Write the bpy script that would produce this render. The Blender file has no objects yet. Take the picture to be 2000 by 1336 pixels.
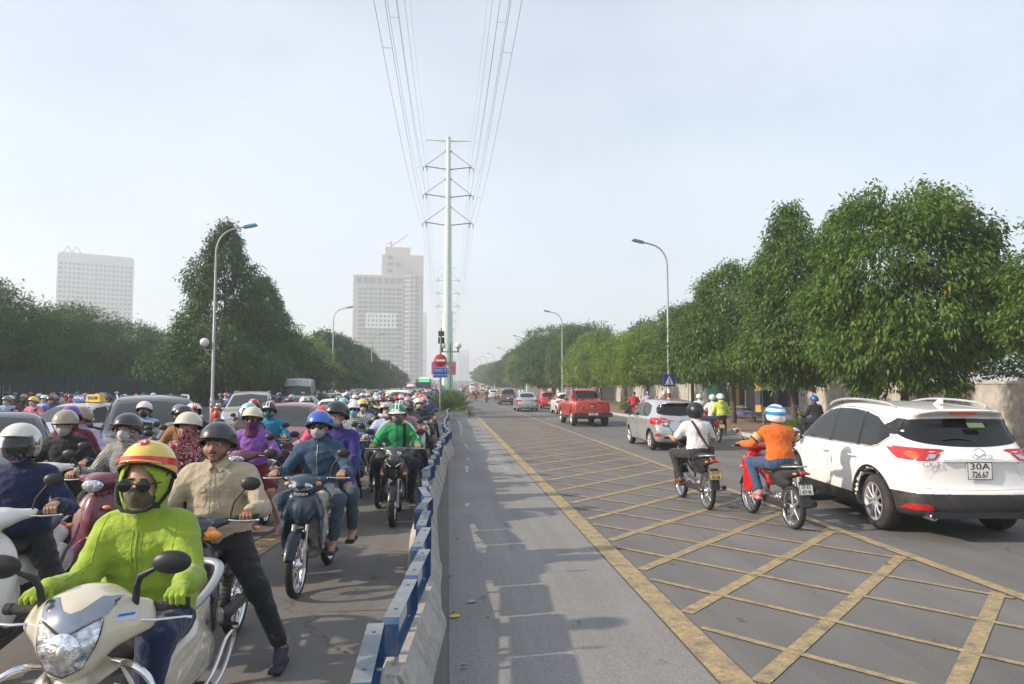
import bpy, bmesh, math, random
import numpy as np
from mathutils import Vector, Matrix, Euler, noise
from mathutils.bvhtree import BVHTree
from mathutils.geometry import delaunay_2d_cdt
R = math.radians
random.seed(7)
SC = bpy.context.scene
COL = SC.collection
# ---------------------------------------------------------------- camera
CAMH, TH, PITCH, FPX = 1.88, R(5.1), R(3.6), 1400.0
cam_data = bpy.data.cameras.new('camera')
cam = bpy.data.objects.new('camera', cam_data); COL.objects.link(cam)
cam_data.sensor_width = 36.0
cam_data.lens = FPX / 2000 * 36
cam_data.clip_start = 0.05
cam_data.clip_end = 6000
cam.location = (0, 0, CAMH)
cam.rotation_euler = Euler((R(90) + PITCH, 0, -TH), 'XYZ')
SC.camera = cam
# ---------------------------------------------------------------- sun and sky
SUN_EL = R(28)
SUN_DIR = Vector((-math.cos(SUN_EL) * 0.985, -math.cos(SUN_EL) * 0.17, math.sin(SUN_EL))).normalized()
sun = bpy.data.lights.new('sun', 'SUN'); sun.energy = 4.9; sun.angle = R(1.2); sun.color = (1.0, 0.86, 0.70)
so = bpy.data.objects.new('sun', sun); COL.objects.link(so)
so.rotation_euler = SUN_DIR.to_track_quat('Z', 'Y').to_euler()
W = bpy.data.worlds.new('World'); SC.world = W; W.use_nodes = True
wt = W.node_tree; wt.nodes.clear()
def wn(t, **k):
    n = wt.nodes.new(t)
    for a, b in k.items(): setattr(n, a, b)
    return n
w_out = wn('ShaderNodeOutputWorld'); w_bg = wn('ShaderNodeBackground')
sky = wn('ShaderNodeTexSky', sky_type='NISHITA'); sky.sun_disc = False
sky.sun_elevation = SUN_EL; sky.sun_rotation = math.atan2(SUN_DIR.x, SUN_DIR.y)
sky.air_density = 1.0; sky.dust_density = 1.3; sky.ozone_density = 1.3
w_bg.inputs['Strength'].default_value = 0.12
# thin veil of high cloud over the whole sky
tc = wn('ShaderNodeTexCoord'); mp = wn('ShaderNodeMapping'); mp.inputs['Scale'].default_value = (1, 1, 2.2)
wt.links.new(tc.outputs['Generated'], mp.inputs['Vector'])
cn = wn('ShaderNodeTexNoise'); cn.inputs['Scale'].default_value = 1.7; cn.inputs['Detail'].default_value = 5; cn.inputs['Roughness'].default_value = 0.5
wt.links.new(mp.outputs['Vector'], cn.inputs['Vector'])
cr = wn('ShaderNodeMapRange'); cr.inputs['From Min'].default_value = 0.33; cr.inputs['From Max'].default_value = 0.67
cr.inputs['To Min'].default_value = 0.22; cr.inputs['To Max'].default_value = 0.42
wt.links.new(cn.outputs['Fac'], cr.inputs['Value'])
mx = wn('ShaderNodeMix', data_type='RGBA')
mx.inputs['B'].default_value = (9.1, 9.4, 9.85, 1)
wt.links.new(cr.outputs['Result'], mx.inputs['Factor'])
wt.links.new(sky.outputs['Color'], mx.inputs['A'])
wt.links.new(mx.outputs['Result'], w_bg.inputs['Color'])
wt.links.new(w_bg.outputs['Background'], w_out.inputs['Surface'])
SC.view_settings.view_transform = 'Standard'; SC.view_settings.look = 'None'
SC.view_settings.exposure = 0.46; SC.view_settings.gamma = 1.0; SC.view_settings.use_curve_mapping = False
SC.cycles.use_denoising = True
SC.cycles.max_bounces = 6; SC.cycles.diffuse_bounces = 3; SC.cycles.glossy_bounces = 3; SC.cycles.transmission_bounces = 4; SC.cycles.volume_bounces = 1
SC.cycles.transparent_max_bounces = 6
# ---------------------------------------------------------------- picture geometry used while surveying
_f = Vector((math.sin(TH), math.cos(TH), 0)); _r = Vector((math.cos(TH), -math.sin(TH), 0)); _u = Vector((0, 0, 1))
_fc = _f * math.cos(PITCH) + _u * math.sin(PITCH); _uc = _u * math.cos(PITCH) - _f * math.sin(PITCH)
def ray(px, py): return _r * ((px - 1000) / FPX) + _uc * ((668 - py) / FPX) + _fc
def G(px, py, z=0.0):
    d = ray(px, py); t = (z - CAMH) / d.z
    return Vector((d.x * t, d.y * t, z))
def A(px, D, py=756):
    d = ray(px, py); t = D / (d.x * _f.x + d.y * _f.y)
    return Vector((d.x * t, d.y * t, CAMH + d.z * t))
def rise(y):
    t = min(max((y - 125) / 60, 0), 1)
    return 0.0 if y < 125 else (0.5 * t * t * 60 * 0.02 if y < 185 else min(0.6 + (y - 185) * 0.02, 6.0))
# ---------------------------------------------------------------- materials
MATS = {}
def M(name, col=(.5, .5, .5), rough=.5, metal=0., var=.12, scale=6., bump=0., bscale=60., coat=0., spec=.5, emit=0., trans=0., sheen=0., dirt=0., pat=None, col2=None, pscale=20.):
    if name in MATS: return MATS[name]
    m = bpy.data.materials.new(name); m.use_nodes = True; t = m.node_tree; b = t.nodes['Principled BSDF']; L = t.links.new
    N = lambda ty: t.nodes.new(ty)
    b.inputs['Roughness'].default_value = rough; b.inputs['Metallic'].default_value = metal
    b.inputs['Coat Weight'].default_value = coat; b.inputs['Coat Roughness'].default_value = .06
    b.inputs['Specular IOR Level'].default_value = spec
    if sheen: b.inputs['Sheen Weight'].default_value = sheen
    if trans: b.inputs['Transmission Weight'].default_value = trans; b.inputs['IOR'].default_value = 1.45
    tc = N('ShaderNodeTexCoord'); c = N('ShaderNodeRGB'); c.outputs[0].default_value = (*col, 1); cur = c.outputs[0]
    if pat:
        c2 = N('ShaderNodeRGB'); c2.outputs[0].default_value = (*(col2 or (.8, .8, .8)), 1); mx = N('ShaderNodeMix'); mx.data_type = 'RGBA'
        L(cur, mx.inputs['A']); L(c2.outputs[0], mx.inputs['B'])
        ma = N('ShaderNodeMath')
        if pat in ('dots', 'leo', 'swirl'):
            v = N('ShaderNodeTexVoronoi'); v.inputs['Scale'].default_value = pscale; L(tc.outputs['Object'], v.inputs['Vector'])
            if pat == 'dots': v.inputs['Randomness'].default_value = .15; ma.operation = 'LESS_THAN'; ma.inputs[1].default_value = .28; L(v.outputs['Distance'], ma.inputs[0])
            elif pat == 'leo': ma.operation = 'LESS_THAN'; ma.inputs[1].default_value = .4; L(v.outputs['Distance'], ma.inputs[0])
            else:
                a1 = N('ShaderNodeMath'); a1.operation = 'SUBTRACT'; a1.inputs[1].default_value = .38; L(v.outputs['Distance'], a1.inputs[0])
                a2 = N('ShaderNodeMath'); a2.operation = 'ABSOLUTE'; L(a1.outputs[0], a2.inputs[0]); ma.operation = 'LESS_THAN'; ma.inputs[1].default_value = .07; L(a2.outputs[0], ma.inputs[0])
        elif pat == 'check':
            v = N('ShaderNodeTexChecker'); v.inputs['Scale'].default_value = pscale; L(tc.outputs['Object'], v.inputs['Vector']); ma.operation = 'MULTIPLY'; ma.inputs[1].default_value = 1; L(v.outputs['Fac'], ma.inputs[0])
        elif pat in ('stripe', 'plaid'):
            v = N('ShaderNodeTexWave'); v.bands_direction = 'Z'; v.inputs['Scale'].default_value = pscale; L(tc.outputs['Object'], v.inputs['Vector'])
            a1 = N('ShaderNodeMath'); a1.operation = 'GREATER_THAN'; a1.inputs[1].default_value = .72 if pat == 'plaid' else .5; L(v.outputs['Fac'], a1.inputs[0])
            if pat == 'plaid':
                v2 = N('ShaderNodeTexWave'); v2.bands_direction = 'X'; v2.inputs['Scale'].default_value = pscale; L(tc.outputs['Object'], v2.inputs['Vector'])
                a2 = N('ShaderNodeMath'); a2.operation = 'GREATER_THAN'; a2.inputs[1].default_value = .72; L(v2.outputs['Fac'], a2.inputs[0])
                ma.operation = 'MAXIMUM'; L(a2.outputs[0], ma.inputs[1])
            else: ma.operation = 'MULTIPLY'; ma.inputs[1].default_value = 1
            L(a1.outputs[0], ma.inputs[0])
        L(ma.outputs[0], mx.inputs['Factor']); cur = mx.outputs['Result']
    if var:
        n = N('ShaderNodeTexNoise'); n.inputs['Scale'].default_value = scale; n.inputs['Detail'].default_value = 4; n.inputs['Roughness'].default_value = .6
        L(tc.outputs['Object'], n.inputs['Vector'])
        mr = N('ShaderNodeMapRange'); mr.inputs['From Min'].default_value = .3; mr.inputs['From Max'].default_value = .7
        mr.inputs['To Min'].default_value = 1 - var; mr.inputs['To Max'].default_value = 1 + var; L(n.outputs['Fac'], mr.inputs['Value'])
        vm = N('ShaderNodeVectorMath'); vm.operation = 'SCALE'; L(cur, vm.inputs[0]); L(mr.outputs[0], vm.inputs['Scale']); cur = vm.outputs[0]
        rr = N('ShaderNodeMapRange'); rr.inputs['From Min'].default_value = .3; rr.inputs['From Max'].default_value = .7
        rr.inputs['To Min'].default_value = max(rough - .06, 0.02); rr.inputs['To Max'].default_value = min(rough + .08, 1); L(n.outputs['Fac'], rr.inputs['Value']); L(rr.outputs[0], b.inputs['Roughness'])
    if dirt:
        n = N('ShaderNodeTexNoise'); n.inputs['Scale'].default_value = 3.5; n.inputs['Detail'].default_value = 8; n.inputs['Roughness'].default_value = .72
        L(tc.outputs['Object'], n.inputs['Vector'])
        mr = N('ShaderNodeMapRange'); mr.inputs['From Min'].default_value = .5; mr.inputs['From Max'].default_value = .75; mr.inputs['To Max'].default_value = dirt; L(n.outputs['Fac'], mr.inputs['Value'])
        mx = N('ShaderNodeMix'); mx.data_type = 'RGBA'; L(mr.outputs[0], mx.inputs['Factor']); L(cur, mx.inputs['A']); mx.inputs['B'].default_value = (.16, .13, .10, 1); cur = mx.outputs['Result']
    L(cur, b.inputs['Base Color'])
    if emit: L(cur, b.inputs['Emission Color']); b.inputs['Emission Strength'].default_value = emit
    if bump:
        n = N('ShaderNodeTexNoise'); n.inputs['Scale'].default_value = bscale; n.inputs['Detail'].default_value = 3; L(tc.outputs['Object'], n.inputs['Vector'])
        bp = N('ShaderNodeBump'); bp.inputs['Strength'].default_value = bump; bp.inputs['Distance'].default_value = .02; L(n.outputs['Fac'], bp.inputs['Height']); L(bp.outputs[0], b.inputs['Normal'])
    MATS[name] = m; return m
def cloth(name, col, pat=None, col2=None, ps=20.):
    return M('cloth_' + name, col, .88, 0, .12, 9, .8, 20, pat=pat, col2=col2, pscale=ps, sheen=.15)
def paint(name, col, metal=0., rough=.3, coat=.8, dirt=.05):
    return M('paint_' + name, col, rough, metal, .05, 2, 0, coat=coat, dirt=dirt)
BLK = M('black_plastic', (.018, .018, .02), .42, 0, .2, 8, .1, 200)
DRK = M('dark_matte', (.012, .012, .013), .8)
RUB = M('tyre_rubber', (.028, .027, .026), .82, 0, .25, 10, .4, 90, dirt=.5)
CHR = M('chrome', (.75, .76, .78), .14, 1.0, .04)
STL = M('worn_steel', (.42, .43, .44), .36, .9, .2, 12, dirt=.2)
ALU = M('cast_alloy', (.55, .56, .57), .38, .7, .12, 12, dirt=.2)
GLS = M('tinted_glass', (.006, .008, .009), .05, 0, 0, spec=.5)
GLW = M('windscreen_glass', (.022, .030, .030), .05, 0, .25, 1.2, spec=.6)
LENS = M('clear_lens', (.50, .53, .57), .07, .75, .75, 34, .35, 30, coat=1)
REDL = M('red_lens', (.42, .01, .012), .14, 0, .25, 30, coat=1)
AMB = M('amber_lens', (.75, .24, .02), .2, 0, .25, 40, .2, 90, coat=1)
SEAT = M('black_seat_vinyl', (.022, .022, .024), .5, 0, .15, 8, .15, 120)
WHT = M('white_print', (.78, .78, .78), .5, var=.05)
SKIN = M('skin', (.42, .235, .15), .5, 0, .1, 14, .12, 120)
SKIN_D = M('skin_tanned', (.27, .135, .08), .48, 0, .16, 14, .15, 120)
HAIR = M('black_hair', (.012, .010, .009), .45, 0, .2, 30)
# ---------------------------------------------------------------- object bookkeeping
def tag(o, label=None, cat=None, group=None, kind=None):
    for k, v in (('label', label), ('category', cat), ('group', group), ('kind', kind)):
        if v: o[k] = v
    return o
def empty(name, loc=(0, 0, 0), rz=0., parent=None):
    o = bpy.data.objects.new(name, None); COL.objects.link(o); o.location = loc; o.rotation_euler = (0, 0, rz); o.empty_display_size = .1
    if parent: o.parent = parent
    return o
def obj(name, me, parent=None, mats=None, loc=None, rot=None):
    o = bpy.data.objects.new(name, me); COL.objects.link(o)
    if parent: o.parent = parent
    if loc is not None: o.location = loc
    if rot is not None: o.rotation_euler = rot
    if mats:
        if isinstance(mats, bpy.types.Material): mats = [mats]
        if len(me.materials) == 0:
            for m in mats: me.materials.append(m)
        elif any(me.materials[i] is not mats[i] for i in range(min(len(mats), len(me.materials)))):
            for i, m in enumerate(mats):
                if i < len(o.material_slots):
                    o.material_slots[i].link = 'OBJECT'; o.material_slots[i].material = m
    return o
def kids(o): return [c for c in COL.objects if c.parent == o]
def from_arrays(name, V, F, mi=None, smooth=True, quads=True):
    me = bpy.data.meshes.new(name)
    V = np.asarray(V, np.float32); F = np.asarray(F, np.int32); n = F.shape[1]
    me.vertices.add(len(V)); me.vertices.foreach_set('co', V.ravel())
    me.loops.add(F.size); me.loops.foreach_set('vertex_index', F.ravel())
    me.polygons.add(len(F)); me.polygons.foreach_set('loop_start', np.arange(0, F.size, n, dtype=np.int32)); me.polygons.foreach_set('loop_total', np.full(len(F), n, np.int32))
    if mi is not None: me.polygons.foreach_set('material_index', np.asarray(mi, np.int32))
    me.polygons.foreach_set('use_smooth', np.full(len(F), smooth, bool))
    me.update(calc_edges=True); me.validate(); return me
class MB:
    """collects shapes; build() makes one mesh"""
    def __init__(s): s.v = []; s.f = []; s.m = []; s.sm = []
    def add(s, vs, fs, mi=0, smooth=False):
        b = len(s.v); s.v += [tuple(v) for v in vs]; s.f += [tuple(i + b for i in f) for f in fs]; s.m += [mi] * len(fs); s.sm += [smooth] * len(fs); return s
    def box(s, c, h, rot=None, mi=0, taper=1.0):
        m = rot or Matrix.Identity(3); vs = []
        for z in (-1, 1):
            k = taper if z > 0 else 1
            for x, y in ((-1, -1), (1, -1), (1, 1), (-1, 1)): vs.append(Vector(c) + m @ Vector((x * h[0] * k, y * h[1] * k, z * h[2])))
        return s.add(vs, [(3, 2, 1, 0), (4, 5, 6, 7), (0, 1, 5, 4), (1, 2, 6, 5), (2, 3, 7, 6), (3, 0, 4, 7)], mi)
    def tube(s, pts, r, n=8, mi=0, caps=True, flat=1.0):
        pts = [Vector(p) for p in pts]; rs = r if isinstance(r, (list, tuple)) else [r] * len(pts); vs = []; fs = []; up = None
        for i, p in enumerate(pts):
            d = (pts[min(i + 1, len(pts) - 1)] - pts[max(i - 1, 0)]).normalized()
            if up is None: up = Vector((0, 0, 1)) if abs(d.z) < .9 else Vector((0, 1, 0))
            a = d.cross(up).normalized(); bb = a.cross(d).normalized(); up = bb
            for k in range(n):
                t = 2 * math.pi * k / n; vs.append(p + a * (math.cos(t) * rs[i]) + bb * (math.sin(t) * rs[i] * flat))
        for i in range(len(pts) - 1):
            for k in range(n):
                k2 = (k + 1) % n; fs.append((i * n + k2, i * n + k, (i + 1) * n + k, (i + 1) * n + k2))
        s.add(vs, fs, mi, True)
        if caps: s.add(vs[:n], [tuple(range(n))], mi); s.add(vs[-n:], [tuple(reversed(range(n)))], mi)
        return s
    def lathe(s, prof, c=(0, 0, 0), axis='Z', n=24, mi=0, smooth=True, arc=None):
        """prof: (radius, height) pairs"""
        vs = []; fs = []; P = len(prof)
        for k in range(n):
            t = 2 * math.pi * k / n
            for (r, h) in prof:
                a, b = r * math.cos(t), r * math.sin(t)
                v = (a, b, h) if axis == 'Z' else ((h, a, b) if axis == 'X' else (a, h, b))
                vs.append(Vector(c) + Vector(v))
        for k in range(n):
            k2 = (k + 1) % n
            for i in range(P - 1):
                f = (k * P + i, k2 * P + i, k2 * P + i + 1, k * P + i + 1)
                fs.append(f if axis != 'Y' else tuple(reversed(f)))
        return s.add(vs, fs, mi, smooth)
    def sphere(s, c, r, n=12, mi=0):
        rr = r if isinstance(r, (tuple, list)) else (r, r, r); vs = []; fs = []; m = n // 2 + 1
        for i in range(m):
            p = math.pi * i / (m - 1)
            for k in range(n):
                t = 2 * math.pi * k / n; vs.append(Vector(c) + Vector((math.sin(p) * math.cos(t) * rr[0], math.sin(p) * math.sin(t) * rr[1], math.cos(p) * rr[2])))
        for i in range(m - 1):
            for k in range(n):
                k2 = (k + 1) % n; fs.append((i * n + k, (i + 1) * n + k, (i + 1) * n + k2, i * n + k2))
        return s.add(vs, fs, mi, True)
    def prism(s, poly, z0, z1, mi=0, M3=None, smooth=False):
        n = len(poly); vs = [Vector((x, y, z0)) for x, y in poly] + [Vector((x, y, z1)) for x, y in poly]
        if M3 is not None: vs = [M3 @ v for v in vs]
        return s.add(vs, [tuple(reversed(range(n))), tuple(range(n, 2 * n))] + [(i, (i + 1) % n, n + (i + 1) % n, n + i) for i in range(n)], mi, smooth)
    def mesh(s, name='mesh'):
        me = bpy.data.meshes.new(name); me.from_pydata(s.v, [], s.f); me.polygons.foreach_set('material_index', s.m); me.polygons.foreach_set('use_smooth', s.sm); me.update(); return me
    def build(s, name, mats, parent=None, **k):
        me = s.mesh(name)
        for m in (mats if isinstance(mats, (list, tuple)) else [mats]): me.materials.append(m)
        return obj(name, me, parent, **k)
def text(body, size, parent, mat, loc, rot, name='lettering', ext=.0015, ax='CENTER', sx=1.0):
    c = bpy.data.curves.new(name, 'FONT'); c.body = body; c.size = size; c.extrude = ext; c.align_x = ax; c.align_y = 'CENTER'; c.materials.append(mat); c.resolution_u = 2
    t_ = bpy.data.objects.new(name, c); me = bpy.data.meshes.new_from_object(t_); bpy.data.objects.remove(t_)
    o = bpy.data.objects.new(name, me); COL.objects.link(o); o.parent = parent; o.location = loc; o.rotation_euler = rot; o.scale = (sx, 1, 1); return o
# ---------------------------------------------------------------- signed distance modelling (surface nets)
def surfnet(F, org, h):
    s = F < 0; c = [(i, j, k) for i in (0, 1) for j in (0, 1) for k in (0, 1)]; nx, ny, nz = F.shape
    sub = lambda A_, o: A_[o[0]:nx - 1 + o[0], o[1]:ny - 1 + o[1], o[2]:nz - 1 + o[2]]
    cnt = np.zeros((nx - 1, ny - 1, nz - 1), np.int8)
    for o in c: cnt += sub(s, o)
    idx = np.argwhere((cnt > 0) & (cnt < 8))
    if len(idx) == 0: return np.zeros((0, 3)), np.zeros((0, 4), int)
    val = {o: F[idx[:, 0] + o[0], idx[:, 1] + o[1], idx[:, 2] + o[2]] for o in c}
    acc = np.zeros((len(idx), 3)); num = np.zeros(len(idx))
    for a in c:
        for ax in range(3):
            if a[ax] == 0:
                b = list(a); b[ax] = 1; fa, fb = val[a], val[tuple(b)]; m = (fa < 0) != (fb < 0); t = np.where(m, fa / np.where(m, fa - fb, 1), 0)
                p = np.tile(np.array(a, float), (len(idx), 1)); p[:, ax] = t; acc[m] += p[m]; num[m] += 1
    V = (idx + acc / num[:, None]) * h + org
    ids = np.full((nx - 1, ny - 1, nz - 1), -1, np.int32); ids[idx[:, 0], idx[:, 1], idx[:, 2]] = np.arange(len(idx)); Fs = []
    for ax in range(3):
        a1, a2 = [(1, 2), (2, 0), (0, 1)][ax]
        s0 = [slice(None)] * 3; s1 = [slice(None)] * 3; s0[ax] = slice(0, -1); s1[ax] = slice(1, None)
        A0, A1 = s[tuple(s0)], s[tuple(s1)]
        for flip, mm in ((0, A0 & ~A1), (1, ~A0 & A1)):
            e = np.argwhere(mm); e = e[(e[:, a1] > 0) & (e[:, a2] > 0) & (e[:, a1] < F.shape[a1] - 1) & (e[:, a2] < F.shape[a2] - 1)]
            if len(e) == 0: continue
            q = []
            for d1, d2 in ((-1, -1), (0, -1), (0, 0), (-1, 0)):
                g = e.copy(); g[:, a1] += d1; g[:, a2] += d2; q.append(ids[g[:, 0], g[:, 1], g[:, 2]])
            q = np.stack(q, 1); Fs.append(q if not flip else q[:, ::-1])
    Fq = np.concatenate(Fs); Fq = Fq[(Fq >= 0).all(1)]
    return V, Fq
def smooth_mesh(V, F, it=2, lam=.5):
    if not len(F): return V
    e = np.concatenate([F[:, [0, 1]], F[:, [1, 2]], F[:, [2, 3]], F[:, [3, 0]]]); e = np.concatenate([e, e[:, ::-1]])
    n = np.bincount(e[:, 0], minlength=len(V)).astype(float); n[n == 0] = 1
    for _ in range(it):
        s = np.stack([np.bincount(e[:, 0], V[e[:, 1], k], len(V)) for k in range(3)], 1) / n[:, None]; V = V + lam * (s - V)
    return V
def rotm(rx=0, ry=0, rz=0): return np.array(Euler((R(rx), R(ry), R(rz)), 'XYZ').to_matrix())
class Prim:
    def __init__(s, kind, mi=0, k=.03, op='+', **a): s.kind, s.mi, s.k, s.op, s.a = kind, mi, k, op, a; s.setup()
    def setup(s):
        a = s.a
        if s.kind == 'cone':
            s.sc = np.array([a.get('sx', 1.), a.get('sy', 1.), a.get('sz', 1.)]); s.A = np.array(a['a'], float) / s.sc; s.B = np.array(a['b'], float) / s.sc
            r = max(a['ra'], a['rb']); p = np.array([a['a'], a['b']], float); s.lo = p.min(0) - r * s.sc; s.hi = p.max(0) + r * s.sc
        elif s.kind in ('ell', 'box'):
            r = np.array(a['r'], float); s.Rm = a.get('rot', np.eye(3)); e = np.abs(s.Rm) @ r; c = np.array(a['c'], float); s.lo = c - e; s.hi = c + e
    def d(s, P):
        a = s.a
        if s.kind == 'cone':
            Q = P / s.sc; ab = s.B - s.A; L = max((ab * ab).sum(), 1e-9); t = np.clip(((Q - s.A) @ ab) / L, 0, 1)
            return np.linalg.norm(Q - s.A - t[..., None] * ab, axis=-1) - (a['ra'] + (a['rb'] - a['ra']) * t)
        Q = (P - np.array(a['c'], float)) @ s.Rm; r = np.array(a['r'], float)
        if s.kind == 'ell':
            k0 = np.linalg.norm(Q / r, axis=-1); k1 = np.linalg.norm(Q / (r * r), axis=-1) + 1e-9; return k0 * (k0 - 1) / k1
        rd = a.get('rd', .01); q = np.abs(Q) - (r - rd)
        return np.linalg.norm(np.maximum(q, 0), axis=-1) + np.minimum(q.max(-1), 0) - rd
def cone(a, b, ra, rb, mi=0, k=.03, **o): return Prim('cone', mi, k, a=a, b=b, ra=ra, rb=rb, **o)
def ell(c, r, mi=0, k=.03, rx=0, ry=0, rz=0, op='+'): return Prim('ell', mi, k, op, c=c, r=r, rot=rotm(rx, ry, rz))
def rbox(c, r, mi=0, k=.02, rd=.02, rx=0, ry=0, rz=0, op='+'): return Prim('box', mi, k, op, c=c, r=r, rot=rotm(rx, ry, rz), rd=rd)
def wobble(P, seed, f):
    rs = np.random.RandomState(seed); o = 0
    for i in range(5):
        d = rs.normal(size=3); d /= np.linalg.norm(d); w = rs.normal(size=3) * f * .5
        o = o + np.sin(P @ d * f * (1 + .35 * i) + 1.3 * np.sin(P @ w + i) + rs.rand() * 6) / (1 + .4 * i)
    return o / 3
def sdf_arrays(prims, h, disp=None, sm=1, clip=None):
    add = [p for p in prims if p.op == '+']; lo = np.min([p.lo for p in add], 0) - 3 * h; hi = np.max([p.hi for p in add], 0) + 3 * h
    n = np.ceil((hi - lo) / h).astype(int) + 1; ax = [lo[i] + np.arange(n[i]) * h for i in range(3)]
    F = np.full(n, .2, np.float64)
    for p in prims:
        m = p.k + 2.5 * h; i0 = np.maximum(np.floor((p.lo - m - lo) / h).astype(int), 0); i1 = np.minimum(np.ceil((p.hi + m - lo) / h).astype(int) + 1, n)
        if (i1 <= i0).any(): continue
        sl = tuple(slice(i0[i], i1[i]) for i in range(3)); P = np.stack(np.meshgrid(*[ax[i][sl[i]] for i in range(3)], indexing='ij'), -1)
        d = p.d(P); a = F[sl]; k = max(p.k, 1e-5)
        if p.op == '+': hh = np.maximum(k - np.abs(a - d), 0) / k; F[sl] = np.minimum(a, d) - hh * hh * k / 4
        else: d = -d; hh = np.maximum(k - np.abs(a - d), 0) / k; F[sl] = np.maximum(a, d) + hh * hh * k / 4
    if clip is not None or disp is not None:
        P = np.stack(np.meshgrid(*ax, indexing='ij'), -1)
        if disp is not None: F = F + disp(P)
        if clip is not None: F = np.maximum(F, clip(P))
    V, Fq = surfnet(F, lo, h)
    if len(V) == 0: return V, Fq, np.zeros(0, int)
    D = np.stack([p.d(V) for p in add], 1); lab = np.array([p.mi for p in add])[D.argmin(1)]
    if sm: V = smooth_mesh(V, Fq, sm)
    mi = np.sort(lab[Fq], axis=1)[:, 1]
    return V, Fq, mi
def sdf_mesh(name, prims, h, **k):
    V, F, mi = sdf_arrays(prims, h, **k); return from_arrays(name, V, F, mi)
def mirror(prims):
    out = list(prims)
    for p in prims:
        if p.kind == 'cone':
            a = dict(p.a); a['a'] = (-a['a'][0],) + tuple(a['a'][1:]); a['b'] = (-a['b'][0],) + tuple(a['b'][1:])
            if abs(p.a['a'][0]) + abs(p.a['b'][0]) > 1e-6: out.append(Prim('cone', p.mi, p.k, p.op, **a))
        elif abs(p.a['c'][0]) > 1e-6:
            a = dict(p.a); a['c'] = (-a['c'][0],) + tuple(a['c'][1:]); S = np.diag([-1., 1, 1]); a['rot'] = S @ p.Rm @ S; out.append(Prim(p.kind, p.mi, p.k, p.op, **a))
    return out
# patches laid on a body surface
def bvh_of(me):
    return BVHTree.FromPolygons([v.co.copy() for v in me.vertices], [tuple(p.vertices) for p in me.polygons])
def spline(pts, n=6, closed=True):
    P = [Vector(p) for p in pts]; m = len(P); out = []
    for i in range(m if closed else m - 1):
        p0, p1, p2, p3 = P[(i - 1) % m] if closed or i else P[0], P[i], P[(i + 1) % m], P[(i + 2) % m] if closed or i + 2 < m else P[-1]
        for k in range(n):
            t = k / n; out.append(.5 * ((2 * p1) + (p2 - p0) * t + (2 * p0 - 5 * p1 + 4 * p2 - p3) * t * t + (3 * p1 - p0 - 3 * p2 + p3) * t ** 3))
    if not closed: out.append(P[-1])
    return out
def patch(bvh, poly, axis, off=.004, h=.06, sharp=False, n=4, thick=0.):
    """poly in the plane facing axis ('+x','-x','+y','-y','+z'); returns verts, faces laid on the surface"""
    ps = [Vector(p).to_2d() for p in (poly if sharp else spline([Vector((*p, 0)) for p in poly], n))]
    e = [];
    for i, p in enumerate(ps):
        q = ps[(i + 1) % len(ps)]; L = (q - p).length; k = max(1, int(L / h))
        e += [p.lerp(q, j / k) for j in range(k)]
    xs = [p.x for p in e]; ys = [p.y for p in e]; N = len(e); pts = list(e)
    def inside(x, y):
        c = False; j = N - 1
        for i in range(N):
            if (e[i].y > y) != (e[j].y > y) and x < (e[j].x - e[i].x) * (y - e[i].y) / (e[j].y - e[i].y) + e[i].x: c = not c
            j = i
        return c
    gx = min(xs) + h / 2
    while gx < max(xs):
        gy = min(ys) + h / 2
        while gy < max(ys):
            if inside(gx, gy) and min((Vector((gx, gy)) - q).length for q in e) > h * .35: pts.append(Vector((gx, gy)))
            gy += h
        gx += h
    r = delaunay_2d_cdt(pts, [], [list(range(N))], 1, 1e-5)
    S = -1 if axis[0] == '-' else 1; out = []
    last = None
    for p in r[0]:
        if axis[1] == 'x': o = Vector((S * 5, p.x, p.y)); d = Vector((-S, 0, 0))
        elif axis[1] == 'y': o = Vector((p.x, S * 8, p.y)); d = Vector((0, -S, 0))
        else: o = Vector((p.x, p.y, 5)); d = Vector((0, 0, -1))
        hit = bvh.ray_cast(o, d)
        for _ in range(14):
            if hit[0] is not None: break
            if axis[1] == 'y': o = Vector((o.x * .975, o.y, o.z))
            else: o = Vector((o.x, o.y * .99, o.z * .99)) if axis[1] == 'x' else o * .98
            hit = bvh.ray_cast(o, d)
        if hit[0] is None:
            nn = bvh.find_nearest(o + d * 4.2); loc, nor = nn[0], nn[1]
        else: loc, nor = hit[0], hit[1]
        if nor.dot(d) > 0: nor = -nor
        out.append(loc + nor * off * .6 - d * off * .4)
    F = []
    for f in r[2]:
        a, b, c = (out[i] for i in f[:3]); nrm = (b - a).cross(c - a); d = {'x': Vector((S, 0, 0)), 'y': Vector((0, S, 0)), 'z': Vector((0, 0, 1))}[axis[1]]
        F.append(tuple(f) if nrm.dot(d) > 0 else tuple(reversed(f)))
    return out, F
def strip(bvh, pts, axis, r=.005, off=.0, n=4):
    """thin seam that follows the surface"""
    S = -1 if axis[0] == '-' else 1; out = []
    P = spline([Vector((*p, 0)) for p in pts], n, closed=False)
    for p in P:
        if axis[1] == 'x': o = Vector((S * 5, p.x, p.y)); d = Vector((-S, 0, 0))
        elif axis[1] == 'y': o = Vector((p.x, S * 8, p.y)); d = Vector((0, -S, 0))
        else: o = Vector((p.x, p.y, 5)); d = Vector((0, 0, -1))
        hit = bvh.ray_cast(o, d)
        if hit[0] is not None: out.append(hit[0] - d * off)
    return out
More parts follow.
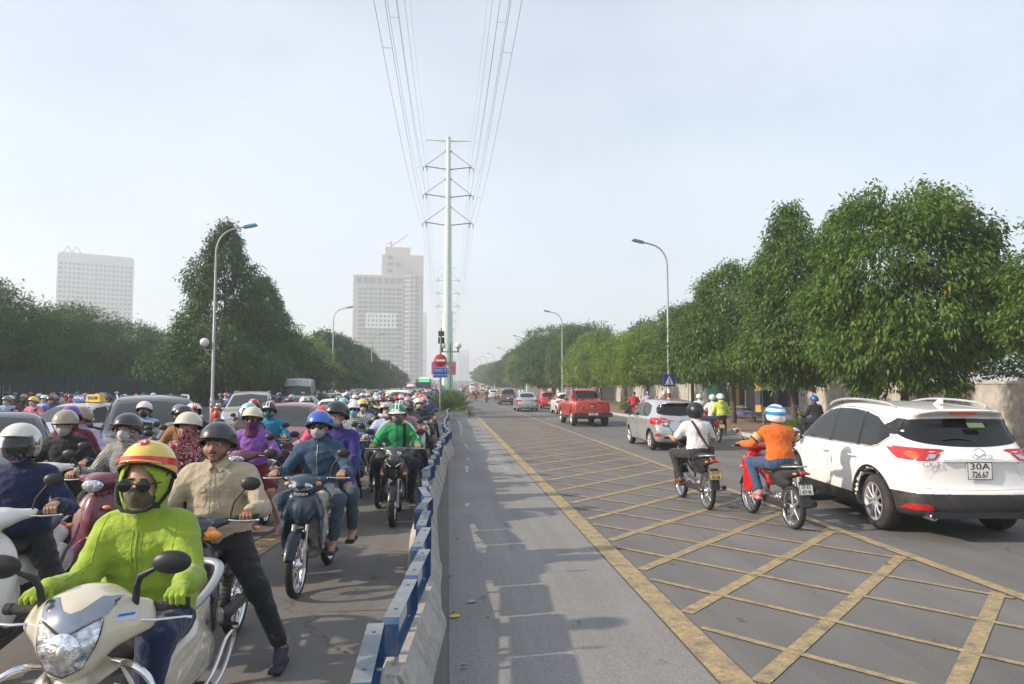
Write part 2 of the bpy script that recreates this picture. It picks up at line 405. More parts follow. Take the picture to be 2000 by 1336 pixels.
# ================================================================= SETTING
def ground_mat(name, col, spk=.25, patch_=.12, warm=0., pscale=.35, bump=.35, cracks=True):
    m = bpy.data.materials.new(name); m.use_nodes = True; t = m.node_tree; b = t.nodes['Principled BSDF']; L = t.links.new; N = lambda ty: t.nodes.new(ty)
    tc = N('ShaderNodeTexCoord'); P = tc.outputs['Object']
    def noise_(sc, det=3, ro=.6, st=None):
        n = N('ShaderNodeTexNoise'); n.inputs['Scale'].default_value = sc; n.inputs['Detail'].default_value = det; n.inputs['Roughness'].default_value = ro
        if st:
            mp = N('ShaderNodeMapping'); mp.inputs['Scale'].default_value = st; L(P, mp.inputs['Vector']); L(mp.outputs[0], n.inputs['Vector'])
        else: L(P, n.inputs['Vector'])
        return n.outputs['Fac']
    def rng(v, a, b_, c, d):
        r = N('ShaderNodeMapRange'); r.inputs['From Min'].default_value = a; r.inputs['From Max'].default_value = b_; r.inputs['To Min'].default_value = c; r.inputs['To Max'].default_value = d; L(v, r.inputs['Value']); return r.outputs[0]
    def mul(a, b_):
        k = N('ShaderNodeMath'); k.operation = 'MULTIPLY'; L(a, k.inputs[0])
        if isinstance(b_, float): k.inputs[1].default_value = b_
        else: L(b_, k.inputs[1])
        return k.outputs[0]
    v = mul(rng(noise_(95, 2, .7), .25, .75, 1 - spk, 1 + spk), rng(noise_(pscale, 5, .6), .3, .7, 1 - patch_, 1 + patch_))
    v = mul(v, rng(noise_(1.1, 6, .65, (1.6, .07, 1)), .3, .7, .82, 1.16))
    v = mul(v, rng(noise_(7, 6, .75), .66, .78, 1, .72))
    v = mul(v, rng(noise_(26, 3, .75), .675, .73, 1, .5))
    if cracks:
        vo = N('ShaderNodeTexVoronoi'); vo.feature = 'DISTANCE_TO_EDGE'; vo.inputs['Scale'].default_value = .16
        ad = N('ShaderNodeVectorMath'); ad.operation = 'ADD'; nn = N('ShaderNodeTexNoise'); nn.inputs['Scale'].default_value = 1.4; nn.inputs['Detail'].default_value = 5; L(P, nn.inputs['Vector']); L(P, ad.inputs[0]); L(nn.outputs['Color'], ad.inputs[1]); L(ad.outputs[0], vo.inputs['Vector'])
        v = mul(v, rng(vo.outputs['Distance'], 0, .003, .62, 1))
    c = N('ShaderNodeVectorMath'); c.operation = 'SCALE'; c.inputs[0].default_value = col; L(v, c.inputs['Scale']); cur = c.outputs[0]
    if warm:
        mx = N('ShaderNodeMix'); mx.data_type = 'RGBA'; L(cur, mx.inputs['A']); mx.inputs['B'].default_value = (.23, .17, .115, 1)
        L(rng(noise_(.8, 7, .7), .35, .75, 0, warm), mx.inputs['Factor']); cur = mx.outputs['Result']
    L(cur, b.inputs['Base Color']); b.inputs['Roughness'].default_value = .82; b.inputs['Specular IOR Level'].default_value = .3
    bp = N('ShaderNodeBump'); bp.inputs['Strength'].default_value = bump; bp.inputs['Distance'].default_value = .006; L(noise_(130, 3, .7), bp.inputs['Height']); L(bp.outputs[0], b.inputs['Normal'])
    return m
def sheet(name, x0, x1, y0, y1, z, mat, dx=2.5, fx=None):
    ys = [y0]
    while ys[-1] < y1: ys.append(min(y1, ys[-1] + (4 if ys[-1] < 100 else 12)))
    nx = max(2, int((x1 - x0) / dx) + 1); V = []; F = []
    for y in ys:
        for i in range(nx):
            V.append((x0 + (x1 - x0) * i / (nx - 1), y, z + rise(y)))
    for j in range(len(ys) - 1):
        for i in range(nx - 1): a = j * nx + i; F.append((a, a + 1, a + 1 + nx, a + nx))
    o = obj(name, from_arrays(name, V, F, smooth=False), mats=mat); o['kind'] = 'structure'; return o
ASPH = ground_mat('asphalt', (.155, .151, .146), .42, .16)
ASPH_L = ground_mat('asphalt_dusty', (.16, .156, .15), .4, .18, warm=.2)
ASPH_P = ground_mat('asphalt_pale', (.235, .229, .221), .42, .13)
MATS_PATCH = ground_mat('asphalt_patch', (.085, .086, .09), .4, .15)
BRK = ground_mat('pavement_brick', (.25, .165, .125), .2, .22, warm=.5, pscale=.8, cracks=False)
EARTH = ground_mat('earth', (.12, .11, .07), .2, .3, warm=.3, cracks=False)
CONC = M('weathered_concrete', (.44, .41, .36), .85, 0, .3, 1.6, .25, 30, dirt=.55)
CONC2 = M('barrier_concrete', (.43, .415, .38), .8, 0, .2, 5, .3, 60, dirt=.85)
sheet('terrain', -900, 900, -60, 1500, -.16, EARTH, 60)
sheet('left_roadway', -11.3, 0, -14, 900, 0, ASPH_L)
sheet('right_roadway', 0, 11.3, -14, 900, 0, ASPH)
sheet('left_side_street', -23.6, -13.6, -14, 700, -.02, ASPH_L, 5)
sheet('left_pavement', -13.6, -11.5, 62, 600, .13, BRK, 2)
sheet('left_crossing', -13.6, -11.3, -14, 61.9, -.004, ASPH_L, 2)
sheet('repair_patch', 7.6, 9.9, 13.2, 17.0, .004, MATS_PATCH, 1)
sheet('repair_patch', -5.4, -3.6, 7.5, 10.2, .004, MATS_PATCH, 1)
sheet('pale_lane_surface', .02, 1.72, -10, 45.5, .004, ASPH_P, 1)
sheet('right_pavement', 11.5, 20.4, -14, 600, .13, BRK, 3)
# kerb stones
KERB = M('kerb_concrete', (.42, .40, .36), .85, 0, .22, 4, .2, 50, dirt=.5)
def kerb(name, x, y0, y1, w=.2, h=.14, n=300, L=1.0):
    k = empty(name); k['kind'] = 'structure'; me = None; y = y0; i = 0
    b = MB(); b.box((0, L / 2, h / 2), (w / 2, L / 2 - .008, h / 2), taper=.9); me = b.mesh('kerb_stone'); me.materials.append(KERB)
    while y < y1 and i < n:
        obj('kerb_stone', me, k, loc=(x + random.uniform(-.008, .008), y, rise(y) + random.uniform(-.006, .004))); y += L; i += 1
    if y < y1:
        b = MB()
        while y < y1: b.box((x, y + 6, rise(y + 6) + h / 2), (w / 2, 6, h / 2)); y += 12
        o = b.build('kerb_run', KERB, k); o['kind'] = 'stuff'
kerb('right_kerb', 11.4, 2, 560, n=110)
kerb('left_kerb', -11.4, 62, 560, n=60)
# yellow box markings (worn paint)
def worn(name, col, wear=.5):
    m = M(name, col, .7, 0, .12, 5, .2, 120); t = m.node_tree; b = t.nodes['Principled BSDF']; L = t.links.new
    src = b.inputs['Base Color'].links[0].from_socket; tc = [n for n in t.nodes if n.type == 'TEX_COORD'][0]
    v = None
    for sc, lo in ((38, .585), (7, .57)):
        n = t.nodes.new('ShaderNodeTexNoise'); n.inputs['Scale'].default_value = sc; n.inputs['Detail'].default_value = 6; n.inputs['Roughness'].default_value = .75; L(tc.outputs['Object'], n.inputs['Vector'])
        r = t.nodes.new('ShaderNodeMapRange'); r.inputs['From Min'].default_value = lo - .16; r.inputs['From Max'].default_value = lo + .06; r.inputs['To Max'].default_value = wear; L(n.outputs['Fac'], r.inputs['Value'])
        if v is None: v = r.outputs[0]
        else:
            k = t.nodes.new('ShaderNodeMath'); k.operation = 'MAXIMUM'; L(v, k.inputs[0]); L(r.outputs[0], k.inputs[1]); v = k.outputs[0]
    mx = t.nodes.new('ShaderNodeMix'); mx.data_type = 'RGBA'; L(v, mx.inputs['Factor']); L(src, mx.inputs['A']); mx.inputs['B'].default_value = (.125, .12, .115, 1); L(mx.outputs['Result'], b.inputs['Base Color']); return m
YEL = worn('yellow_road_paint', (.48, .35, .15), .9); WPT = worn('white_road_paint', (.5, .5, .48), .75)
mk = MB()
def band(p, q, w, z=.009, b=mk, seg=3.0):
    p = Vector(p).to_2d(); q = Vector(q).to_2d(); d = (q - p); n = Vector((-d.y, d.x)).normalized() * w / 2; k = max(1, int(d.length / seg)); 
    for i in range(k):
        a = p.lerp(q, i / k); c = p.lerp(q, (i + 1) / k)
        b.add([(a.x - n.x, a.y - n.y, z + rise(a.y)), (c.x - n.x, c.y - n.y, z + rise(c.y)), (c.x + n.x, c.y + n.y, z + rise(c.y)), (a.x + n.x, a.y + n.y, z + rise(a.y))], [(3, 2, 1, 0) if False else (0, 1, 2, 3)])
X1, X2 = 1.84, 5.13
mk_l = MB(); band((X1, -3), (X1, 47), .22, .012, mk_l); band((X2, -3), (X2, 64), .15, .012, mk_l)
o = mk_l.build('box_outline_marking', YEL); o['kind'] = 'structure'
# diagonal lattice: far-leaning bold lines and thin lines, surveyed from the picture
def clip_band(s0, slope, w, z):
    """line y = s0 + slope*(x-X1) between the outline lines"""
    ya, yb = s0, s0 + slope * (X2 - .1 - X1 - .15)
    band((X1 + .15, ya), (X2 - .1, yb), w, z)
SL1 = (G(1640, 1030).y - G(1345, 1195).y) / (G(1640, 1030).x - G(1345, 1195).x)
y0 = G(1345, 1195).y + SL1 * (X1 + .15 - G(1345, 1195).x); st1 = G(1240, 1112).y - G(1345, 1195).y
yy = y0 - 8 * st1
while yy < 44:
    if yy > -2: clip_band(yy, SL1, .12, .006)
    yy += st1
SL2 = (G(1935, 1285).y - G(1275, 1133).y) / (G(1935, 1285).x - G(1275, 1133).x)
y0 = G(1275, 1133).y + SL2 * (X1 + .15 - G(1275, 1133).x); yy = y0 - 4 * st1
while yy < 47:
    clip_band(yy, SL2, .07, .009); yy += st1
o = mk.build('box_hatching', YEL); o['kind'] = 'structure'
mk2 = MB()
y = 66
while y < 460: band((X2, y), (X2, y + 4), .14, .01, mk2); y += 8
y = 20
while y < 300: band((-6.2, y), (-6.2, y + 4), .14, .01, mk2); y += 9
band((10.9, 4), (10.9, 300), .12, .01, mk2)
o = mk2.build('lane_dashes', WPT); o['kind'] = 'structure'
mk3 = MB(); band((-2.35, 7.2), (-1.9, 11.5), .3, .01, mk3)
o = mk3.build('left_lane_marking', YEL); o['kind'] = 'structure'
# litter
def litter(name, px, py, col, label, s=.06, cat='litter'):
    p = G(px, py); b = MB(); n = 7
    b.add([(math.cos(i * .9) * s * random.uniform(.6, 1.2), math.sin(i * .9) * s * .7 * random.uniform(.5, 1.2), random.uniform(.012, .03)) for i in range(n)] + [(0, 0, .035)], [(i, (i + 1) % n, n) for i in range(n)])
    o = b.build(name, M('litter_' + name, col, .5, var=.4, scale=60), loc=p, rot=(0, 0, random.random() * 6)); tag(o, label, cat, 'litter on the road')
litter('snack_packet', 888, 1207, (.6, .45, .02), 'yellow and red snack packet lying on the pale lane', .055)
litter('cigarette_box', 921, 1178, (.25, .3, .5), 'crushed blue and white carton with a brown leaf beside it', .06)
lv = MB()
for i in range(260):
    if i < 120: x, y = random.uniform(0., .5) , random.uniform(3.5, 40)
    elif i < 190: x, y = random.uniform(-.9, -.5), random.uniform(3, 30)
    else: x, y = random.uniform(.2, 5.5), random.uniform(4, 30)
    a = random.random() * 6; s = random.uniform(.012, .045)
    lv.add([(x + math.cos(a + k * 1.57) * s * (1 if k % 2 else .5), y + math.sin(a + k * 1.57) * s * (1 if k % 2 else .5), .02 + random.random() * .012) for k in range(4)], [(0, 1, 2, 3)])
o = lv.build('fallen_leaves', M('dead_leaf', (.12, .07, .035), .8, var=.5, scale=9)); tag(o, 'scattered brown leaves and scraps on the asphalt beside the barrier', 'leaves', kind='stuff')

# ----------------------------------------------------------------- traffic barrier
BLU = M('barrier_blue_paint', (.025, .08, .19), .45, 0, .2, 8, .15, 80, dirt=.7)
BLUT = M('dusty_blue_top', (.20, .235, .26), .7, 0, .2, 9, dirt=.7)
base_pts = [(860, 1336), (866, 1240), (860, 1166), (862, 1118), (856, 1075), (855, 1041), (853, 1000), (868, 940), (874, 905), (890, 882), (879, 868), (876, 850), (882, 835), (878, 822)]
ctr = [Vector((-.78, 1.0)), Vector((-.60, 2.2)), Vector((-.42, 3.3)), Vector((-.29, 4.3))]
for px, py in base_pts[1:]: g = G(px, py); ctr.append(Vector((g.x - .17, g.y)))
ctr.append(Vector((.1, 44.5)))
def along(s):
    for a, b in zip(ctr, ctr[1:]):
        L = (b - a).length
        if s <= L: return a.lerp(b, s / L), (b - a).normalized()
        s -= L
    return None, None
blk = MB(); BL = .89
sec = [(-.175, 0), (-.165, .05), (-.055, .30), (.055, .30), (.165, .05), (.175, 0)]
n_ = len(sec); vs = [Vector((x, -BL / 2 + .006, z)) for x, z in sec] + [Vector((x, BL / 2 - .006, z)) for x, z in sec]
blk.add(vs, [tuple(range(n_)), tuple(reversed(range(n_, 2 * n_)))] + [(i + 1, i, n_ + i, n_ + i + 1) for i in range(n_ - 1)])
blk.tube([(0, -BL / 2 + .03, .2), (0, -BL / 2 - .03, .3), (0, -BL / 2 - .02, .31)], .012, 6)
blk_me = blk.mesh('concrete_block'); blk_me.materials.append(CONC2)
pan = MB(); ph, pz = .205, .395; pl = .425
plate = [(-pl + .008, pz + .008), (pl - .008, pz + .008), (pl - .008, pz + ph - .035), (pl - .035, pz + ph - .008), (-pl + .035, pz + ph - .008), (-pl + .008, pz + ph - .035)]
out = [(-pl, pz), (pl, pz), (pl, pz + ph - .03), (pl - .03, pz + ph), (-pl + .03, pz + ph), (-pl, pz + ph - .03)]
m3 = Matrix(((0, 0, 1), (1, 0, 0), (0, 1, 0)))
pan.prism(plate, -.004, .004, 0, m3)
def rim_(b, poly, w, t, mi):
    n = len(poly)
    for i in range(n):
        (y0_, z0_), (y1_, z1_) = poly[i], poly[(i + 1) % n]
        b.add([(-w, y0_, z0_), (w, y0_, z0_), (w, y1_, z1_), (-w, y1_, z1_)], [(0, 1, 2, 3)], 1 if i in (3,) else mi)
        cy, cz = 0, pz + ph / 2; b.add([(-w, y0_ * .985, z0_ + (cz - z0_) * .03), (w, y0_ * .985, z0_ + (cz - z0_) * .03), (w, y1_ * .985, z1_ + (cz - z1_) * .03), (-w, y1_ * .985, z1_ + (cz - z1_) * .03)], [(3, 2, 1, 0)], mi)
        for sx_ in (-w, w): b.add([(sx_, y0_, z0_), (sx_, y1_, z1_), (sx_, y1_ * .985, z1_ + (cz - z1_) * .03), (sx_, y0_ * .985, z0_ + (cz - z0_) * .03)], [(0, 1, 2, 3)], mi)
rim_(pan, out, .045, .01, 0)
for k in (-.25, .25): pan.tube([(0, k, pz + ph - .002), (0, k, pz + ph + .004)], .012, 6)
pan_me = pan.mesh('blue_panel'); pan_me.materials.append(BLU); pan_me.materials.append(BLUT)
ref = MB(); ref.box((.006, 0, pz + ph * .5), (.003, .16, .055)); ref_me = ref.mesh('reflector'); ref_me.materials.append(M('reflector_strip', (.55, .56, .58), .4, .1, .3, 40))
pst = MB(); pst.tube([(0, 0, .29), (0, 0, .40)], .022, 8); pst_me = pst.mesh('post'); pst_me.materials.append(CONC2)
s = 0; i = 0
while True:
    p, d = along(s)
    if p is None or p.y > 44: break
    a = math.atan2(-d.x, d.y); wob = random.uniform(-.06, .06)
    b_ = empty('road_barrier', (p.x, p.y, 0), a + wob * .3)
    obj('concrete_block', blk_me, b_); [obj('post', pst_me, b_, loc=(0, q_, 0)) for q_ in (-.28, .28)]
    pn = obj('blue_panel', pan_me, b_, rot=(0, 0, wob * 1.6 + (.045 if i % 2 else -.045))); obj('reflector', ref_me, pn)
    where = ['nearest the camera', 'beside the beige scooter', 'beside the grey slip-on shoe', 'beside the navy motorcycle front wheel', 'level with the yellow snack packet'][min(i // 2, 4)] if i < 10 else ('beside the grey motorcycle' if i < 14 else 'before the planted median')
    tag(b_, f'concrete barrier with blue panel {where}, {["first", "second", "third", "fourth", "fifth", "sixth", "seventh", "eighth", "ninth", "tenth"][i % 10]} of the {["near", "second", "third", "fourth", "far"][i // 10]} ten', 'barrier', 'low concrete barriers with blue panels dividing the road')
    s += BL; i += 1

# ----------------------------------------------------------------- median with planting
def leaf_arrays(C, Dr, L, W_, rnd, droop=.5, fold=.25):
    """C (n,3) bases, Dr (n,3) directions, L (n) lengths -> verts, quads-as-2-tris"""
    n = len(C); Dr = Dr / (np.linalg.norm(Dr, axis=1)[:, None] + 1e-9)
    up = rnd.normal(size=(n, 3)) * .45 + np.array([0, 0, 1.]); S = np.cross(Dr, up); S /= np.linalg.norm(S, axis=1)[:, None] + 1e-9; Nn = np.cross(S, Dr)
    L = L[:, None]; mid = C + Dr * L * .45 + Nn * L * fold * .12; w = L * W_ * .5
    tip = C + Dr * L - np.array([0, 0, 1.]) * L * droop * .25
    V = np.stack([C, mid + S * w - Nn * w * fold, tip, mid - S * w - Nn * w * fold], 1).reshape(-1, 3)
    b = np.arange(n)[:, None] * 4; F = np.concatenate([b + np.array([[0, 1, 2]]), b + np.array([[0, 2, 3]])])
    return V, F
def leafmat(name, col, col2, trans=.3, rough=.42, warm=.02):
    m = bpy.data.materials.new(name); m.use_nodes = True; t = m.node_tree; b = t.nodes['Principled BSDF']; L = t.links.new; N = lambda ty: t.nodes.new(ty)
    g = N('ShaderNodeNewGeometry'); tc = N('ShaderNodeTexCoord'); n = N('ShaderNodeTexNoise'); n.inputs['Scale'].default_value = .7; n.inputs['Detail'].default_value = 3; L(tc.outputs['Object'], n.inputs['Vector'])
    ad = N('ShaderNodeMath'); ad.operation = 'MULTIPLY_ADD'; L(g.outputs['Random Per Island'], ad.inputs[0]); ad.inputs[1].default_value = .6
    mr = N('ShaderNodeMapRange'); mr.inputs['From Min'].default_value = .35; mr.inputs['From Max'].default_value = .65; mr.inputs['To Max'].default_value = .45; L(n.outputs['Fac'], mr.inputs['Value']); L(mr.outputs[0], ad.inputs[2])
    mx = N('ShaderNodeMix'); mx.data_type = 'RGBA'; L(ad.outputs[0], mx.inputs['Factor']); mx.inputs['A'].default_value = (*col, 1); mx.inputs['B'].default_value = (*col2, 1)
    gt = N('ShaderNodeMath'); gt.operation = 'GREATER_THAN'; gt.inputs[1].default_value = 1 - warm; L(g.outputs['Random Per Island'], gt.inputs[0])
    m2 = N('ShaderNodeMix'); m2.data_type = 'RGBA'; L(gt.outputs[0], m2.inputs['Factor']); L(mx.outputs['Result'], m2.inputs['A']); m2.inputs['B'].default_value = (.30, .22, .03, 1)
    L(m2.outputs['Result'], b.inputs['Base Color']); b.inputs['Roughness'].default_value = rough; b.inputs['Specular IOR Level'].default_value = .32
    tr = N('ShaderNodeBsdfTranslucent'); sc = N('ShaderNodeVectorMath'); sc.operation = 'MULTIPLY'; sc.inputs[1].default_value = (1.5, 1.6, .5); L(m2.outputs['Result'], sc.inputs[0]); L(sc.outputs[0], tr.inputs['Color'])
    ms = N('ShaderNodeMixShader'); ms.inputs[0].default_value = trans; L(b.outputs[0], ms.inputs[1]); L(tr.outputs[0], ms.inputs[2])
    o = [x for x in t.nodes if x.type == 'OUTPUT_MATERIAL'][0]; L(ms.outputs[0], o.inputs['Surface']); return m
LEAF_R = leafmat('leaf_glossy', (.034, .082, .018), (.125, .215, .035), .26, .5)
LEAF_B = leafmat('leaf_bright', (.075, .14, .020), (.21, .30, .04), .34, .45, .03)
LEAF_D = leafmat('leaf_dark', (.020, .062, .018), (.07, .145, .035), .22, .5, .005)
LEAF_F = leafmat('leaf_feathery', (.022, .074, .022), (.07, .155, .036), .25, .55, .005)
BARK = M('bark', (.085, .066, .05), .9, 0, .35, 9, .7, 24)
def crown_mesh(name, seed, Rr, H, shape, ncl, lpc, leaf, mat, lw=.42, spread=.34, droop=.8, inner=.35, lumps=.22):
    r = np.random.RandomState(seed); n = ncl
    t = r.rand(n * 3); a = r.rand(n * 3) * 6.283; nb = 1.35; Q = np.stack([np.cos(a) * Rr, np.sin(a) * Rr, t * H * 1.5], 1); gap = sum(np.sin(Q @ d_ * f_ + p_) for d_, f_, p_ in ((r.normal(size=3), nb, 1), (r.normal(size=3), nb * 1.3, 3), (r.normal(size=3), nb * .8, 5)))
    f = {'round': lambda t: np.sqrt(np.clip(1 - (2 * (t * .96 + .02) - 1) ** 2, 0, 1)) ** .8 * (1.08 - .25 * t), 'cone': lambda t: (1 - t) ** .75 * np.clip(t * 7, .35, 1) * 1.0, 'dome': lambda t: np.clip(1 - t ** 2.2, 0, 1) ** .7 * np.clip(t * 5 + .45, 0, 1), 'umb': lambda t: np.clip(1 - (t * 1.0) ** 3, 0, 1) ** .6 * np.clip(t * 2.2 + .25, 0, 1)}[shape](t)
    keep = (r.rand(n * 3) < np.clip(f + .12, 0, 1)) & ((gap > -1.25) | (r.rand(n * 3) < .22)); t, a, f = t[keep][:n], a[keep][:n], f[keep][:n]; n = len(t)
    lump = 1 + lumps * (np.sin(a * 3 + t * 9 + seed) * .5 + np.sin(a * 5 - t * 14 + seed * 2) * .35 + np.sin(a * 2 + t * 23) * .35)
    gap = gap[keep][:n]; n = len(t); rad = f * Rr * lump * (1 - inner * r.rand(n) ** 1.6) * (1 + .05 * np.clip(gap, -1.5, 1.5))
    C = np.stack([np.cos(a) * rad, np.sin(a) * rad, t * H], 1) + r.normal(size=(n, 3)) * np.array([.1, .1, .12])
    outd = np.stack([np.cos(a), np.sin(a), .25 + (t - .4) * 1.2], 1)
    k = lpc; Cc = np.repeat(C, k, 0); od = np.repeat(outd, k, 0); m = len(Cc)
    tw = np.repeat(r.normal(size=(n, 3)), k, 0) * .35 + od; tw /= np.linalg.norm(tw, axis=1)[:, None]
    pos = Cc + tw * (r.rand(m)[:, None] - .3) * spread * 1.6 + r.normal(size=(m, 3)) * spread * .28
    dr = tw * .8 + r.normal(size=(m, 3)) * .55 - np.array([0, 0, droop])
    V, F = leaf_arrays(pos, dr, leaf * r.uniform(.65, 1.25, m), lw, r, droop)
    me = from_arrays(name, V, F, smooth=False); me.materials.append(mat); return me
def trunk_mesh(seed, h, r0, H, Rr, n=9, lean=0.):
    rnd = random.Random(seed); b = MB(); top = h + H * .75
    pts = [(lean * z + math.sin(z * .8 + seed) * .06, math.cos(z * .7 + seed) * .06, z) for z in np.linspace(-.1, top, 9)]
    b.tube(pts, [r0 * (1.25 if i == 0 else 1) * (1 - .85 * i / 8) for i in range(9)], 9)
    for i in range(n):
        z = h + H * (.02 + .62 * i / n); a = i * 2.4 + seed; L = Rr * (.85 - .5 * i / n); x0 = lean * z
        b.tube([(x0, 0, z), (x0 + math.cos(a) * L * .45, math.sin(a) * L * .45, z + L * .25), (x0 + math.cos(a) * L, math.sin(a) * L, z + L * .45)], [r0 * .38, r0 * .25, r0 * .08], 6)
    me = b.mesh('trunk'); me.materials.append(BARK); return me
CR = {
 'r1': (crown_mesh('crown', 1, 3.1, 6.3, 'round', 5600, 10, .185, LEAF_R, lumps=.17, spread=.30), 3.1, 6.3),
 'r2': (crown_mesh('crown', 2, 2.5, 7.3, 'cone', 4800, 9, .175, LEAF_R, lumps=.2), 2.5, 7.3),
 'r3': (crown_mesh('crown', 3, 2.7, 6.2, 'dome', 4400, 9, .175, LEAF_R, lumps=.22), 2.7, 6.2),
 'b1': (crown_mesh('crown', 4, 2.6, 5.4, 'dome', 2500, 8, .20, LEAF_B, lumps=.34), 2.6, 5.4),
 'b2': (crown_mesh('crown', 5, 2.5, 5.0, 'round', 2300, 8, .20, LEAF_B, lumps=.34), 2.5, 5.0),
 'd1': (crown_mesh('crown', 6, 4.0, 11.2, 'cone', 6200, 9, .20, LEAF_D, inner=.45, lumps=.42), 4.0, 11.2),
 'd2': (crown_mesh('crown', 8, 3.4, 6.0, 'dome', 2400, 8, .28, LEAF_D, lumps=.3), 3.4, 6.0),
 'f1': (crown_mesh('crown', 9, 4.2, 5.6, 'umb', 3200, 9, .30, LEAF_F, lw=.22, spread=.6, droop=.25, lumps=.45), 4.2, 5.6),
 'f2': (crown_mesh('crown', 10, 4.0, 6.2, 'dome', 3200, 9, .30, LEAF_F, lw=.24, spread=.6, droop=.3, lumps=.5), 4.0, 6.2),
 'u1': (crown_mesh('crown', 11, 4.6, 5.2, 'umb', 1900, 8, .34, LEAF_D, lw=.3, spread=.5, droop=.3, lumps=.5), 4.6, 5.2),
}
def tree(name, key, x, y, htop, label, group, zc=None, sr=1., rot=None, r0=.13, z0=0.13, lean=0., seed=None, two=False):
    me, Rr, H = CR[key]; zc = 1.9 if zc is None else zc; sz = (htop - zc) / H; seed = seed if seed is not None else int(x * 7 + y * 13)
    e = empty(name, (x, y, z0 + rise(y))); tag(e, label, 'tree', group)
    obj('trunk', trunk_mesh(seed, zc, r0, H * sz, Rr * sr), e)
    c = obj('crown', me, e, loc=(lean * (zc + 2), 0, zc)); c.scale = (sr, sr, sz); c.rotation_euler = (0, 0, rot if rot is not None else seed * 1.7); c['kind'] = 'stuff'
    if two:
        c2 = obj('crown', me, e, loc=(.8, .3, zc + .4)); c2.scale = (sr * .8, sr * .8, sz * .85); c2.rotation_euler = (0, 0, seed)
    return e
GR = 'street trees along the right pavement'; TX = 13.75
tree('street_tree', 'r1', TX + 1.75, 14.7, 6.2, 'broad leafy tree cut by the right edge of the picture', GR, 1.9, .78, r0=.16)
tree('street_tree', 'r1', TX, 20.6, 7.6, 'largest round leafy tree with its trunk behind the white SUV', GR, 1.75, .86, 1.1, r0=.14)
tree('street_tree', 'r2', TX, 27.6, 9.0, 'tall pointed leafy tree beside the clothes rack', GR, 1.9, .98, .4)
tree('street_tree', 'r3', TX, 33.8, 7.7, 'leafy tree whose trunk stands before the green board', GR, 2.0, .96, 2.2, lean=.01)
tree('street_tree', 'r3', TX + .4, 40.8, 6.6, 'leafy tree just behind the pedestrian sign lamp post', GR, 2.3, .9, 4.0)
tree('street_tree', 'b1', TX, 48.6, 6.0, 'leaning yellow-green tree behind the silver hatchback roof', GR, 2.0, .82)
tree('street_tree', 'b2', TX + .1, 55.4, 6.0, 'bright yellow-green tree with a small bush at its foot', GR, 2.0, .84)
tree('street_tree', 'b1', TX, 63.5, 6.8, 'bright light green tree behind the red pickup, nearer one', GR, 2.0, .84, 3)
tree('street_tree', 'b1', TX, 71, 7.0, 'bright light green tree behind the red pickup, farther one', GR, 2.0, .84, 1)
tree('street_tree', 'r3', TX, 80, 8.6, 'darker green tree beside the second right lamp post', GR, 2.0, 1.0, 3)
tree('street_tree', 'u1', TX + 3, 92, 9.6, 'tall open-crowned tree rising above the street row', GR, 4.5, 1.0)
tree('street_tree', 'u1', TX + 1.5, 104, 10.4, 'tall umbrella-shaped tree behind the second right lamp', GR, 5.0, 1.05)
for i, (y, h) in enumerate([(90, 8.2), (99, 8.5), (109, 8.2), (118, 9.5), (128, 9), (138, 10), (150, 9)]):
    tree('street_tree', ['d2', 'b1', 'r3'][i % 3], TX - .3 + (i % 2) * 1.2, y, h, f'mid-distance street tree on the right, {["first", "second", "third", "fourth", "fifth", "sixth", "seventh"][i]} beyond the second right lamp', GR, 2.0, 1.15)
for i, (x, y, h) in enumerate([(25, 62, 9.5), (26, 78, 10.5), (27, 96, 11), (24, 118, 12), (25, 40, 7.4), (27, 31, 5.2), (26, 52, 8.4), (22, 140, 12), (23, 165, 11)]):
    tree('background_tree', 'u1' if i % 2 else 'd2', x, y, h, f'dark tree behind the right wall, {["behind the bright trees", "behind the pickup", "left of the second lamp", "near the far end of the wall", "behind the yellow gate", "low one at the right edge", "behind the leaning tree", "beyond the grey shelter", "last before the far haze"][i]}', 'dark trees behind the right wall', 2.4, 1.15, z0=0)
for i, y in enumerate([195, 230, 270, 320]):
    tree('background_tree', 'd2', 15.5, y, 8.5, f'hazy far tree on the right, {["nearest", "second", "third", "farthest"][i]} of four', 'hazy far trees on the right', 1.5, 1.5, z0=0)
# left side
tree('conifer_shaped_tree', 'd1', -12.9, 42.5, 11.2, 'tall dark conical tree behind the left lamp post', 'dark trees on the left', 1.0, .92, 1.2, r0=.2)
tree('conifer_shaped_tree', 'd1', -12.9, 51.5, 9.4, 'shorter dark conical tree right of the tallest one', 'dark trees on the left', 1.2, .85, 3.1, r0=.18)
GL = 'feathery trees behind the green fence'
for i, (x, y, h, k) in enumerate([(-28.5, 34, 8.6, 'f2'), (-28.4, 40, 7.6, 'f1'), (-28.2, 46, 8.3, 'f2'), (-28.8, 52, 7.4, 'f1'), (-28.2, 57, 8.0, 'f2'), (-28, 64, 7.4, 'f1'), (-27.5, 72, 7.2, 'f2'), (-25.5, 82, 7.8, 'd2'), (-28, 28, 7.8, 'f1'), (-32, 44, 9.0, 'f2')]):
    tree('feathery_tree', k, x, y, h, f'dark feathery tree behind the green fence, {["below the pale tower left edge", "with open twigs at the far left", "below the pale tower", "right of the pale tower", "next to the conical tree", "behind the conical tree", "seen under the conical tree", "far end of the fence", "cut by the left edge", "behind the front row"][i]}', GL, 2.3, 1.0, z0=-.1)
